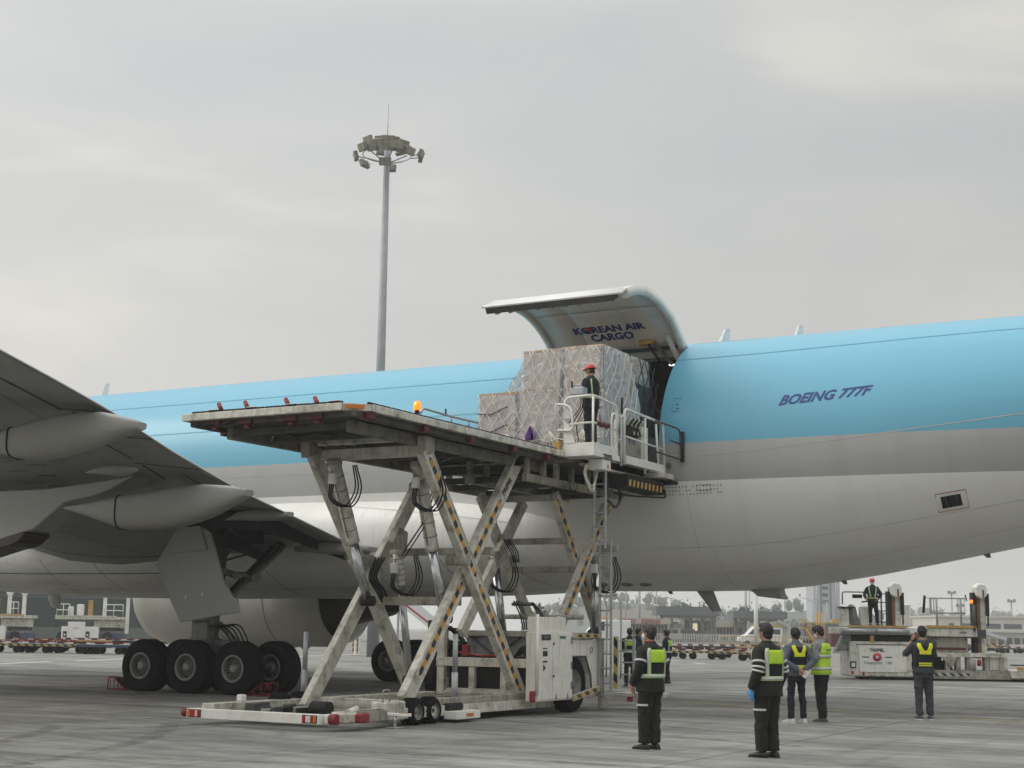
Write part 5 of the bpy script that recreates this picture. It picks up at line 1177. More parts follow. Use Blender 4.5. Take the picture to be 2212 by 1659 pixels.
crumple(lambda u, v: (V((-13.86, lerp(30.36, 30.75, u), lerp(5.6, 7.25, v))), V((1, 0, 0))), 6, 18, .05, 6).build('plastic_wrap', 'wrap_blue', pl2, recalc=False)
netmesh(lambda u, v: V((-13.76, u, v)), lambda u, v: 30.4 < u < 32.9-.62*(v-5.4) and 5.4 < v < 7.9, 30.4, 32.9, 5.4, 7.9, .38, .45, .013).build('cargo_net', 'net_dark', pl2)

# ================================================================== people
def cloth(name, col, var=.18, rough=.85, bump=.5): return mat(name, col, rough, var=var, vs=9, bump=bump, bs=22)
cloth('olive', (.010, .0105, .0075)); cloth('black_cloth', (.006, .006, .007)); cloth('navy_cloth', (.006, .008, .016)); cloth('grey_trousers', (.042, .047, .055)); cloth('grey_shirt', (.20, .20, .205), .15); cloth('denim', (.095, .11, .135), .2); cloth('charcoal', (.035, .04, .045))
cloth('lime', (.47, .70, .045), .08, .7, .25); cloth('lime_pale', (.42, .56, .26), .1, .7, .2); cloth('hi_yellow', (.72, .74, .02), .06, .7, .2); cloth('reflective', (.50, .52, .50), .1, .45, .1)
mat('skin', (.36, .20, .135), .55, var=.1, vs=6); mat('hair', (.012, .010, .009), .6, var=.3, vs=30, bump=.6, bs=80); mat('hair_grey', (.03, .024, .02), .6, var=.3, vs=30, bump=.6, bs=80)
mat('shoe_black', (.013, .013, .013), .5); mat('shoe_white', (.62, .62, .6), .55, var=.08); mat('shoe_grey', (.07, .075, .075), .6); mat('sole', (.22, .22, .21), .7)
mat('glove_blue', (.10, .32, .58), .4, var=.1); mat('glove_grey', (.30, .30, .28), .8); mat('helmet_red', (.52, .02, .025), .3, var=.06); mat('mask_white', (.72, .73, .73), .7); mat('lanyard', (.3, .04, .04), .7); mat('phone', (.02, .02, .022), .2); mat('paper', (.75, .75, .77), .6, var=.04); mat('badge', (.55, .35, .1), .6)
RINGS = [(.80, 0, .172, .122), (.86, 0, .172, .124), (.93, -.002, .17, .12), (1.03, 0, .156, .108), (1.15, 0, .163, .112), (1.27, 0, .178, .12), (1.36, -.004, .182, .112), (1.42, -.006, .150, .094), (1.455, -.004, .108, .08), (1.50, 0, .066, .066), (1.56, .006, .056, .06)]
def folds(o, amt, sc):
    t = bpy.data.textures.get('folds%d' % int(sc*100)) or bpy.data.textures.new('folds%d' % int(sc*100), 'CLOUDS')
    t.noise_scale = sc; t.noise_depth = 1
    d = o.modifiers.new('folds', 'DISPLACE'); d.texture = t; d.strength = amt; d.mid_level = .55; d.texture_coords = 'GLOBAL'
def person(name, label, loc, rz, H, pose, fit, vox=.012, group=None, head=(0, 0), lean=0.0, legs=None, cat='person'):
    root = thing(name, label, cat, loc, rz, group); s = H/1.75
    def P(p): return V(p)*s
    def ring(z, gx=1.0, gy=None, add=0.0, k=20):
        cy, rx, ry = interp(z, RINGS); gy = gy or gx; o = []
        for i in range(k):
            t = 2*PI*i/k; c_, sn = math.cos(t), math.sin(t); e_ = .88
            o.append(P((math.copysign(abs(sn)**e_, sn)*(rx*gx+add), cy-math.copysign(abs(c_)**e_, c_)*(ry*gy+add)+lean*(z-.9), z)))
        return o
    def tors(th, z, off):
        cy, rx, ry = interp(z, RINGS); t = rad(th); c_, sn = math.cos(t), math.sin(t); e_ = .88; g = fit.get('bulk', .016)+off
        return P((math.copysign(abs(sn)**e_, sn)*(rx+g), cy-math.copysign(abs(c_)**e_, c_)*(ry+g)+lean*(z-.9), z))
    poses = {'sides': ([(.176, 0, 1.385), (.255, -.05, 1.13), (.262, .05, .89)], [(.176, 0, 1.385), (.255, -.05, 1.13), (.262, .05, .89)]),
             'front': ([(.176, 0, 1.385), (.26, -.03, 1.13), (.2, .15, .92)], [(.176, 0, 1.385), (.26, -.03, 1.13), (.2, .15, .92)]),
             'behind': ([(.176, -.01, 1.385), (.275, -.11, 1.14), (.07, -.185, .97)], [(.176, -.01, 1.385), (.275, -.11, 1.14), (.06, -.2, .99)]),
             'phone': ([(.176, 0, 1.385), (.25, .17, 1.17), (.06, .25, 1.43)], [(.176, 0, 1.385), (.335, .10, 1.20), (.13, .19, 1.50)]),
             'tablet': ([(.176, .01, 1.385), (.235, .02, 1.12), (.11, .29, 1.15)], [(.176, .01, 1.385), (.235, .02, 1.12), (.10, .30, 1.13)]),
             'control': ([(.176, .0, 1.385), (.29, -.02, 1.17), (.25, .2, 1.0)], [(.176, 0, 1.385), (.30, -.06, 1.16), (.19, .06, 1.0)])}
    armR, armL = poses[pose]; arms = [[P(q)+V((0, lean*(q[2]-.9)*s, 0)) for q in armR], [P((-q[0], q[1], q[2]))+V((0, lean*(q[2]-.9)*s, 0)) for q in armL]]
    lg = legs or (.10, .10, 0, 0)
    legp = []
    for sg, i in ((1, 0), (-1, 1)):
        ax, fy = lg[i], lg[2+i]; legp.append([P((sg*.088, 0, .86)), P((sg*lerp(.088, ax, .6), .015+fy*.5, .48)), P((sg*ax, fy-.01, .085))])
    # ---- body: one continuous surface with head, hands and fingers
    b = MB(); b.loft([ring(z, .86) for z in (.82, .93, 1.03, 1.15, 1.27, 1.36, 1.42, 1.46, 1.5, 1.56)])
    Hc = P((0, .022, 1.635))+V((0, lean*.74*s, 0)); yawh, pit = head; HR = Matrix.Rotation(yawh, 3, 'Z') @ Matrix.Rotation(pit, 3, 'X')
    def hp_(q): return Hc+HR @ (V(q)*s)
    b.tube([P((0, 0, 1.46))+V((0, lean*.56*s, 0)), hp_((0, -.02, -.05))], .056*s, 12)
    b.sphere(Hc, tuple(q*s for q in (.076, .094, .112)), 16, 12, HR); b.sphere(hp_((0, .022, -.062)), tuple(q*s for q in (.055, .062, .058)), 12, 8, HR)
    b.tube([hp_((0, .085, .02)), hp_((0, .108, -.022)), hp_((0, .092, -.03))], [.010*s, .017*s, .012*s], 8)
    for sg in (1, -1): b.sphere(hp_((sg*.078, -.005, -.008)), (.012*s, .02*s, .032*s), 8, 6, HR)
    b.tube([hp_((-.024, .088, -.055)), hp_((.024, .088, -.055))], .009*s, 6)
    hands = []
    for a, sg in zip(arms, (1, -1)):
        b.tube(catmull(a, 4), [lerp(.048, .03, k/8)*s for k in range(9)], 10)
        d = (a[2]-a[1]).normalized()
        if pose in ('sides', 'front'): d = V((0, .12, -1)).normalized()
        if pose == 'behind': d = V((-sg*.8, -.1, -.55)).normalized()
        side = V((0, 1, 0)) if pose in ('sides', 'front') else V((0, .2, 1)); side = (side-d*side.dot(d)).normalized(); nrm = d.cross(side)*sg
        W = a[2]; pc = W+d*.05*s
        b.tube([W-d*.02*s, W+d*.03*s, W+d*.085*s], [.027*s, .036*s, .034*s], 10)
        for k in range(4):
            o_ = side*(.027-.018*k)*s; st = W+d*.08*s+o_; L_ = (.072, .08, .074, .058)[k]*s
            b.tube([st, st+d*L_*.45+nrm*-.006*s, st+d*L_*.8-nrm*.022*s, st+d*L_*.92-nrm*.045*s], [.0105*s, .010*s, .009*s, .008*s], 6)
        st = W+d*.02*s+side*.03*s; b.tube([st, st+side*.03*s+d*.03*s-nrm*.01*s, st+side*.035*s+d*.06*s-nrm*.025*s], [.013*s, .012*s, .009*s], 6)
        hands.append((W, d, side, nrm))
    for L_ in legp: b.tube(catmull(L_, 4), [lerp(.07, .036, k/8)*s for k in range(9)], 10)
    def remesh(o, v, sm=2):
        r = o.modifiers.new('remesh', 'REMESH'); r.mode = 'VOXEL'; r.voxel_size = v; r.use_smooth_shade = True
        q = o.modifiers.new('smooth', 'SMOOTH'); q.iterations = sm; q.factor = .5
    body = b.build('body', 'skin', root, world=False); remesh(body, max(.0095, vox*.8), 2)
    # ---- trousers
    b = MB(); b.loft([ring(z, 1.0, None, .006) for z in (.78, .86, .93, 1.0)])
    tw = fit.get('leg', 1.0)
    for L_ in legp:
        pts = catmull(L_, 5); n_ = len(pts)-1
        b.tube(pts, [tw*(lerp(.098, .074, k/(n_*.5)) if k < n_*.5 else lerp(.074, .066, (k-n_*.5)/(n_*.5)))*s*(1+.03*math.sin(k*2.3)) for k in range(n_+1)], 12)
    tr = b.build('trousers', fit['trousers'], root, world=False); remesh(tr, vox); folds(tr, .034, .10)
    # ---- jacket or shirt
    g = fit.get('bulk', .016); b = MB(); zl = fit.get('hem', .84)
    b.loft([ring(max(.8, z), 1.0, None, g+(.01 if z < .95 else 0)) for z in (zl, .93, 1.03, 1.15, 1.27, 1.36, 1.42, 1.46)]+[ring(1.49, 1.0, None, g*.4)])
    sl_ = fit.get('sleeve', 1.0)
    for a in arms:
        pts = catmull(a, 5); n_ = len(pts)-1; cut = max(2, int(round(n_*sl_)))
        b.tube(pts[:cut+1], [(lerp(.062, .045, k/n_)+g*.5)*s*(1+.05*math.sin(k*2.1)) for k in range(cut+1)], 12); b.sphere(a[0]+V((0,0,-.006)), (.064+g*.4)*s, 12, 8)
    if fit.get('collar', True): b.tube([P((0, -.0, 1.46))+V((0, lean*.56*s, 0)), P((0, .0, 1.52))+V((0, lean*.6*s, 0))], [.088*s, .075*s], 14)
    jk = b.build(fit.get('top_name', 'jacket'), fit['jacket'], root, world=False); remesh(jk, vox); folds(jk, .026, .12)
    # ---- shoes
    for L_, sg, toe in zip(legp, (1, -1), fit.get('toes', (.15, .15))):
        a = L_[2]; R2 = Matrix.Rotation(-sg*toe, 3, 'Z'); secs = []
        for (y, w_, h_) in ((-.085, .028, .05), (-.06, .04, .085), (0, .043, .09), (.07, .047, .072), (.13, .048, .056), (.17, .04, .045), (.192, .02, .03)):
            secs.append([V((a.x, a.y, 0))+R2 @ (V((w_*math.cos(t), y, max(.002, h_/2+h_/2*math.sin(t))))*s) for t in [2*PI*k/12 for k in range(12)]])
        sh = MB().loft(secs).build('shoe', fit['shoes'], root, world=False)
        MB().loft([[V((a.x, a.y, 0))+R2 @ (V((x_, y, z))*s) for x_, z in ((-w_, .0), (w_, .0), (w_, .018), (-w_, .018))] for y, w_ in ((-.09, .03), (-.05, .045), (.05, .05), (.13, .051), (.175, .042), (.197, .02))], smooth=False).build('sole', fit.get('sole', 'shoe_black'), sh, world=False)
    # ---- hair or helmet
    if fit.get('helmet'):
        b = MB(); rings = []
        for i in range(9):
            t = PI/2*i/8; rings.append([hp_((.102*math.cos(t)*math.cos(q), .122*math.cos(t)*math.sin(q)-.004, .035+.105*math.sin(t))) for q in [2*PI*k/22 for k in range(22)]])
        b.loft(rings); b.loft([[hp_((r_*.98*math.cos(q), (r_*1.16+(.045*max(0, math.sin(q))))*math.sin(q)-.004, zz)) for q in [2*PI*k/22 for k in range(22)]] for r_, zz in ((.1, .034), (.116, .028), (.116, .038), (.1, .046))])
        hm = b.build('helmet', 'helmet_red', root, world=False)
        b = MB(); b.sphere(hp_((0, -.02, .0)), tuple(q*s for q in (.083, .088, .1)), 14, 10, HR); b.build('hair', 'hair', root, world=False)
    else:
        b = MB(); b.sphere(hp_((0, -.016, .022)), tuple(q*s for q in (.088, .098, .108)), 20, 14, HR); b.sphere(hp_((0, -.045, -.04)), tuple(q*s for q in (.068, .058, .066)), 14, 10, HR); b.sphere(hp_((0, .03, .075)), tuple(q*s for q in (.07, .066, .05)), 14, 8, HR)
        for k in range(46):
            t = random.uniform(0, 2*PI); e_ = random.uniform(-.1, 1.4); d = V((math.cos(t)*math.cos(e_), math.sin(t)*math.cos(e_), math.sin(e_)))
            if d.y > .5 and d.z < .4: continue
            q = V((.086*d.x, .096*d.y-.016, .106*d.z+.022)); b.tube([hp_(q*.95), hp_(q*1.02+V((.02*d.y, -.02*d.x, -.012))), hp_(q*1.04+V((.035*d.y, -.035*d.x, -.03)))], [.013*s, .010*s, .004*s], 5)
        hr = b.build('hair', fit.get('hair', 'hair'), root, world=False); remesh(hr, vox*.7, 1)
    if fit.get('mask'):
        b = MB(); b.sphere(hp_((0, .045, -.05)), tuple(q*s for q in (.066, .066, .055)), 14, 10, HR); b.build('face_mask', 'mask_white', root, world=False)
        for sg in (1, -1): MB().tube([hp_((sg*.064, .04, -.04)), hp_((sg*.084, -.01, .0))], .004*s, 5).build('mask_loop', 'mask_white', root, world=False)
    for sg in (1, -1): MB().sphere(hp_((sg*.03, .086, .012)), (.011*s, .006*s, .007*s), 8, 6, HR).build('eye', 'hair', body, world=False)
    # ---- vests
    def patch(name, th0, th1, z0, z1, m, off=.012, n1=10, n2=8, top=None):
        """cloth panel lying on the torso; top gives other angles at its upper edge"""
        rows = []
        for j in range(n2+1):
            v = j/n2; z = lerp(z0, z1, v); a0, a1 = (lerp(th0, top[0], v), lerp(th1, top[1], v)) if top else (th0, th1)
            rows.append([tors(lerp(a0, a1, i/n1), z, off) for i in range(n1+1)])
        b = MB(); b.loft(rows, closed=False)
        o = b.build(name, m, root, world=False, recalc=False); q = o.modifiers.new('thick', 'SOLIDIFY'); q.thickness = .006; q.offset = 1; return o
    vt = fit.get('vest'); OF = fit.get('voff', .013)
    if vt == 'strap':
        patch('vest_panel', -34, 34, 1.22, 1.40, 'lime', OF); patch('vest_panel', -30, 30, 1.05, 1.2, 'black_cloth', OF)
        for sg in (1, -1):
            patch('vest_strap', sg*34, sg*52, 1.02, 1.425, 'lime_pale', OF+.004, 4, 10, (sg*34, sg*50)); patch('reflective_strip', sg*39, sg*47, 1.02, 1.425, 'reflective', OF+.012, 3, 10, (sg*38, sg*46))
            patch('vest_strap', sg*140, sg*158, 1.02, 1.42, 'lime_pale', OF+.004, 4, 10); patch('reflective_strip', sg*145, sg*153, 1.02, 1.42, 'reflective', OF+.012, 3, 10)
        patch('vest_belt', -180, 180, 1.0, 1.06, 'lime_pale', OF+.006, 40, 2); patch('reflective_strip', -180, 180, 1.015, 1.045, 'reflective', OF+.014, 40, 2)
        if fit.get('cuffs', True):
            for a, sg in zip(arms, (1, -1)):
                for t0 in ((.30,) if not fit.get('bands') else (.30, .42, .50)):
                    pts = catmull(a, 12); q = pts[int(t0*24)]; d = (pts[int(t0*24)+1]-q).normalized(); rr = (lerp(.072, .046, t0)+g*.5+.004)*s
                    MB().tube([q-d*.014, q+d*.014], rr*1.04, 14).build('arm_band', 'reflective', root, world=False)
            L_ = legp[1]; q = L_[0].lerp(L_[1], .62); rr = .096*s*tw
            MB().loft([[q+V((rr*math.cos(t), rr*math.sin(t), dz)) for t in [2.3+.25*k for k in range(9)]] for dz in (-.014, .014)], closed=False).build('leg_band', 'reflective', root, world=False, recalc=False)
    elif vt == 'thin':
        for sg in (1, -1):
            patch('vest_strap', sg*26, sg*36, 1.02, 1.425, 'lime_pale', OF+.004, 4, 10, (sg*36, sg*48)); patch('vest_strap', sg*154, sg*168, 1.05, 1.42, 'lime_pale', OF+.004, 4, 10, (sg*138, sg*150))
        patch('vest_belt', -180, 180, 1.0, 1.035, 'lime_pale', OF+.006, 40, 2)
    elif vt == 'vee':
        patch('vest_panel', -64, 64, 1.0, 1.40, 'navy_cloth', OF, 16, 10, (-40, 40)); patch('vest_panel', 110, 250, 1.0, 1.40, 'navy_cloth', OF, 16, 10, (130, 230))
        patch('vest_yoke', -27, 27, 1.22, 1.29, 'hi_yellow', OF+.008)
        for sg in (1, -1): patch('vest_strap', sg*4, sg*27, 1.29, 1.43, 'hi_yellow', OF+.008, 5, 6, (sg*22, sg*46))
        patch('vest_belt', -34, 34, 1.0, 1.065, 'hi_yellow', OF+.008)
        if fit.get('title'):
            m_ = 1.034
            text('vest_title', fit['title'], .032*s, (0, 0, 0), (1, 0, 0), (0, 0, 1), 'ink_black', root, bold=.0012, wrap=lambda tx, ty, tz: tors(math.degrees(tx/.15), 1.022+ty, OF+.017)).matrix_parent_inverse = Matrix.Identity(4)
    elif vt == 'full':
        b = MB(); b.loft([ring(z, 1.0, None, g+OF+.008, 28) for z in (.86, .93, 1.03, 1.15, 1.25)], caps=False); o = b.build('vest', 'lime', root, world=False, recalc=False)
        q = o.modifiers.new('thick', 'SOLIDIFY'); q.thickness = .006
        patch('vest_panel', -62, 62, 1.24, 1.43, 'lime', OF+.006, 14, 8, (-44, 44)); patch('vest_panel', 118, 242, 1.24, 1.43, 'lime', OF+.006, 14, 8, (136, 224))
        for z in (.95, 1.17): patch('reflective_strip', -180, 180, z, z+.05, 'reflective', OF+.018, 40, 2)
        patch('vest_logo', -20, 20, 1.3, 1.325, 'ink_green', OF+.014)
        for a in arms: pass
    return root, hands, arms, Hc, HR
# five people on the apron
O1 = dict(jacket='olive', trousers='olive', shoes='shoe_black', vest='strap', bulk=.042, leg=1.24, hair='hair_grey', hem=.79)
def gp(px, py): q = U(px, py, z=0); return (q.x, q.y, 0)
r1, h1, *_ = person('person', 'worker in dark olive uniform and lime strap vest standing nearest the loader', gp(1405, 1619), rad(70), 1.74, 'front', dict(O1, mask=True), head=(.1, .12), legs=(.09, .09, .0, .05))
O2 = dict(O1, hair='hair', bands=True)
r2, h2, *_ = person('person', 'worker in dark olive uniform and lime strap vest wearing blue gloves', gp(1660, 1637), rad(70), 1.78, 'sides', O2, head=(.05, .05), legs=(.10, .08, .0, .06))
for W, d, side, nrm in h2:      # blue gloves over both hands
    s = 1.78/1.75; b = MB(); b.tube([W-d*.05*s, W+d*.03*s, W+d*.085*s], [.037*s, .042*s, .039*s], 12)
    for k in range(4):
        o_ = side*(.027-.018*k)*s; st = W+d*.08*s+o_; L_ = (.072, .08, .074, .058)[k]*s; b.tube([st, st+d*L_*.45, st+d*L_*.85-nrm*.022*s, st+d*L_*.95-nrm*.046*s], [.0135*s, .013*s, .012*s, .010*s], 7)
    st = W+d*.02*s+side*.03*s; b.tube([st, st+side*.03*s+d*.03*s, st+side*.035*s+d*.062*s-nrm*.025*s], [.016*s, .015*s, .011*s], 7)
    g_ = b.build('glove', 'glove_blue', r2, world=False); q = g_.modifiers.new('remesh', 'REMESH'); q.mode = 'VOXEL'; q.voxel_size = .006; q.use_smooth_shade = True
for r_ in (r1, r2): MB().tube([V((.075*math.sin(t), .02-.07*math.cos(t), 1.505)) for t in [2*PI*k/18 for k in range(18)]], .012, 6, closed=True).build('lanyard', 'lanyard', r_, world=False)
r3, h3, *_ = person('person', 'man in grey shirt and navy vest with hands clasped behind his back', gp(1722, 1562), rad(46), 1.75, 'behind', dict(jacket='denim', trousers='navy_cloth', shoes='shoe_white', sole='shoe_white', vest='vee', bulk=.024, leg=.92, hem=.86, voff=.012, top_name='shirt', toes=(.1, .5)), head=(.1, .05), legs=(.14, .13, 0, 0))
W, d, side, nrm = h3[0]; o = MB().box(W+V((.0, -.05, -.07)), (.075, .012, .14), Matrix.Rotation(.7, 3, 'Y')).build('folded_paper', 'paper', None)
o.location = r3.location; o.rotation_euler = r3.rotation_euler; tag(o, 'small white folded paper held behind the back of the man in grey shirt', 'paper')
r4, h4, *_ = person('person', 'man in bright lime vest and black trousers looking down at his phone', gp(1776, 1560), rad(84), 1.80, 'tablet', dict(jacket='grey_shirt', trousers='black_cloth', shoes='shoe_grey', sole='sole', vest='full', bulk=.032, leg=1.16, hem=.88, top_name='shirt', hair='hair', mask=True), head=(0, -.38), legs=(.07, .09, .02, -.05), lean=.03)
o = MB().box((h4[0][0]+h4[1][0])/2+V((0, .1, .02)), (.075, .15, .009), Matrix.Rotation(.45, 3, 'X')).build('mobile_phone', 'phone', None, bevel=.003); o.location = r4.location; o.rotation_euler = r4.rotation_euler
tag(o, 'dark phone in the hands of the man in the lime vest', 'phone')
r5, h5, *_ = person('person', 'man in dark grey shirt and navy vest raising a phone to take a picture', gp(1998, 1555), rad(32), 1.83, 'phone', dict(jacket='charcoal', trousers='grey_trousers', shoes='shoe_grey', sole='paper', vest='vee', title='CONSTRUCTION', bulk=.03, leg=1.06, hem=.86, sleeve=.42, top_name='shirt', collar=False, voff=.014), head=(0, .1), legs=(.11, .10, 0, 0))
o = MB().box((h5[0][0]+h5[1][0])/2+V((-.02, .1, .06)), (.15, .009, .075)).build('mobile_phone', 'phone', None, bevel=.003); o.location = r5.location; o.rotation_euler = r5.rotation_euler
tag(o, 'dark phone held up before the face of the photographing man', 'phone')
q = h5[1]; MB().tube([q[0]-q[1]*.04-q[1]*.012, q[0]-q[1]*.04+q[1]*.012], .037, 12).build('wristwatch', 'phone', r5, world=False)
# loader operator
person('person', 'loader operator in red helmet and dark overalls at the stand controls', (-13.47, 27.45, 5.46), rad(78), 1.72, 'tablet', dict(jacket='navy_cloth', trousers='navy_cloth', shoes='shoe_black', vest='thin', bulk=.03, leg=1.1, hem=.80, helmet=True, cuffs=False), head=(.2, -.15), vox=.013)
# people further back under the fuselage
person('person', 'person in dark suit and lime-backed strap vest standing behind the loader ladder', gp(1360, 1482), rad(34), 1.74, 'tablet', dict(jacket='navy_cloth', trousers='navy_cloth', shoes='shoe_black', vest='strap', bulk=.024, hem=.84, cuffs=False), vox=.016, head=(0, .1))
q = U(1378, 1478, z=0); person('person', 'person in lime vest mostly hidden behind the nearest olive worker', (q.x, q.y, 0), rad(-60), 1.74, 'tablet', dict(jacket='navy_cloth', trousers='black_cloth', shoes='shoe_black', vest='strap', bulk=.024, hem=.84, cuffs=False), vox=.02)
q = U(1414, 1478, z=0); person('person', 'person in dark clothes facing left, just right of the nearest olive worker', (q.x+.0, q.y+1.0, 0), rad(95), 1.70, 'tablet', dict(jacket='navy_cloth', trousers='black_cloth', shoes='shoe_black', vest='strap', bulk=.024, hem=.84, cuffs=False), vox=.02)
q = U(1497, 1387.5, z=0); person('person', 'distant worker in lime strap vest standing alone among the far dollies', (q.x, q.y, 0), rad(210), 1.74, 'sides', dict(jacket='navy_cloth', trousers='black_cloth', shoes='shoe_black', vest='strap', bulk=.024, hem=.84, cuffs=False), vox=.03)
# ---- wheel chocks
def chock(px, py, yy, flip, label):
    q = V((px, yy, 0)); t = thing('wheel_chock', label, 'wheel chock', q, 0, 'red frame wheel chocks'); s = -1 if flip else 1
    for i, y in enumerate((-.18, .18)):
        b = MB(); b.tube(rail([(0, y, .02), (s*.42, y, .30), (s*.62, y, .32), (s*.64, y, .02)], rc=.06), .014, 6); b.tube([(0, y, .02), (s*.64, y, .02)], .014, 6)
        for f in (.2, .42, .55): b.tube([(s*f, y, .02), (s*f, y, min(.3, f*.71))], .011, 5)
        b.build('side_frame', 'red', t, world=False)
    b = MB()
    for x, z in ((0, .02), (.21, .15), (.42, .30), (.62, .32), (.64, .02)): b.tube([(s*x, -.18, z), (s*x, .18, z)], .012, 6)
    b.build('cross_bars', 'red', t, world=False); MB().beam((s*.05, 0, .05), (s*.4, 0, .28), .3, .012, (0, 1, 0)).build('tread_plate', 'dark_red', t, world=False)
chock(-22.78, 0, 28.2, False, 'red frame chock behind the rear main wheel')
chock(-26.62, 0, 28.2, True, 'red frame chock in front of the foremost main wheel')
# ================================================================== surroundings
RZ = YAW-PI/2     # things set square to the line of sight lie along this bearing
mat('pole_grey', (.30, .32, .34), .5, .2, var=.1); mat('lamp_body', (.20, .19, .165), .6, var=.15); mat('lamp_front', (.30, .28, .22), .3, var=.1); mat('pole_white', (.62, .63, .63), .5)
mat('wall_green', (.035, .055, .06), .6, var=.15, vs=.5); mat('wall_base', (.14, .155, .15), .8, var=.1); mat('grass', (.12, .14, .035), .9, var=.4, vs=1.5)
mat('beige', (.42, .385, .325), .85, var=.06, vs=.3); mat('beige_dark', (.26, .235, .20), .85, var=.08, vs=.3); mat('canopy', (.115, .13, .14), .6, var=.1, vs=.3); mat('window_dark', (.05, .06, .065), .25)
mat('leaf', (.10, .12, .095), .8, var=.35, vs=.06); mat('hill', (.10, .115, .10), .9, var=.2, vs=.02); mat('tower', (.42, .45, .48), .6, var=.05, vs=.2); mat('terminal', (.55, .53, .47), .7, var=.05, vs=.2)  # leaf and hill paled so their own colour imitates haze
mat('van_white', (.72, .73, .73), .35, var=.03); mat('fence', (.40, .40, .37), .7, var=.1); mat('lit_window', (.8, .75, .5), .4, emit=(1, .9, .55, .45)); mat('sign_red', (.35, .06, .06), .6); mat('rust', (.24, .12, .05), .7, var=.4, vs=4, dirt=(.08, .04, .03), ds=5, da=.7); mat('roller', (.38, .39, .39), .35, .5, var=.15, vs=4)
mat('cart_yellow', (.46, .37, .20), .6, var=.15, vs=2)
class Loc:
    """helper for things described square to the view: metres right / back / up of a foot point"""
    def __init__(s, t): s.t = t
    def bx(s, name, m, *q, bevel=0.0, par=None):
        b = MB()
        for a in q: b.bx(*a)
        return b.build(name, m, par or s.t, bevel=bevel, world=False)
    def tube(s, name, m, pts, r=.03, n=8, par=None, rc=0): return MB().tube(rail(pts, rc=rc) if rc else pts, r, n).build(name, m, par or s.t, world=False)
    def mb(s, name, m, b, par=None, bevel=0): return b.build(name, m, par or s.t, world=False, bevel=bevel)
# ---- floodlight mast
q = U(836, 335, y=70); mt = thing('floodlight_mast', 'tall grey floodlight mast rising behind the fuselage', 'light mast', (q.x, q.y, 0)); zt = q.z
L0 = Loc(mt); pole = MB().tube([(0, 0, 0), (0, 0, 15), (0, 0, zt+.6)], [.34, .27, .17], 16).build('mast_pole', 'pole_grey', mt, world=False)
MB().tube([(0, 0, 11.9), (0, 0, 12.1)], .30, 16).build('mast_joint', 'galv', mt, world=False); L0.tube('lightning_rod', 'galv', [(0, 0, zt+.5), (0, 0, U(836, 225, y=70).z)], .028, 6)
for zz, r_ in ((zt+.0, 1.45), (zt+.6, 1.0)): MB().tube([V((r_*math.cos(t), r_*math.sin(t), zz)) for t in [2*PI*k/24 for k in range(24)]], .03, 6, closed=True).build('head_ring', 'pole_grey', mt, world=False)
for k in range(6):
    t = 2*PI*k/6+.3; L0.tube('head_arm', 'pole_grey', [(0, 0, zt-.55), (1.25*math.cos(t), 1.25*math.sin(t), zt-.1)], .04, 6)
def flood(t, r_, zz, tilt):
    R = Matrix.Rotation(t-PI/2, 3, 'Z') @ Matrix.Rotation(-tilt, 3, 'X'); c_ = V((r_*math.cos(t), r_*math.sin(t), zz))
    o = MB().box(c_, (.72, .24, .48), R).build('floodlight', 'lamp_body', mt, world=False, bevel=.03)
    b = MB(); [b.box(c_+R @ V((sx_*.175, .125, 0)), (.3, .012, .39), R) for sx_ in (-1, 1)]; b.build('lamp_glass', 'lamp_front', o, world=False)
    MB().beam(c_, V((r_*.7*math.cos(t), r_*.7*math.sin(t), zz-.1)), .05, .05, (0, 0, 1)).build('lamp_bracket', 'pole_grey', o, world=False)
cdir = math.atan2(-q.y, -q.x)
for k, (da, zz, r_) in enumerate(((-1.5, -.25, 1.45), (-1.0, .2, 1.35), (-.35, .25, 1.4), (.3, .15, 1.4), (.85, -.1, 1.4), (1.4, .05, 1.6), (-.95, .85, 1.1), (0.05, .75, 1.05), (.75, .55, 1.1), (1.6, -.05, 1.6), (-2.2, -.4, 1.3), (2.4, .8, 1.0), (-2.9, .85, 1.0), (2.9, -.75, .7), (-.15, -.85, .55), (-.65, .15, 1.1), (.05, .1, 1.15), (.55, .05, 1.2), (-.45, .95, .7), (.4, .95, .7), (1.1, .4, 1.0))): flood(cdir+da, r_*1.28, zt+zz*.72, .3+.08*(k % 3))
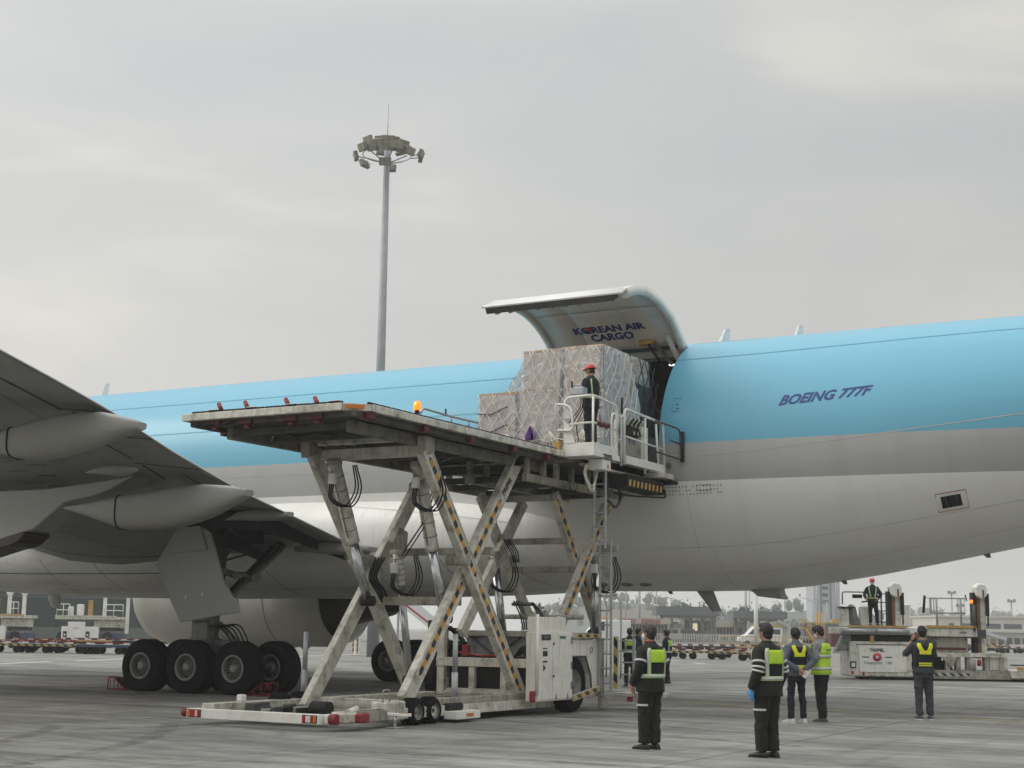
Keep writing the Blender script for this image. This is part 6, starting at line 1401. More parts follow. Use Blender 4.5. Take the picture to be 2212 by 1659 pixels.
# ---- baggage dollies and pallet trailers
def make_dolly(m_side='tape_dolly', red=True, ln=3.3):
    t = thing('pallet_dolly', 'x', 'dolly'); L_ = Loc(t); h_ = ln/2
    L_.bx('frame', 'dark', (-h_, h_, -.75, .75, .38, .48)); L_.bx('deck', 'roller', (-h_, h_, -.78, .78, .49, .53))
    b = MB(); b.strip((-h_, -.785, .43), (h_, -.785, .43), .13, (0, 0, 1)); L_.mb('side_stripe', m_side, b) if m_side.startswith('tape') else L_.bx('side_board', m_side, (-h_, h_, -.79, -.78, .37, .5))
    for k in range(4): L_.bx('stop', 'dark_red', (-h_+.15+k*.9, -h_+.5+k*.9, -.8+.1*(k % 2), -.68+.1*(k % 2), .53, .66)); L_.bx('stop', 'red', (-h_+.35+k*.9, -h_+.7+k*.9, .6, .75, .53, .65))
    for k in range(3): L_.bx('stop_plate', 'white_clean', (-h_+.62+k*.95, -h_+.95+k*.95, -.79, -.74, .53, .60))
    for x in (-h_+.45, -h_*.35, h_*.35, h_-.45):
        for y in (-.6, .6):
            w_ = MB().lathe([(-.08, .1), (-.085, .17), (-.06, .205), (.06, .205), (.085, .17), (.08, .1), (.05, .05), (.05, 0)], (x, y, .205), (0, 1, 0), 18); w_.lathe([(-.08, .1), (-.05, .05), (-.05, 0)], (x, y, .205), (0, 1, 0), 18); L_.mb('wheel', 'rubber', w_)
    L_.tube('drawbar', 'dark', [(-h_, 0, .42), (-h_-.7, 0, .3), (-h_-.9, 0, .34)], .04, 6)
    return t
protoA = make_dolly(); protoB = make_dolly('blue_paint', True); protoC = make_dolly('ochre', True); protoD = make_dolly('dark', True)
usedp = set()
def dolly(proto, px, py, label, rz=0.0, group='pallet dollies parked in rows on the apron'):
    q = U(px, py, z=0)
    o = proto if proto.name not in usedp else copy_tree(proto)
    usedp.add(proto.name); o.location = (q.x, q.y, 0); o.rotation_euler = (0, 0, RZ+rz); tag(o, label, 'dolly', group)
dolly(protoA, 18, 1409, 'striped pallet dolly cut by the left edge of the picture', .1)
dolly(protoA, 92, 1406, 'striped pallet dolly in the row, second from the left edge', .05)
dolly(protoA, 152, 1411, 'striped pallet dolly standing forward, left of the blue dolly', .08)
dolly(protoB, 238, 1413, 'blue-sided pallet dolly just left of the main landing gear', .04)
dolly(protoC, 70, 1400, 'yellow-sided pallet dolly in the back row at far left', .0)
dolly(protoC, 195, 1399, 'yellow-sided pallet dolly in the back row below the middle white loader', .0)
dolly(protoD, 300, 1400, 'dark pallet dolly in the back row beside the landing gear', .0)
dolly(protoC, 1418, 1418, 'yellow-sided dolly behind the nearest olive worker', -.05)
dolly(protoA, 1517, 1424, 'striped dolly at the left of the front row beyond the workers', -.06)
dolly(protoC, 1590, 1421, 'yellow-sided dolly in the middle of the front row beyond the workers', -.02)
dolly(protoA, 1648, 1428, 'striped dolly partly behind the worker with blue gloves', -.06)
dolly(protoD, 1476, 1408, 'dark dolly with raised drawbar in the second row', .02)
dolly(protoD, 1545, 1409, 'dark dolly with red stops in the second row, second from left', .0)
dolly(protoC, 1612, 1409, 'yellow dolly with red stops in the second row below the white van', .0)
dolly(protoD, 1690, 1412, 'dark dolly in the second row between the two standing men', .0)
dolly(protoC, 1745, 1408, 'yellow dolly in front of the yellow stair truck', .0)
for i, (px, py, pr) in enumerate(((2060, 1408, protoD), (2120, 1406, protoC), (2185, 1411, protoD), (2150, 1402, protoA))):
    dolly(pr, px, py, ['dark dolly behind the right loader, left of its tall post', 'yellow dolly behind the right loader post', 'dark dolly at the right edge of the picture', 'striped dolly in the back row at the right edge'][i], 0)
# ---- parked loaders behind the wing at left
def parked_loader(px, py, label, w_, posts, yellow, panel_x):
    q = U(px, py, z=0); t = thing('parked_loader', label, 'cargo loader', (q.x, q.y, 0), RZ); L_ = Loc(t)
    b0 = L_.bx('body', 'white_clean', (panel_x-1.3, panel_x+1.9, -.9, .9, .25, 1.35), bevel=.04); L_.bx('front_panel', 'white_clean', (panel_x-.75, panel_x+.75, -.96, -.9, .35, 1.75), bevel=.02, par=b0)
    for s in (-1, 1): L_.bx('headlamp_box', 'dark', (panel_x+s*.98-.16, panel_x+s*.98+.16, -.93, -.89, .45, .95), par=b0); L_.mb('headlamp', 'lamp_clear', MB().sphere((panel_x+s*.98, -.94, .65), (.09, .03, .09), 10, 6), b0)
    for k in range(3): L_.bx('print_mark', 'ink_grey', (panel_x-.3+.22*k, panel_x-.18+.22*k, -.963, -.958, 1.2-.04*(k % 2), 1.26), par=b0)
    dk = L_.bx('deck', 'white', (-w_/2, w_/2, -.9, 1.2, 1.95, 2.2), bevel=.03); L_.bx('deck_edge', 'ochre' if yellow else 'white', (-w_/2, w_/2-.5, -.95, -.88, 2.2, 2.3), par=dk)
    L_.bx('scissor_box', 'white', (panel_x+1.3, w_/2-.2, -.4, .8, 1.25, 1.95), bevel=.05); L_.bx('under_frame', 'dark', (panel_x-1, w_/2-.3, -.5, .8, 1.0, 1.3)); L_.bx('rear_body', 'blue_paint', (panel_x+1.9, w_/2, -.7, .7, .3, .8))
    for x in posts:
        p_ = L_.bx('guide_post', 'white_clean', (x-.13, x+.13, -.2, .06, .8, 4.0)); b = MB().prism([(x-.34, -.25, 4.25), (x+.34, -.25, 4.25), (x+.18, -.25, 3.85), (x-.18, -.25, 3.85)], (0, .4, 0)); L_.mb('post_cap', 'white_clean', b, p_)
    for x0, x1 in ((-w_/2+.1, -w_/2+1.2), (posts[0]+.2, posts[-1]-.2)):
        for z in (2.75, 3.25): L_.tube('deck_rail', 'white_clean', [(x0, -.85, 2.2), (x0, -.85, z), (x1, -.85, z), (x1, -.85, 2.2)], .035, 6, rc=.1)
        L_.tube('deck_rail', 'white_clean', [((x0+x1)/2, -.85, 2.2), ((x0+x1)/2, -.85, 3.25)], .03, 6)
    L_.bx('console', 'white_clean', (panel_x-.9, panel_x-.5, -.7, -.3, 2.2, 3.05), bevel=.05); L_.bx('seat_back', 'white_clean', (panel_x-.2, panel_x+.4, -.5, -.3, 2.3, 3.25), bevel=.06); L_.bx('sign_board', 'ochre', (panel_x+.9, panel_x+1.3, -.9, -.85, 2.3, 3.6), bevel=.02)
    for x in (panel_x+2.6, -w_/2+.6):
        b = MB().lathe([(-.15, .2), (-.16, .4), (-.1, .46), (.1, .46), (.16, .4), (.15, .2), (.12, 0)], (x, -.6, .46), (0, 1, 0), 22); b.lathe([(-.15, .2), (-.12, 0)], (x, -.6, .46), (0, 1, 0), 22); o = L_.mb('wheel', 'rubber', b); L_.mb('hub', 'rim', MB().lathe([(-.16, .22), (-.13, .2), (-.13, 0)], (x, -.6, .46), (0, 1, 0), 18), o)
    return t
parked_loader(195, 1388, 'white parked loader with two capped posts behind the wing', 5.8, (1.1, 3.1), False, -1.0)
parked_loader(10, 1388, 'white parked loader with yellow deck edge at the left edge', 4.4, (.2, 1.4), True, -1.6)
t = parked_loader(392, 1391, 'white parked loader half hidden by the landing gear door', 3.6, (1.2, 1.8), False, -.4)
# ---- long green hangar wall and verge behind them
q0 = U(-500, 1377, z=0); q1 = U(760, 1384, z=0); d = (q1-q0); d.normalize(); per = V((-d.y, d.x, 0))
hg = thing('green_wall', 'long dark green corrugated wall behind the parked loaders', 'wall', (q0+q1)/2)
ln = (q1-q0).length; npan = int(ln/4)
for k in range(npan):
    a = q0+d*(ln*k/npan+.04); c_ = q0+d*(ln*(k+1)/npan-.04); MB().prism([a+V((0, 0, 1.2)), c_+V((0, 0, 1.2)), c_+V((0, 0, 12)), a+V((0, 0, 12))], per*.3).build('wall_panel', 'wall_green', hg)
MB().prism([q0, q1, q1+V((0, 0, 1.2)), q0+V((0, 0, 1.2))], per*.5).build('plinth', 'wall_base', hg)
for z in (4.2, 7.8): MB().prism([q0+V((0, 0, z))-per*.05, q1+V((0, 0, z))-per*.05, q1+V((0, 0, z+.12))-per*.05, q0+V((0, 0, z+.12))-per*.05], per*.2).build('wall_rail', 'canopy', hg)
e_ = [q0-per*.2, q1-per*.2, q1-per*9, q0-per*9]
tag(MB().add([V((p.x, p.y, .004)) for p in e_], [(0, 1, 2, 3)]).build('grass_verge', 'grass'), 'strip of dry grass along the green wall', kind='structure')
for px, m, lab in ((72, 'pole_white', 'slim white pole before the green wall between two parked loaders'), ):
    q = U(px, 1372, z=0); o = MB().tube([(q.x, q.y, 0), (q.x+.3, q.y, 14)], [.22, .12], 12).build('flag_pole', m); tag(o, lab, 'pole')
# ---- stair truck and barriers glimpsed behind the loader
q = U(905, 1412, z=0); t = thing('boarding_stairs', 'white boarding stairs with red side stripe seen through the loader arms', 'stairs', (q.x, q.y, 0), RZ); L_ = Loc(t)
b = MB().prism([(-1.6, 0, 3.3), (1.9, 0, .7), (1.9, 0, 1.6), (-1.2, 0, 4.1), (-1.6, 0, 4.1)], (0, .1, 0)); L_.mb('side_panel', 'van_white', b); b = MB().prism([(-1.6, -.01, 3.55), (1.9, -.01, .95), (1.9, -.01, 1.08), (-1.6, -.01, 3.68)], (0, .008, 0)); L_.mb('red_stripe', 'ink_red', b)
for k in range(10): L_.bx('step', 'galv', (-1.4+.33*k, -1.1+.33*k, .1, 1.4, 3.25-.25*k, 3.3-.25*k))
L_.bx('base', 'van_white', (-2, 2.2, .1, 1.4, .4, .8)); L_.bx('leg', 'galv', (-1.5, -1.35, .2, .35, .7, 3.2))
for x in (-1.4, 1.6): L_.mb('wheel', 'rubber', MB().lathe([(-.1, 0), (-.12, .25), (-.08, .33), (.08, .33), (.12, .25), (.1, 0)], (x, .3, .33), (0, 1, 0), 18))
for i, (px, py, h_) in enumerate(((766, 1414, 1.1), (775, 1414, 1.1), (803, 1412, 1.9), (818, 1408, 1.5), (832, 1408, 1.5), (845, 1406, 1.5))):
    q = U(px, py, z=0); o = MB().box((q.x, q.y, h_/2), (.16, .16, h_)).build('bollard', 'white_clean'); tag(o, ['short striped post nearest the far engine nozzle', 'second short striped post beside the far engine nozzle', 'taller striped post left of the far landing gear', 'striped post behind the far landing gear, left one', 'striped post behind the far landing gear, middle one', 'striped post behind the far landing gear, right one'][i], 'bollard', 'black and yellow striped posts')
    MB().strip(V((q.x-.02, q.y-.085, 0.05)), V((q.x-.02, q.y-.085, h_)), .17, (.87, .49, 0)).build('hazard_tape', 'tape', o); b = MB().bx(q.x-.085, q.x+.085, q.y-.086, q.y+.086, .35, .6)
q = U(800, 1410, z=0); tag(MB().bx(q.x-.3, q.x+.3, q.y, q.y+.6, 0, 6).build('pillar', 'pole_grey'), 'square grey pillar between the two main landing gears', 'pillar')
q = U(690, 1405, z=0); t = thing('baggage_tug', 'low dark tug with yellow and red lamps under the far engine', 'tug', (q.x, q.y, 0), RZ); L_ = Loc(t)
L_.bx('body', 'dark', (-1.4, 1.4, 0, 1.3, .25, .8), bevel=.05); L_.bx('lamp', 'yellow', (-.6, -.1, -.02, 0, .4, .6)); L_.bx('lamp', 'lamp_red', (.2, .6, -.02, 0, .4, .6))
for x in (-1, 1): L_.mb('wheel', 'rubber', MB().lathe([(-.1, 0), (-.12, .25), (-.08, .33), (.08, .33), (.12, .25), (.1, 0)], (x, .1, .33), (0, 1, 0), 18))

# ---- second loader, at right
q = U(1850, 1468, z=0); t2 = thing('lower_deck_loader', 'dirty white cargo loader with octagonal post caps standing at the right', 'cargo loader', (q.x, q.y, 0), RZ-.02); t2.scale = (1, 1, .92); L_ = Loc(t2)
b0 = L_.bx('body', 'white', (-.22, 2.6, 0, 1.9, .12, 1.52), bevel=.05)
L_.bx('front_panel', 'cabinet', (.12, 1.85, -.03, 0, .3, 1.36), par=b0, bevel=.02); L_.bx('panel_groove', 'dark_red', (.02, 2.0, -.012, 0, 1.38, 1.41), par=b0)
def lt(s_, size, x, z, m, bold=.004, par=b0, y=-.035):
    o = text('front_lettering', s_, size, (x, y, z), (1, 0, 0), (0, 0, 1), m, par, bold=bold); return o
lt('TREPEL', .17, .78, 1.12, 'ink_black', .006); lt('Champion', .16, .62, .62, 'ink_grey', .002); lt('140', .16, 1.2, .62, 'ink_grey', .002)
c8 = MB().lathe([(0, .16), (.012, .16), (.012, 0)], (.78, -.03, .9), (0, -1, 0), 24); o = L_.mb('round_badge', 'ink_red', c8, b0); lt('M', .15, .78, .85, 'paper', .005, b0, -.046)
for x in (.35, 1.2): L_.bx('badge_bar', 'ink_black', (x-.13, x+.13, -.036, -.03, .88, .92), par=b0)
for x in (-.12, 2.15): L_.bx('head_lamp', 'dark', (x-.1, x+.12, -.02, 0, .45, .72), par=b0); L_.bx('lamp_lens', 'lamp_clear', (x-.05, x+.08, -.035, -.02, .5, .66), par=b0); L_.bx('marker_lamp', 'lamp_red', (x-.06, x+.02, -.03, 0, .22, .34), par=b0); L_.bx('marker_lamp', 'lamp_red', (x+.35, x+.42, -.02, 0, .18, .3), par=b0)
L_.bx('under_gap', 'blackhole', (-.1, 2.45, .15, 1.9, 1.5, 1.82)); L_.bx('bracket', 'ochre', (.55, .68, -.02, .1, 1.5, 1.75))  # solid black block stands in for the shaded gap below the deck
dk = L_.bx('deck', 'white', (-.5, 2.55, .0, 2.6, 1.8, 2.08), bevel=.03); L_.bx('deck_edge', 'ochre', (-.25, 1.9, -.04, .05, 2.09, 2.16), par=dk); L_.bx('deck_corner', 'white_clean', (1.98, 2.5, -.09, .2, 1.84, 2.12), par=dk, bevel=.04)
for x0, x1 in ((-.55, .75), (.78, 1.95)): L_.mb('deck_roller', 'roller', MB().cyl((x0, -.06, 1.93), (x1, -.06, 1.93), .1, 16), dk)
# folded side wing and mud flap at its left
b = MB().prism([(-.4, .2, 1.8), (0, .2, 1.8), (-.25, .2, 1.15), (-.7, .2, 1.1)], (0, .5, 0)); L_.mb('side_ramp', 'gear_grey', b, bevel=.03); L_.bx('side_ramp_tip', 'galv', (-.75, -.25, .1, .5, 1.02, 1.1))
L_.bx('left_box', 'white', (-.42, -.12, .4, 1.0, 2.1, 2.85), bevel=.04); L_.bx('left_box_top', 'dark', (-.45, .05, .35, 1.0, 2.85, 2.9)); L_.bx('console', 'cabinet', (.32, .62, .5, .9, 2.1, 2.95), bevel=.06); b = MB().prism([(.0, .4, 2.1), (.3, .4, 2.1), (.12, .4, 3.0), (-.12, .4, 3.0)], (0, .6, 0)); L_.mb('seat_cover', 'gear_grey', b, bevel=.1)
L_.bx('console_screen', 'dark', (.0, .35, .28, .4, 3.25, 3.4)); L_.tube('console_rail', 'gear_dark', [(-.35, .5, 3.0), (-.35, .5, 3.5), (.6, .5, 3.5)], .025, 6, rc=.1); L_.tube('lever', 'dark', [(.35, .4, 3.1), (.75, .4, 3.15)], .03, 6)
for x in (1.15, 1.45, 1.68): L_.tube('guard_rail', 'gear_dark', [(x, .7, 2.1), (x, .7, 3.35+.12*(x > 1.2))], .03, 6)
for z in (2.3, 2.75, 3.1, 3.45): L_.tube('guard_rail', 'gear_dark', [(1.0, .7, z), (1.7, .7, z)], .02, 6)
L_.mb('round_mirror', 'dark', MB().sphere((1.52, .6, 3.62), (.12, .06, .12), 12, 8))
for x, z0 in ((1.66, 2.1), (4.84, .9)):
    p_ = L_.bx('guide_post', 'white', (x-.16, x+.18, .6, 1.0, z0, 3.75)); L_.bx('post_channel', 'rust', (x-.17, x-.02, .585, .6, z0, 3.4), par=p_); L_.bx('post_slot', 'dark', (x-.3, x-.165, .5, .95, z0, 3.55), (x+.182, x+.3, .5, .9, 2.6, 3.5), par=p_)
    b = MB().prism([(x-.22, .4, 3.42), (x+.05, .4, 3.25), (x+.2, .4, 3.42), (x+.23, .4, 3.7), (x+.13, .4, 3.9), (x-.1, .4, 3.93), (x-.24, .4, 3.75)], (0, .5, 0)); L_.mb('post_cap', 'white_clean', b, p_, bevel=.05); L_.bx('cap_slot', 'rust', (x+.03, x+.09, .385, .4, 3.3, 3.65), par=p_); L_.tube('post_hose', 'dark', [(x+.25, .55, 3.4), (x+.25, .55, 2.2)], .03, 6, par=p_)
L_.bx('tank', 'white_clean', (2.05, 2.4, 1.2, 1.7, 2.1, 3.1), bevel=.08)
dk2 = L_.bx('rear_deck', 'white', (2.75, 4.6, .3, 3, 1.75, 2.1), bevel=.03); L_.bx('deck_edge', 'ochre', (2.7, 4.55, .25, .35, 2.1, 2.2), par=dk2); L_.bx('deck_plate', 'gear_dark', (4.5, 4.95, .4, 1.4, 1.7, 2.05), par=dk2); L_.bx('plate_text', 'ink_grey', (3.95, 4.2, .295, .3, 1.88, 1.96), par=dk2)
fr = L_.tube('rear_rail', 'pole_grey', [(2.95, .6, 3.3), (4.25, .6, 3.3), (4.25, .6, 2.7), (2.95, .6, 2.7), (2.95, .6, 3.3)], .03, 6)
for x, z0 in ((3.2, 2.0), (4.1, 2.0)): L_.tube('rear_rail_post', 'pole_grey', [(x, .6, z0), (x, .6, 3.3)], .04, 6, par=fr)
for x in (3.0, 3.1, 4.0): L_.tube('rear_rail_bar', 'pole_grey', [(x, .62, 2.7), (x, .62, 3.3)], .018, 6, par=fr)
L_.tube('rubber_buffer', 'dark', [(2.7, .6, 2.7), (2.76, .6, 3.4)], .05, 8, par=fr); L_.tube('rear_rail_bar', 'pole_grey', [(2.76, .6, 3.3), (3.0, .6, 3.3)], .015, 6, par=fr)
bl = L_.tube('beacon_post', 'gear_dark', [(4.5, .3, 2.0), (4.5, .3, 3.05)], .06, 8); L_.mb('beacon', 'beacon_glow', MB().sphere((4.42, .3, 3.17), (.06, .06, .08), 12, 8), bl); L_.tube('antenna', 'dark', [(4.3, .5, 3.2), (4.25, .5, 3.45)], .025, 6, par=bl)
L_.bx('scissor_pack', 'grimy', (2.6, 4.3, .5, 1.8, 1.1, 1.75), bevel=.05); L_.bx('red_stripe', 'dark_red', (2.9, 4.2, .48, .5, 1.22, 1.32)); L_.bx('hydraulic_pack', 'gear_dark', (2.75, 3.1, .3, .9, 1.15, 1.6), bevel=.08)
cs = L_.bx('chassis', 'white', (2.4, 5.6, .2, 1.6, .95, 1.12)); L_.bx('chassis_low', 'grimy', (2.5, 7.6, .1, 1.8, .08, .42)); L_.bx('underside', 'blackhole', (.3, 7, .3, 1.7, .02, .1))
for x in (2.75, 3.45, 3.85, 4.25, 4.9, 5.45): L_.bx('chassis_post', 'grimy', (x-.08, x+.08, .25, .6, .4, .95), par=cs)
L_.bx('engine', 'dark', (2.55, 3.3, .5, 1.2, .4, .95), bevel=.05); L_.mb('fire_extinguisher', 'red', MB().tube([(4.6, .2, .6), (4.6, .2, .82), (4.6, .2, .88)], [.08, .08, .03], 12)); L_.mb('gas_bottle', 'grimy', MB().tube([(4.35, .2, .4), (4.35, .2, .85), (4.35, .2, .92)], [.13, .13, .04], 12))
b = MB().prism([(3.2, .2, .95), (3.8, .2, .95), (3.6, .2, .5)], (0, .1, 0)); L_.mb('gusset', 'grimy', b)
b = MB(); b.strip((2.5, .095, .25), (4.2, .095, .25), .12, (0, 0, 1)); L_.mb('hazard_tape', 'tape_white', b)
L_.bx('side_box', 'white', (5.0, 5.7, .3, 1.2, .42, 1.1), bevel=.03); L_.bx('tail_deck', 'white', (5.7, 7.6, -.1, 2.2, .12, .45), bevel=.03); L_.bx('tail_edge', 'ochre', (5.9, 7.6, -.12, -.05, .46, .58)); L_.bx('tail_bar', 'gear_dark', (5.8, 7.6, .3, .4, .62, .68)); L_.bx('tail_lamp', 'lamp_clear', (7.1, 7.35, -.15, -.1, .3, .5))
for x in (.5, 3.3):
    L_.mb('wheel', 'rubber', MB().lathe([(-.15, 0), (-.16, .3), (-.1, .4), (.1, .4), (.16, .3), (.15, 0)], (x, .6, .4), (0, 1, 0), 22))
q = t2.location+Matrix.Rotation(RZ-.02, 3, 'Z') @ V((.72, .22, 1.98))
person('person', 'worker in red helmet, white mask and green straps standing on the right loader', q, RZ+PI-.15, 1.74, 'control', dict(jacket='navy_cloth', trousers='black_cloth', shoes='shoe_black', vest='thin', bulk=.03, hem=.86, helmet=True, mask=True, leg=1.05), vox=.016, head=(.15, -.1), legs=(.1, .16, 0, 0))

# ---- vehicles among the dollies
q = U(1645, 1397, z=0); t = thing('white_van', 'white van with orange roof edge parked behind the white pole', 'van', (q.x, q.y, 0), RZ); L_ = Loc(t)
b = MB().prism([(-2.7, 0, .45), (2.6, 0, .45), (2.6, 0, 2.4), (-.9, 0, 2.4), (-1.8, 0, 1.45), (-2.7, 0, 1.15)], (0, 2.0, 0)); L_.mb('body', 'van_white', b, bevel=.12); L_.bx('roof_trim', 'yellow', (-.8, 2.6, -.02, 2.02, 2.38, 2.56)); b = MB().prism([(-1.6, -.02, 1.5), (-.85, -.02, 2.2), (-.75, -.02, 2.2), (-.75, -.02, 1.5)], (0, .02, 0)); L_.mb('cab_window', 'window_dark', b)
L_.bx('side_window', 'window_dark', (-.55, .6, -.02, 0, 1.5, 2.1), (.75, 2.3, -.02, 0, 1.5, 2.1)); L_.bx('bumper', 'gear_grey', (-2.8, -2.6, 0, 2, .35, .65))
for x in (-1.7, 1.7): L_.mb('wheel', 'rubber', MB().lathe([(-.1, 0), (-.12, .25), (-.08, .36), (.08, .36), (.12, .25), (.1, 0)], (x, .05, .36), (0, 1, 0), 18))
q = U(1765, 1408, z=0); t = thing('yellow_stairs', 'yellow maintenance stair frame between the two vested men', 'stairs', (q.x, q.y, 0), RZ); L_ = Loc(t)
for s, y in ((0, 0), (1, 1.0)):
    L_.tube('stringer', 'yellow', [(-1.0, y, 2.1), (.4, y, .1)], .06, 6); L_.tube('hand_rail', 'yellow', [(-1.2, y, 3.0), (-.9, y, 3.0), (.5, y, 1.0)], .035, 6)
    for x in (-1.2, -.6, 0): L_.tube('post', 'yellow', [(x, y, 2.1-max(0, x+1)*1.43), (x, y, 3.0-max(0, x+.9)*1.43)], .03, 6)
    L_.tube('tower_post', 'yellow', [(.2, y, .1), (.2, y, 3.6)], .05, 6); L_.tube('tower_post', 'yellow', [(.7, y, .1), (.7, y, 3.6)], .05, 6)
for k in range(8): L_.bx('tread', 'ochre', (-1.0+.17*k, -.8+.17*k, 0, 1.0, 2.05-.25*k, 2.1-.25*k))
for z in (1.2, 2.4, 3.3, 3.6): L_.tube('tower_bar', 'yellow', [(.2, 0, z), (.7, 0, z)], .03, 6)
L_.bx('platform', 'ochre', (-2.0, -1.0, 0, 1, 2.1, 2.2)); L_.bx('base', 'yellow', (-1.4, 1.2, -.1, 1.1, .3, .5))
for x in (-1.1, .9): L_.mb('wheel', 'rubber', MB().lathe([(-.08, 0), (-.1, .18), (-.06, .24), (.06, .24), (.1, .18), (.08, 0)], (x, -.1, .24), (0, 1, 0), 16))
q = U(1790, 1400, z=0); t = thing('box_trailer', 'dark box trailer with pale roof edge behind the lime-vested man', 'trailer', (q.x, q.y, 0), RZ); L_ = Loc(t)
L_.bx('body', 'canopy', (-2.9, 2.3, 0, 2.4, .9, 2.85), bevel=.03); L_.bx('roof_edge', 'yellow_paint', (-3.0, 2.4, -.03, 2.4, 2.85, 3.0)); L_.bx('roof_box', 'ochre', (.6, 1.6, .5, 1.5, 3.0, 3.35)); L_.bx('chassis', 'dark', (-2.6, 2.2, .2, 2.2, .5, .88))
for x in (-1.8, 1.6): L_.mb('wheel', 'rubber', MB().lathe([(-.1, 0), (-.12, .3), (-.08, .45), (.08, .45), (.12, .3), (.1, 0)], (x, .15, .45), (0, 1, 0), 18))
q = U(1822, 1404, z=0); t = thing('red_container', 'dark red container beside the right loader', 'container', (q.x, q.y, 0), RZ); L_ = Loc(t); L_.bx('body', 'dark_red', (-1.3, 1.2, 0, 1.6, .3, 1.75), bevel=.04)
for k in range(8): L_.bx('rib', 'dark_red', (-1.2+.3*k, -1.12+.3*k, -.03, 0, .4, 1.65))
q = U(1322, 1408, z=0); t = thing('white_truck', 'white truck with orange roof lamp behind the loader ladder', 'truck', (q.x, q.y, 0), RZ); L_ = Loc(t)
L_.bx('cargo_box', 'van_white', (-.3, 1.5, 0, 2, .9, 2.5), bevel=.04); b = MB().prism([(-2.0, 0, .6), (-.35, 0, .6), (-.35, 0, 2.5), (-1.2, 0, 2.5), (-2.0, 0, 1.6)], (0, 2, 0)); L_.mb('cab', 'van_white', b, bevel=.06); b = MB().prism([(-1.75, -.02, 1.65), (-1.15, -.02, 2.35), (-.6, -.02, 2.35), (-.6, -.02, 1.65)], (0, .02, 0)); L_.mb('cab_window', 'window_dark', b); L_.bx('roof_lamp', 'yellow', (-1.1, -.4, .3, 1.7, 2.5, 2.68))
for x in (-1.3, 1.5): L_.mb('wheel', 'rubber', MB().lathe([(-.1, 0), (-.12, .3), (-.08, .42), (.08, .42), (.12, .3), (.1, 0)], (x, .1, .42), (0, 1, 0), 18))
# roll trailers with barred sides (yellowish) in the middle distance
for i, (px, py, lab) in enumerate(((1598, 1404, 'yellow barred baggage cart left of the white pole'), (1668, 1405, 'yellow barred baggage cart right of the white pole'), (1712, 1405, 'yellow barred baggage cart behind the grey-shirted man'), (2130, 1394, 'yellow barred baggage cart behind the right loader post'), (2055, 1394, 'yellow barred baggage cart right of the photographing man'))):
    q = U(px, py, z=0); t = thing('baggage_cart', lab, 'baggage cart', (q.x, q.y, 0), RZ, 'barred baggage carts'); L_ = Loc(t)
    L_.bx('deck', 'cart_yellow', (-2, 2, 0, 1.4, .5, .62))
    for k in range(13): L_.tube('bar', 'cart_yellow', [(-1.95+.325*k, 0, .6), (-1.95+.325*k, 0, 1.3)], .03, 5)
    L_.tube('top_bar', 'cart_yellow', [(-2, 0, 1.3), (2, 0, 1.3)], .04, 6); L_.tube('back_bar', 'cart_yellow', [(-2, 1.3, 1.3), (2, 1.3, 1.3)], .04, 6)
    for x in (-1.5, 1.5): L_.mb('wheel', 'rubber', MB().lathe([(-.08, 0), (-.1, .18), (-.06, .25), (.06, .25), (.1, .18), (.08, 0)], (x, .1, .25), (0, 1, 0), 14))
# ---- gate buildings
def bld(name, label, px, py, cat='building'):
    q = U(px, py, z=0); t = thing(name, label, cat, (q.x, q.y, 0), RZ); return t, Loc(t), (q-V((0, 0, CAMH))).dot(cd)/FPX
def Q(pxm, m, a): return (a-pxm)*m
for i, (c_, x0, x1, yt, yb, base, cols) in enumerate(((1485, 1418, 1553, 1311, 1330, 1389, (1432, 1452, 1495, 1520, 1545)), (1643, 1585, 1702, 1321, 1337, 1390, (1592, 1612, 1640, 1664)))):
    t, L_, m = bld('gate_canopy', ['larger dark grey flat canopy of the airport gate', 'smaller dark grey flat canopy right of the belly antenna'][i], c_, base, 'canopy'); hz = lambda y: (base-y)*m
    L_.bx('roof', 'canopy', (Q(c_, m, x0), Q(c_, m, x1), 0, 7, hz(yb), hz(yt)))
    for a in cols: L_.bx('column', 'canopy', (Q(c_, m, a)-.25, Q(c_, m, a)+.25, 1, 1.5, 0, hz(yb)))
    L_.bx('soffit_beam', 'beige_dark', (Q(c_, m, x0)+1, Q(c_, m, x1)-.5, .6, .9, hz(yb)-.45, hz(yb)))
t, L_, m = bld('gate_house', 'beige gate house with a lit window under the larger canopy', 1510, 1389); hz = lambda y: (1389-y)*m; X = lambda a: Q(1510, m, a)
wl_ = L_.bx('wall', 'beige_dark', (X(1484), X(1550), 2.5, 6, 0, hz(1341))); L_.bx('window', 'lit_window', (X(1497), X(1511), 2.44, 2.5, hz(1363), hz(1347)), par=wl_); L_.bx('window', 'window_dark', (X(1515), X(1530), 2.44, 2.5, hz(1363), hz(1347)), par=wl_); L_.bx('sign', 'paper', (X(1455), X(1478), 2, 2.1, hz(1362), hz(1348)))
L_.bx('booth', 'window_dark', (X(1450), X(1470), 2.6, 4.2, 0, hz(1345))); L_.bx('awning', 'paper', (X(1460), X(1530), -1.5, 1, hz(1376), hz(1371)))
for a in range(1452, 1481, 7): L_.bx('door', 'tower', (X(a), X(a+4), 2.5, 2.58, 0, hz(1356)))
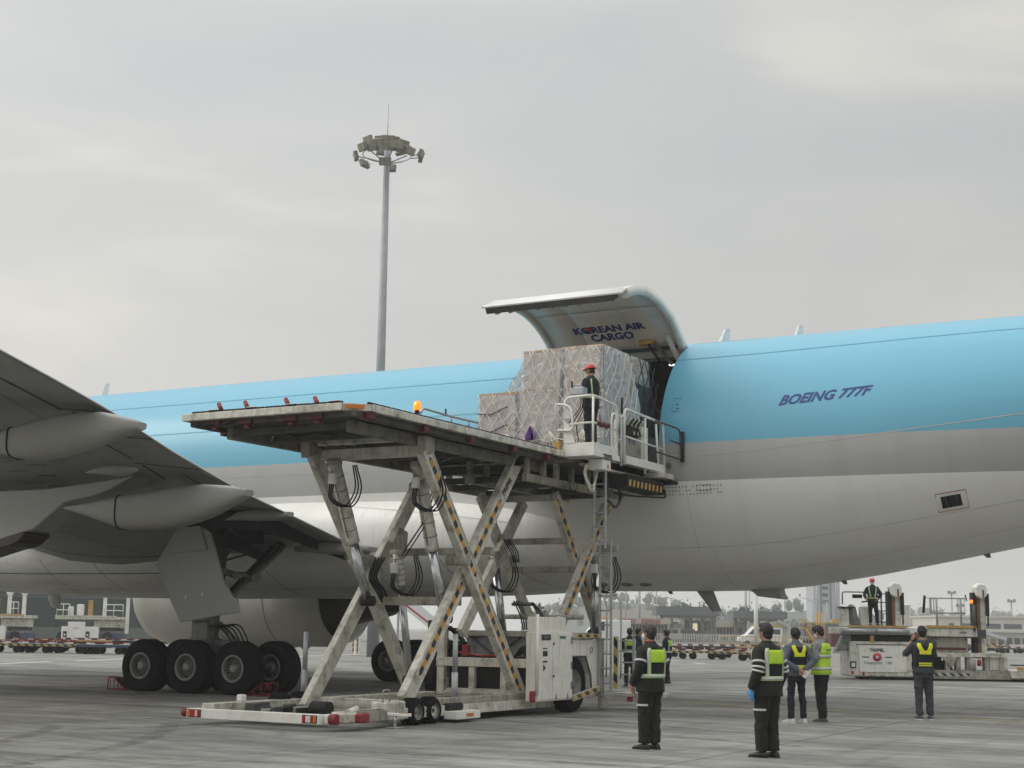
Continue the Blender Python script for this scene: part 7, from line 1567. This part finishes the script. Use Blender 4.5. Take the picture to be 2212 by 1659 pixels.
for i, (c_, x0, x1, yt, base, lab) in enumerate(((1395, 1340, 1448, 1336, 1389, 'low beige building with red rooftop characters left of the gate'), (1575, 1538, 1612, 1343, 1389, 'low beige building between the two grey canopies'))):
    t, L_, m = bld('low_building', lab, c_, base); hz = lambda y: (base-y)*m; X = lambda a: Q(c_, m, a)
    wl_ = L_.bx('wall', 'beige', (X(x0), X(x1), 3, 9, 0, hz(yt+12))); L_.bx('fascia', 'beige', (X(x0)-.3, X(x1)+.3, 1.5, 9, hz(yt+12), hz(yt+0)))
    n_ = int((x1-x0)/7)
    for k in range(n_): L_.bx('window', 'window_dark', (X(x0+3+7*k), X(x0+7+7*k), 2.93, 3, hz(base-6), hz(yt+15)), par=wl_)
    if i == 0:
        for k, a in enumerate((1344, 1350, 1356, 1363, 1370, 1388, 1394, 1400, 1406, 1412, 1418, 1424)):
            b = MB(); x = X(a); w_ = 4.4*m; z0 = hz(1347.5); h_ = 9.5*m; random.seed(k)
            for z in (.05, .5, .95): b.bx(x, x+w_*random.uniform(.7, 1), 1.38, 1.5, z0+h_*z-.05, z0+h_*z+.05)
            b.bx(x+w_*.45, x+w_*.55, 1.37, 1.49, z0, z0+h_)
            if k % 2: b.bx(x, x+w_*.12, 1.36, 1.48, z0, z0+h_*.6)
            L_.mb('roof_character', 'sign_red', b)
t, L_, m = bld('logo_building', 'beige gabled building with a small dark emblem behind the white van', 1680, 1391); hz = lambda y: (1391-y)*m; X = lambda a: Q(1680, m, a)
b = MB().prism([(X(1657), 4, 0), (X(1712), 4, 0), (X(1712), 4, hz(1352)), (X(1690), 4, hz(1342)), (X(1657), 4, hz(1348))], (0, 8, 0)); L_.mb('wall', 'beige', b); L_.bx('emblem', 'ink_grey', (X(1670), X(1688), 3.9, 4, hz(1362), hz(1359)), (X(1675), X(1683), 3.9, 4, hz(1356), hz(1353)))
b = MB().beam((X(1690), 3.5, hz(1341)), (X(1716), 3.5, hz(1356)), .5, .5); L_.mb('roof_edge', 'galv', b)
t, L_, m = bld('control_tower', 'tall pale blue-grey tower block behind the right loader operator', 1845, 1385, 'tower'); hz = lambda y: (1385-y)*m; X = lambda a: Q(1845, m, a)
wl_ = L_.bx('wall', 'tower', (X(1814), X(1876), 30, 40, 0, hz(1190)))
for a in (1829, 1852, 1864): L_.bx('glass_strip', 'canopy', (X(a), X(a+4), 29.8, 30, 0, hz(1195)), par=wl_)
for k in range(6): L_.bx('window', 'window_dark', (X(1834), X(1848), 29.85, 30, hz(1300-16*k), hz(1306-16*k-14)), par=wl_)
t, L_, m = bld('terminal_building', 'pale beige terminal with dark window strips at the right edge', 2140, 1392); hz = lambda y: (1392-y)*m; X = lambda a: Q(2140, m, a)
wl_ = L_.bx('wall', 'terminal', (X(2058), X(2330), 10, 30, hz(1378), hz(1334))); L_.bx('parapet', 'terminal', (X(2055), X(2335), 9.6, 30, hz(1334), hz(1330)))
for a, w_ in ((2082, 12), (2112, 18), (2134, 16), (2158, 40), (2205, 40)): L_.bx('window', 'window_dark', (X(a), X(a+w_), 9.93, 10, hz(1358), hz(1347)), par=wl_)
for k in range(14): L_.bx('column', 'terminal', (X(2062+18*k), X(2066+18*k), 10.2, 10.8, 0, hz(1378)))
L_.bx('arcade_back', 'beige_dark', (X(2058), X(2330), 14, 15, 0, hz(1378))); L_.bx('ledge', 'terminal', (X(2058), X(2330), 9.0, 10, hz(1366), hz(1363))); b = MB().prism([(X(2110), 4, hz(1352)), (X(2190), 4, hz(1378)), (X(2190), 4, hz(1384)), (X(2110), 4, hz(1362))], (0, 3, 0)); L_.mb('ramp', 'tower', b)
t, L_, m = bld('service_truck', 'dark boxed service truck parked before the pale terminal', 2082, 1395, 'truck'); hz = lambda y: (1395-y)*m; X = lambda a: Q(2082, m, a); L_.bx('box', 'canopy', (X(2058), X(2090), 0, 2.5, hz(1388), hz(1366)), bevel=.05); L_.bx('cab', 'van_white', (X(2062), X(2098), -.1, 2.4, hz(1392), hz(1377)), bevel=.08)
for a in (2066, 2092): L_.mb('wheel', 'rubber', MB().lathe([(-.1, 0), (-.12, .3), (-.08, .45), (.08, .45), (.12, .3), (.1, 0)], (X(a), .1, .45), (0, 1, 0), 16))
# ---- distant walls, fence
def farwall(name, label, x0, x1, base, yt0, yt1, m, ndiv):
    c_ = (x0+x1)/2; q = U(c_, base, z=0); dep = (q-V((0, 0, CAMH))).dot(cd)/FPX; t = thing(name, label, 'wall', (q.x, q.y, 0), RZ); L_ = Loc(t)
    for k in range(ndiv):
        a0, a1 = lerp(x0, x1, k/ndiv), lerp(x0, x1, (k+1)/ndiv); L_.bx('wall_panel', m, ((a0-c_)*dep, (a1-c_)*dep-.08, 0, .5, (base-yt1)*dep, (base-lerp(yt0, yt0, k/ndiv))*dep))
farwall('boundary_wall', 'long beige wall on the rise behind the gate at left', 1270, 1470, 1376, 1318, 1372, 'beige', 20)
farwall('boundary_wall', 'long beige wall between the right loader and the terminal', 1930, 2080, 1383, 1333, 1380, 'beige', 16)
q = U(1525, 1391, z=0); dep = (q-V((0, 0, CAMH))).dot(cd)/FPX; fe = thing('fence', 'pale railing fence before the gate buildings', 'fence', (q.x, q.y, 0), RZ); L_ = Loc(fe)
w0, w1 = (1385-1525)*dep, (1625-1525)*dep
L_.bx('rail', 'fence', (w0, w1, -3.06, -3.0, .1, .2), (w0, w1, -3.06, -3.0, 1.25, 1.35)); k = w0
pk = MB()
proto = None
while k < w1:
    o = L_.bx('picket', 'fence', (-.09, .09, -3.03, -2.98, .05, 1.4)) if proto is None else proto.copy()
    if proto is None: proto = o
    else: C.objects.link(o)
    o.location = (k, 0, 0); k += .34
# row of vehicles behind the fence
for i, (px, lab) in enumerate(((1420, 'pale parked cart behind the fence, left of the gate house'), (1452, 'pale parked cart behind the fence below the white sign'), (1485, 'dark parked bus behind the fence below the lit window'), (1530, 'dark parked bus behind the fence right of the lit window'))):
    q = U(px, 1389, z=0); t = thing('parked_vehicle', lab, 'vehicle', (q.x, q.y, 0), RZ); L_ = Loc(t); m_ = 'beige' if i < 2 else 'canopy'
    L_.bx('body', m_, (-1.4, 1.4, 0, 1.8, .5, 1.3), bevel=.1); b = MB().prism([(-1.3, .1, 1.3), (1.3, .1, 1.3), (1.1, .1, 2.1), (-.9, .1, 2.1)], (0, 1.6, 0)); L_.mb('cabin', m_, b); L_.bx('windows', 'window_dark', (-.8, -.1, .07, .12, 1.4, 1.95), (.05, .85, .07, .12, 1.4, 1.95))
    for x in (-.9, .9): L_.mb('wheel', 'rubber', MB().lathe([(-.1, 0), (-.1, .3), (.1, .3), (.1, 0)], (x, .1, .32), (0, 1, 0), 14))
# ---- lamp posts along the far road
ordn = ['first', 'second', 'third', 'fourth', 'fifth', 'sixth', 'seventh', 'eighth', 'ninth', 'tenth', 'eleventh', 'twelfth', 'thirteenth', 'fourteenth']
posts = [(1290, 1385, 1262, 0, .12), (1352, 1383, 1268, 0, .1), (1381, 1386, 1255, 0, .16), (1418, 1383, 1262, 0, .1), (1470, 1384, 1296, 1, .1), (1612, 1386, 1250, 0, .16), (1620, 1384, 1262, 0, .1), (1697, 1385, 1290, 1, .1), (1757, 1385, 1296, 1, .1), (1767, 1387, 1240, 0, .16), (1788, 1386, 1300, 1, .1), (1809, 1388, 1240, 0, .16)]
for i, (px, base, top, arm, r_) in enumerate(posts):
    q = U(px, base, z=0); dep = (q-V((0, 0, CAMH))).dot(cd)/FPX; h_ = (base-top)*dep; t = thing('lamp_post', f'{ordn[i]} grey lamp post from the left along the far road', 'lamp post', (q.x, q.y, 0), RZ, 'lamp posts along the far road'); L_ = Loc(t)
    L_.tube('post', 'pole_grey', [(0, 0, 0), (0, 0, h_)], r_*1.3, 8)
    if arm:
        L_.tube('arm', 'pole_grey', [(0, 0, h_-.5), (-1.2, 0, h_+.1), (-2.2, 0, h_+.3)], .08, 6); L_.bx('lamp_head', 'pole_grey', (-3.0, -2.1, -.15, .15, h_+.25, h_+.38))
    else: L_.bx('lamp_head', 'pole_grey', (-.8, .8, -.3, .3, h_-.3, h_))
q = U(1634, 1402, z=0); dep = (q-V((0, 0, CAMH))).dot(cd)/FPX; t = thing('lamp_post', 'thick white pole standing in front of the white van', 'lamp post', (q.x, q.y, 0), RZ); L_ = Loc(t); h_ = (1402-1280)*dep; L_.tube('post', 'pole_white', [(0, 0, 0), (0, 0, h_)], [.24, .2], 12); L_.tube('arm', 'pole_white', [(0, 0, h_), (-2, 0, h_+.5)], .08, 6); L_.bx('base', 'concrete', (-.4, .4, -.4, .4, 0, .3))
for i, (px, base, top) in enumerate(((2059, 1388, 1278), (2076, 1388, 1306), (2188, 1390, 1296))):
    q = U(px, base, z=0); dep = (q-V((0, 0, CAMH))).dot(cd)/FPX; h_ = (base-top)*dep; t = thing('light_mast', ['distant light mast left of the right loader tall post', 'distant short mast with wide head left of the loader tall post', 'distant light mast above the pale terminal'][i], 'light mast', (q.x, q.y, 0), RZ, 'distant light masts'); L_ = Loc(t); L_.tube('post', 'pole_grey', [(0, 0, 0), (0, 0, h_)], .18, 8); L_.bx('head', 'pole_grey', (-.9, .9, -.4, .4, h_-.7, h_-.2))
    for k in (-.7, .7): L_.bx('lamp', 'lamp_body', (k-.25, k+.25, -.5, -.1, h_-.6, h_+.1))
# ---- wooded hills
def ridge(name, label, pts, dist, seed, dens=2.2, tree=3.4):
    """pts: (px, top y); a low wooded rise at the given distance with a ragged skyline"""
    random.seed(seed); P = []
    for px, py in pts:
        v = cd+cr*((px-1106)/FPX)-cu*((py-829.5)/FPX); v = v/(V((v.x, v.y, 0)).length); P.append(V((0, 0, CAMH))+v*dist)
    b = MB(); rows = []
    back = V((math.cos(YAW), math.sin(YAW), 0))
    for f, hz in ((-60, 0), (-30, .48), (0, 1.0), (60, .9), (120, -.02)): rows.append([V((p.x, p.y, max(-.5, (p.z-tree*.7)*hz if hz > 0 else -.5)))+back*f for p in P])
    b.loft(rows, closed=False); tag(b.build(name+'_hill', 'hill'), 'low hill under '+label, kind='structure')
    m_ = MB(); L_ = 0
    for i in range(len(P)-1):
        seg = (P[i+1]-P[i]); k = int(seg.length/2.4*dens)+1
        for j in range(k):
            t = (j+random.random())/k; f = random.choice((0, 0, -20, -40, 15)); hz = {0: 1.0, -20: .63, -40: .3, 15: .97}[f]
            p = P[i]+seg*t; g = max(0, (p.z-tree*.7)*hz-.5); c_ = V((p.x, p.y, g))+back*(f+random.uniform(-6, 6)); h_ = tree*random.uniform(.8, 1.75); w_ = h_*random.uniform(.36, .55)
            m_.tube([c_, c_+V((0, 0, h_*.6))], [.2, .1], 4); m_.sphere(c_+V((0, 0, h_*.55)), (w_*.62, w_*.62, h_*.36), 7, 5)
            for q_ in range(40):
                d = V((random.gauss(0, .36), random.gauss(0, .36), random.gauss(0, .36))); e_ = c_+V((0, 0, h_*.6))+V((d.x*w_, d.y*w_, d.z*h_*.55)); s = random.uniform(.3, .7)
                n_ = V((random.random()-.5, random.random()-.5, random.random()-.3)).normalized(); a = n_.orthogonal().normalized()*s; c2 = n_.cross(a)
                m_.add([e_-a, e_+c2*.8, e_+a, e_-c2*.8], [(0, 1, 2, 3)])
    tag(m_.build(name, 'leaf', recalc=False), label, kind='stuff')
ridge('distant_wood', 'hazy wooded hill behind the gate at left', [(1130, 1330), (1180, 1318), (1230, 1306), (1270, 1292), (1300, 1284), (1330, 1288), (1360, 1290), (1400, 1293), (1440, 1300), (1470, 1310), (1510, 1318), (1560, 1325), (1600, 1330)], 620, 3)
ridge('distant_wood', 'hazy wooded rise left of the right loader', [(1560, 1334), (1620, 1326), (1680, 1318), (1720, 1306), (1750, 1304), (1790, 1312), (1820, 1322), (1860, 1330), (1920, 1332)], 560, 5)
ridge('distant_wood', 'thin hazy tree line between right loader and terminal', [(1900, 1330), (1950, 1324), (1990, 1321), (2040, 1325), (2100, 1328), (2180, 1334), (2260, 1336)], 900, 9, 1.6, 5)
# trees one can tell apart near the gate
def tree(px, base, top, label, seed, wid=.5):
    random.seed(seed); q = U(px, base, z=0); dep = (q-V((0, 0, CAMH))).dot(cd)/FPX; h_ = (base-top)*dep; t = thing('tree', label, 'tree', (q.x, q.y, 0))
    b = MB().tube([(0, 0, 0), (.1, 0, h_*.45), (0, 0, h_*.85)], [.16, .12, .04], 6)
    for k in range(6):
        a = random.random()*6.28; z = h_*random.uniform(.4, .7); b.tube([(0, 0, z), (math.cos(a)*h_*.16*wid*2, math.sin(a)*h_*.16*wid*2, z+h_*.16)], [.06, .02], 5)
    b.build('trunk', 'rust', t, world=False); m_ = MB(); cl = [V((random.gauss(0, .16), random.gauss(0, .16), random.gauss(0, .13))) for _ in range(9)]
    for k in range(420):
        c_ = random.choice(cl); d = c_+V((random.gauss(0, .07), random.gauss(0, .07), random.gauss(0, .05))); e_ = V((d.x*h_*wid*2, d.y*h_*wid*2, h_*(.7+d.z))); s = random.uniform(.1, .28); n_ = V((random.random()-.5, random.random()-.5, random.random()-.2)).normalized(); a = n_.orthogonal().normalized()*s; c2 = n_.cross(a)
        m_.add([e_-a, e_+c2*.7, e_+a, e_-c2*.7], [(0, 1, 2, 3)])
    m_.build('crown', 'leaf', t, world=False, recalc=False)
tree(1519, 1386, 1299, 'feathery tree above the right end of the larger canopy', 1, .45); tree(1543, 1386, 1298, 'feathery tree just right of the larger canopy', 2, .4); tree(1482, 1386, 1303, 'small tree above the middle of the larger canopy', 4, .4); tree(1612, 1386, 1305, 'tree above the left part of the smaller canopy', 6, .4); tree(1160, 1392, 1318, 'tree seen through the loader above the white cabinet', 8, .6); tree(1640, 1386, 1302, 'tree above the right part of the smaller canopy', 11, .4)

# ---- hazy air over the whole field
HM = bpy.data.materials.new('haze_air'); HM.use_nodes = True; hn = HM.node_tree.nodes; hl = HM.node_tree.links
for n_ in list(hn): hn.remove(n_)
ho = hn.new('ShaderNodeOutputMaterial'); hv = hn.new('ShaderNodeVolumePrincipled'); hv.inputs['Color'].default_value = (.97, .98, .99, 1); hv.inputs['Density'].default_value = 0.00062; hv.inputs['Anisotropy'].default_value = .3
hl.new(hv.outputs[0], ho.inputs['Volume'])
hz_ = MB().bx(-2650, 2650, -2650, 2650, -1.0, 44).build('haze', HM); tag(hz_, 'even pale haze lying over the whole apron', kind='stuff')
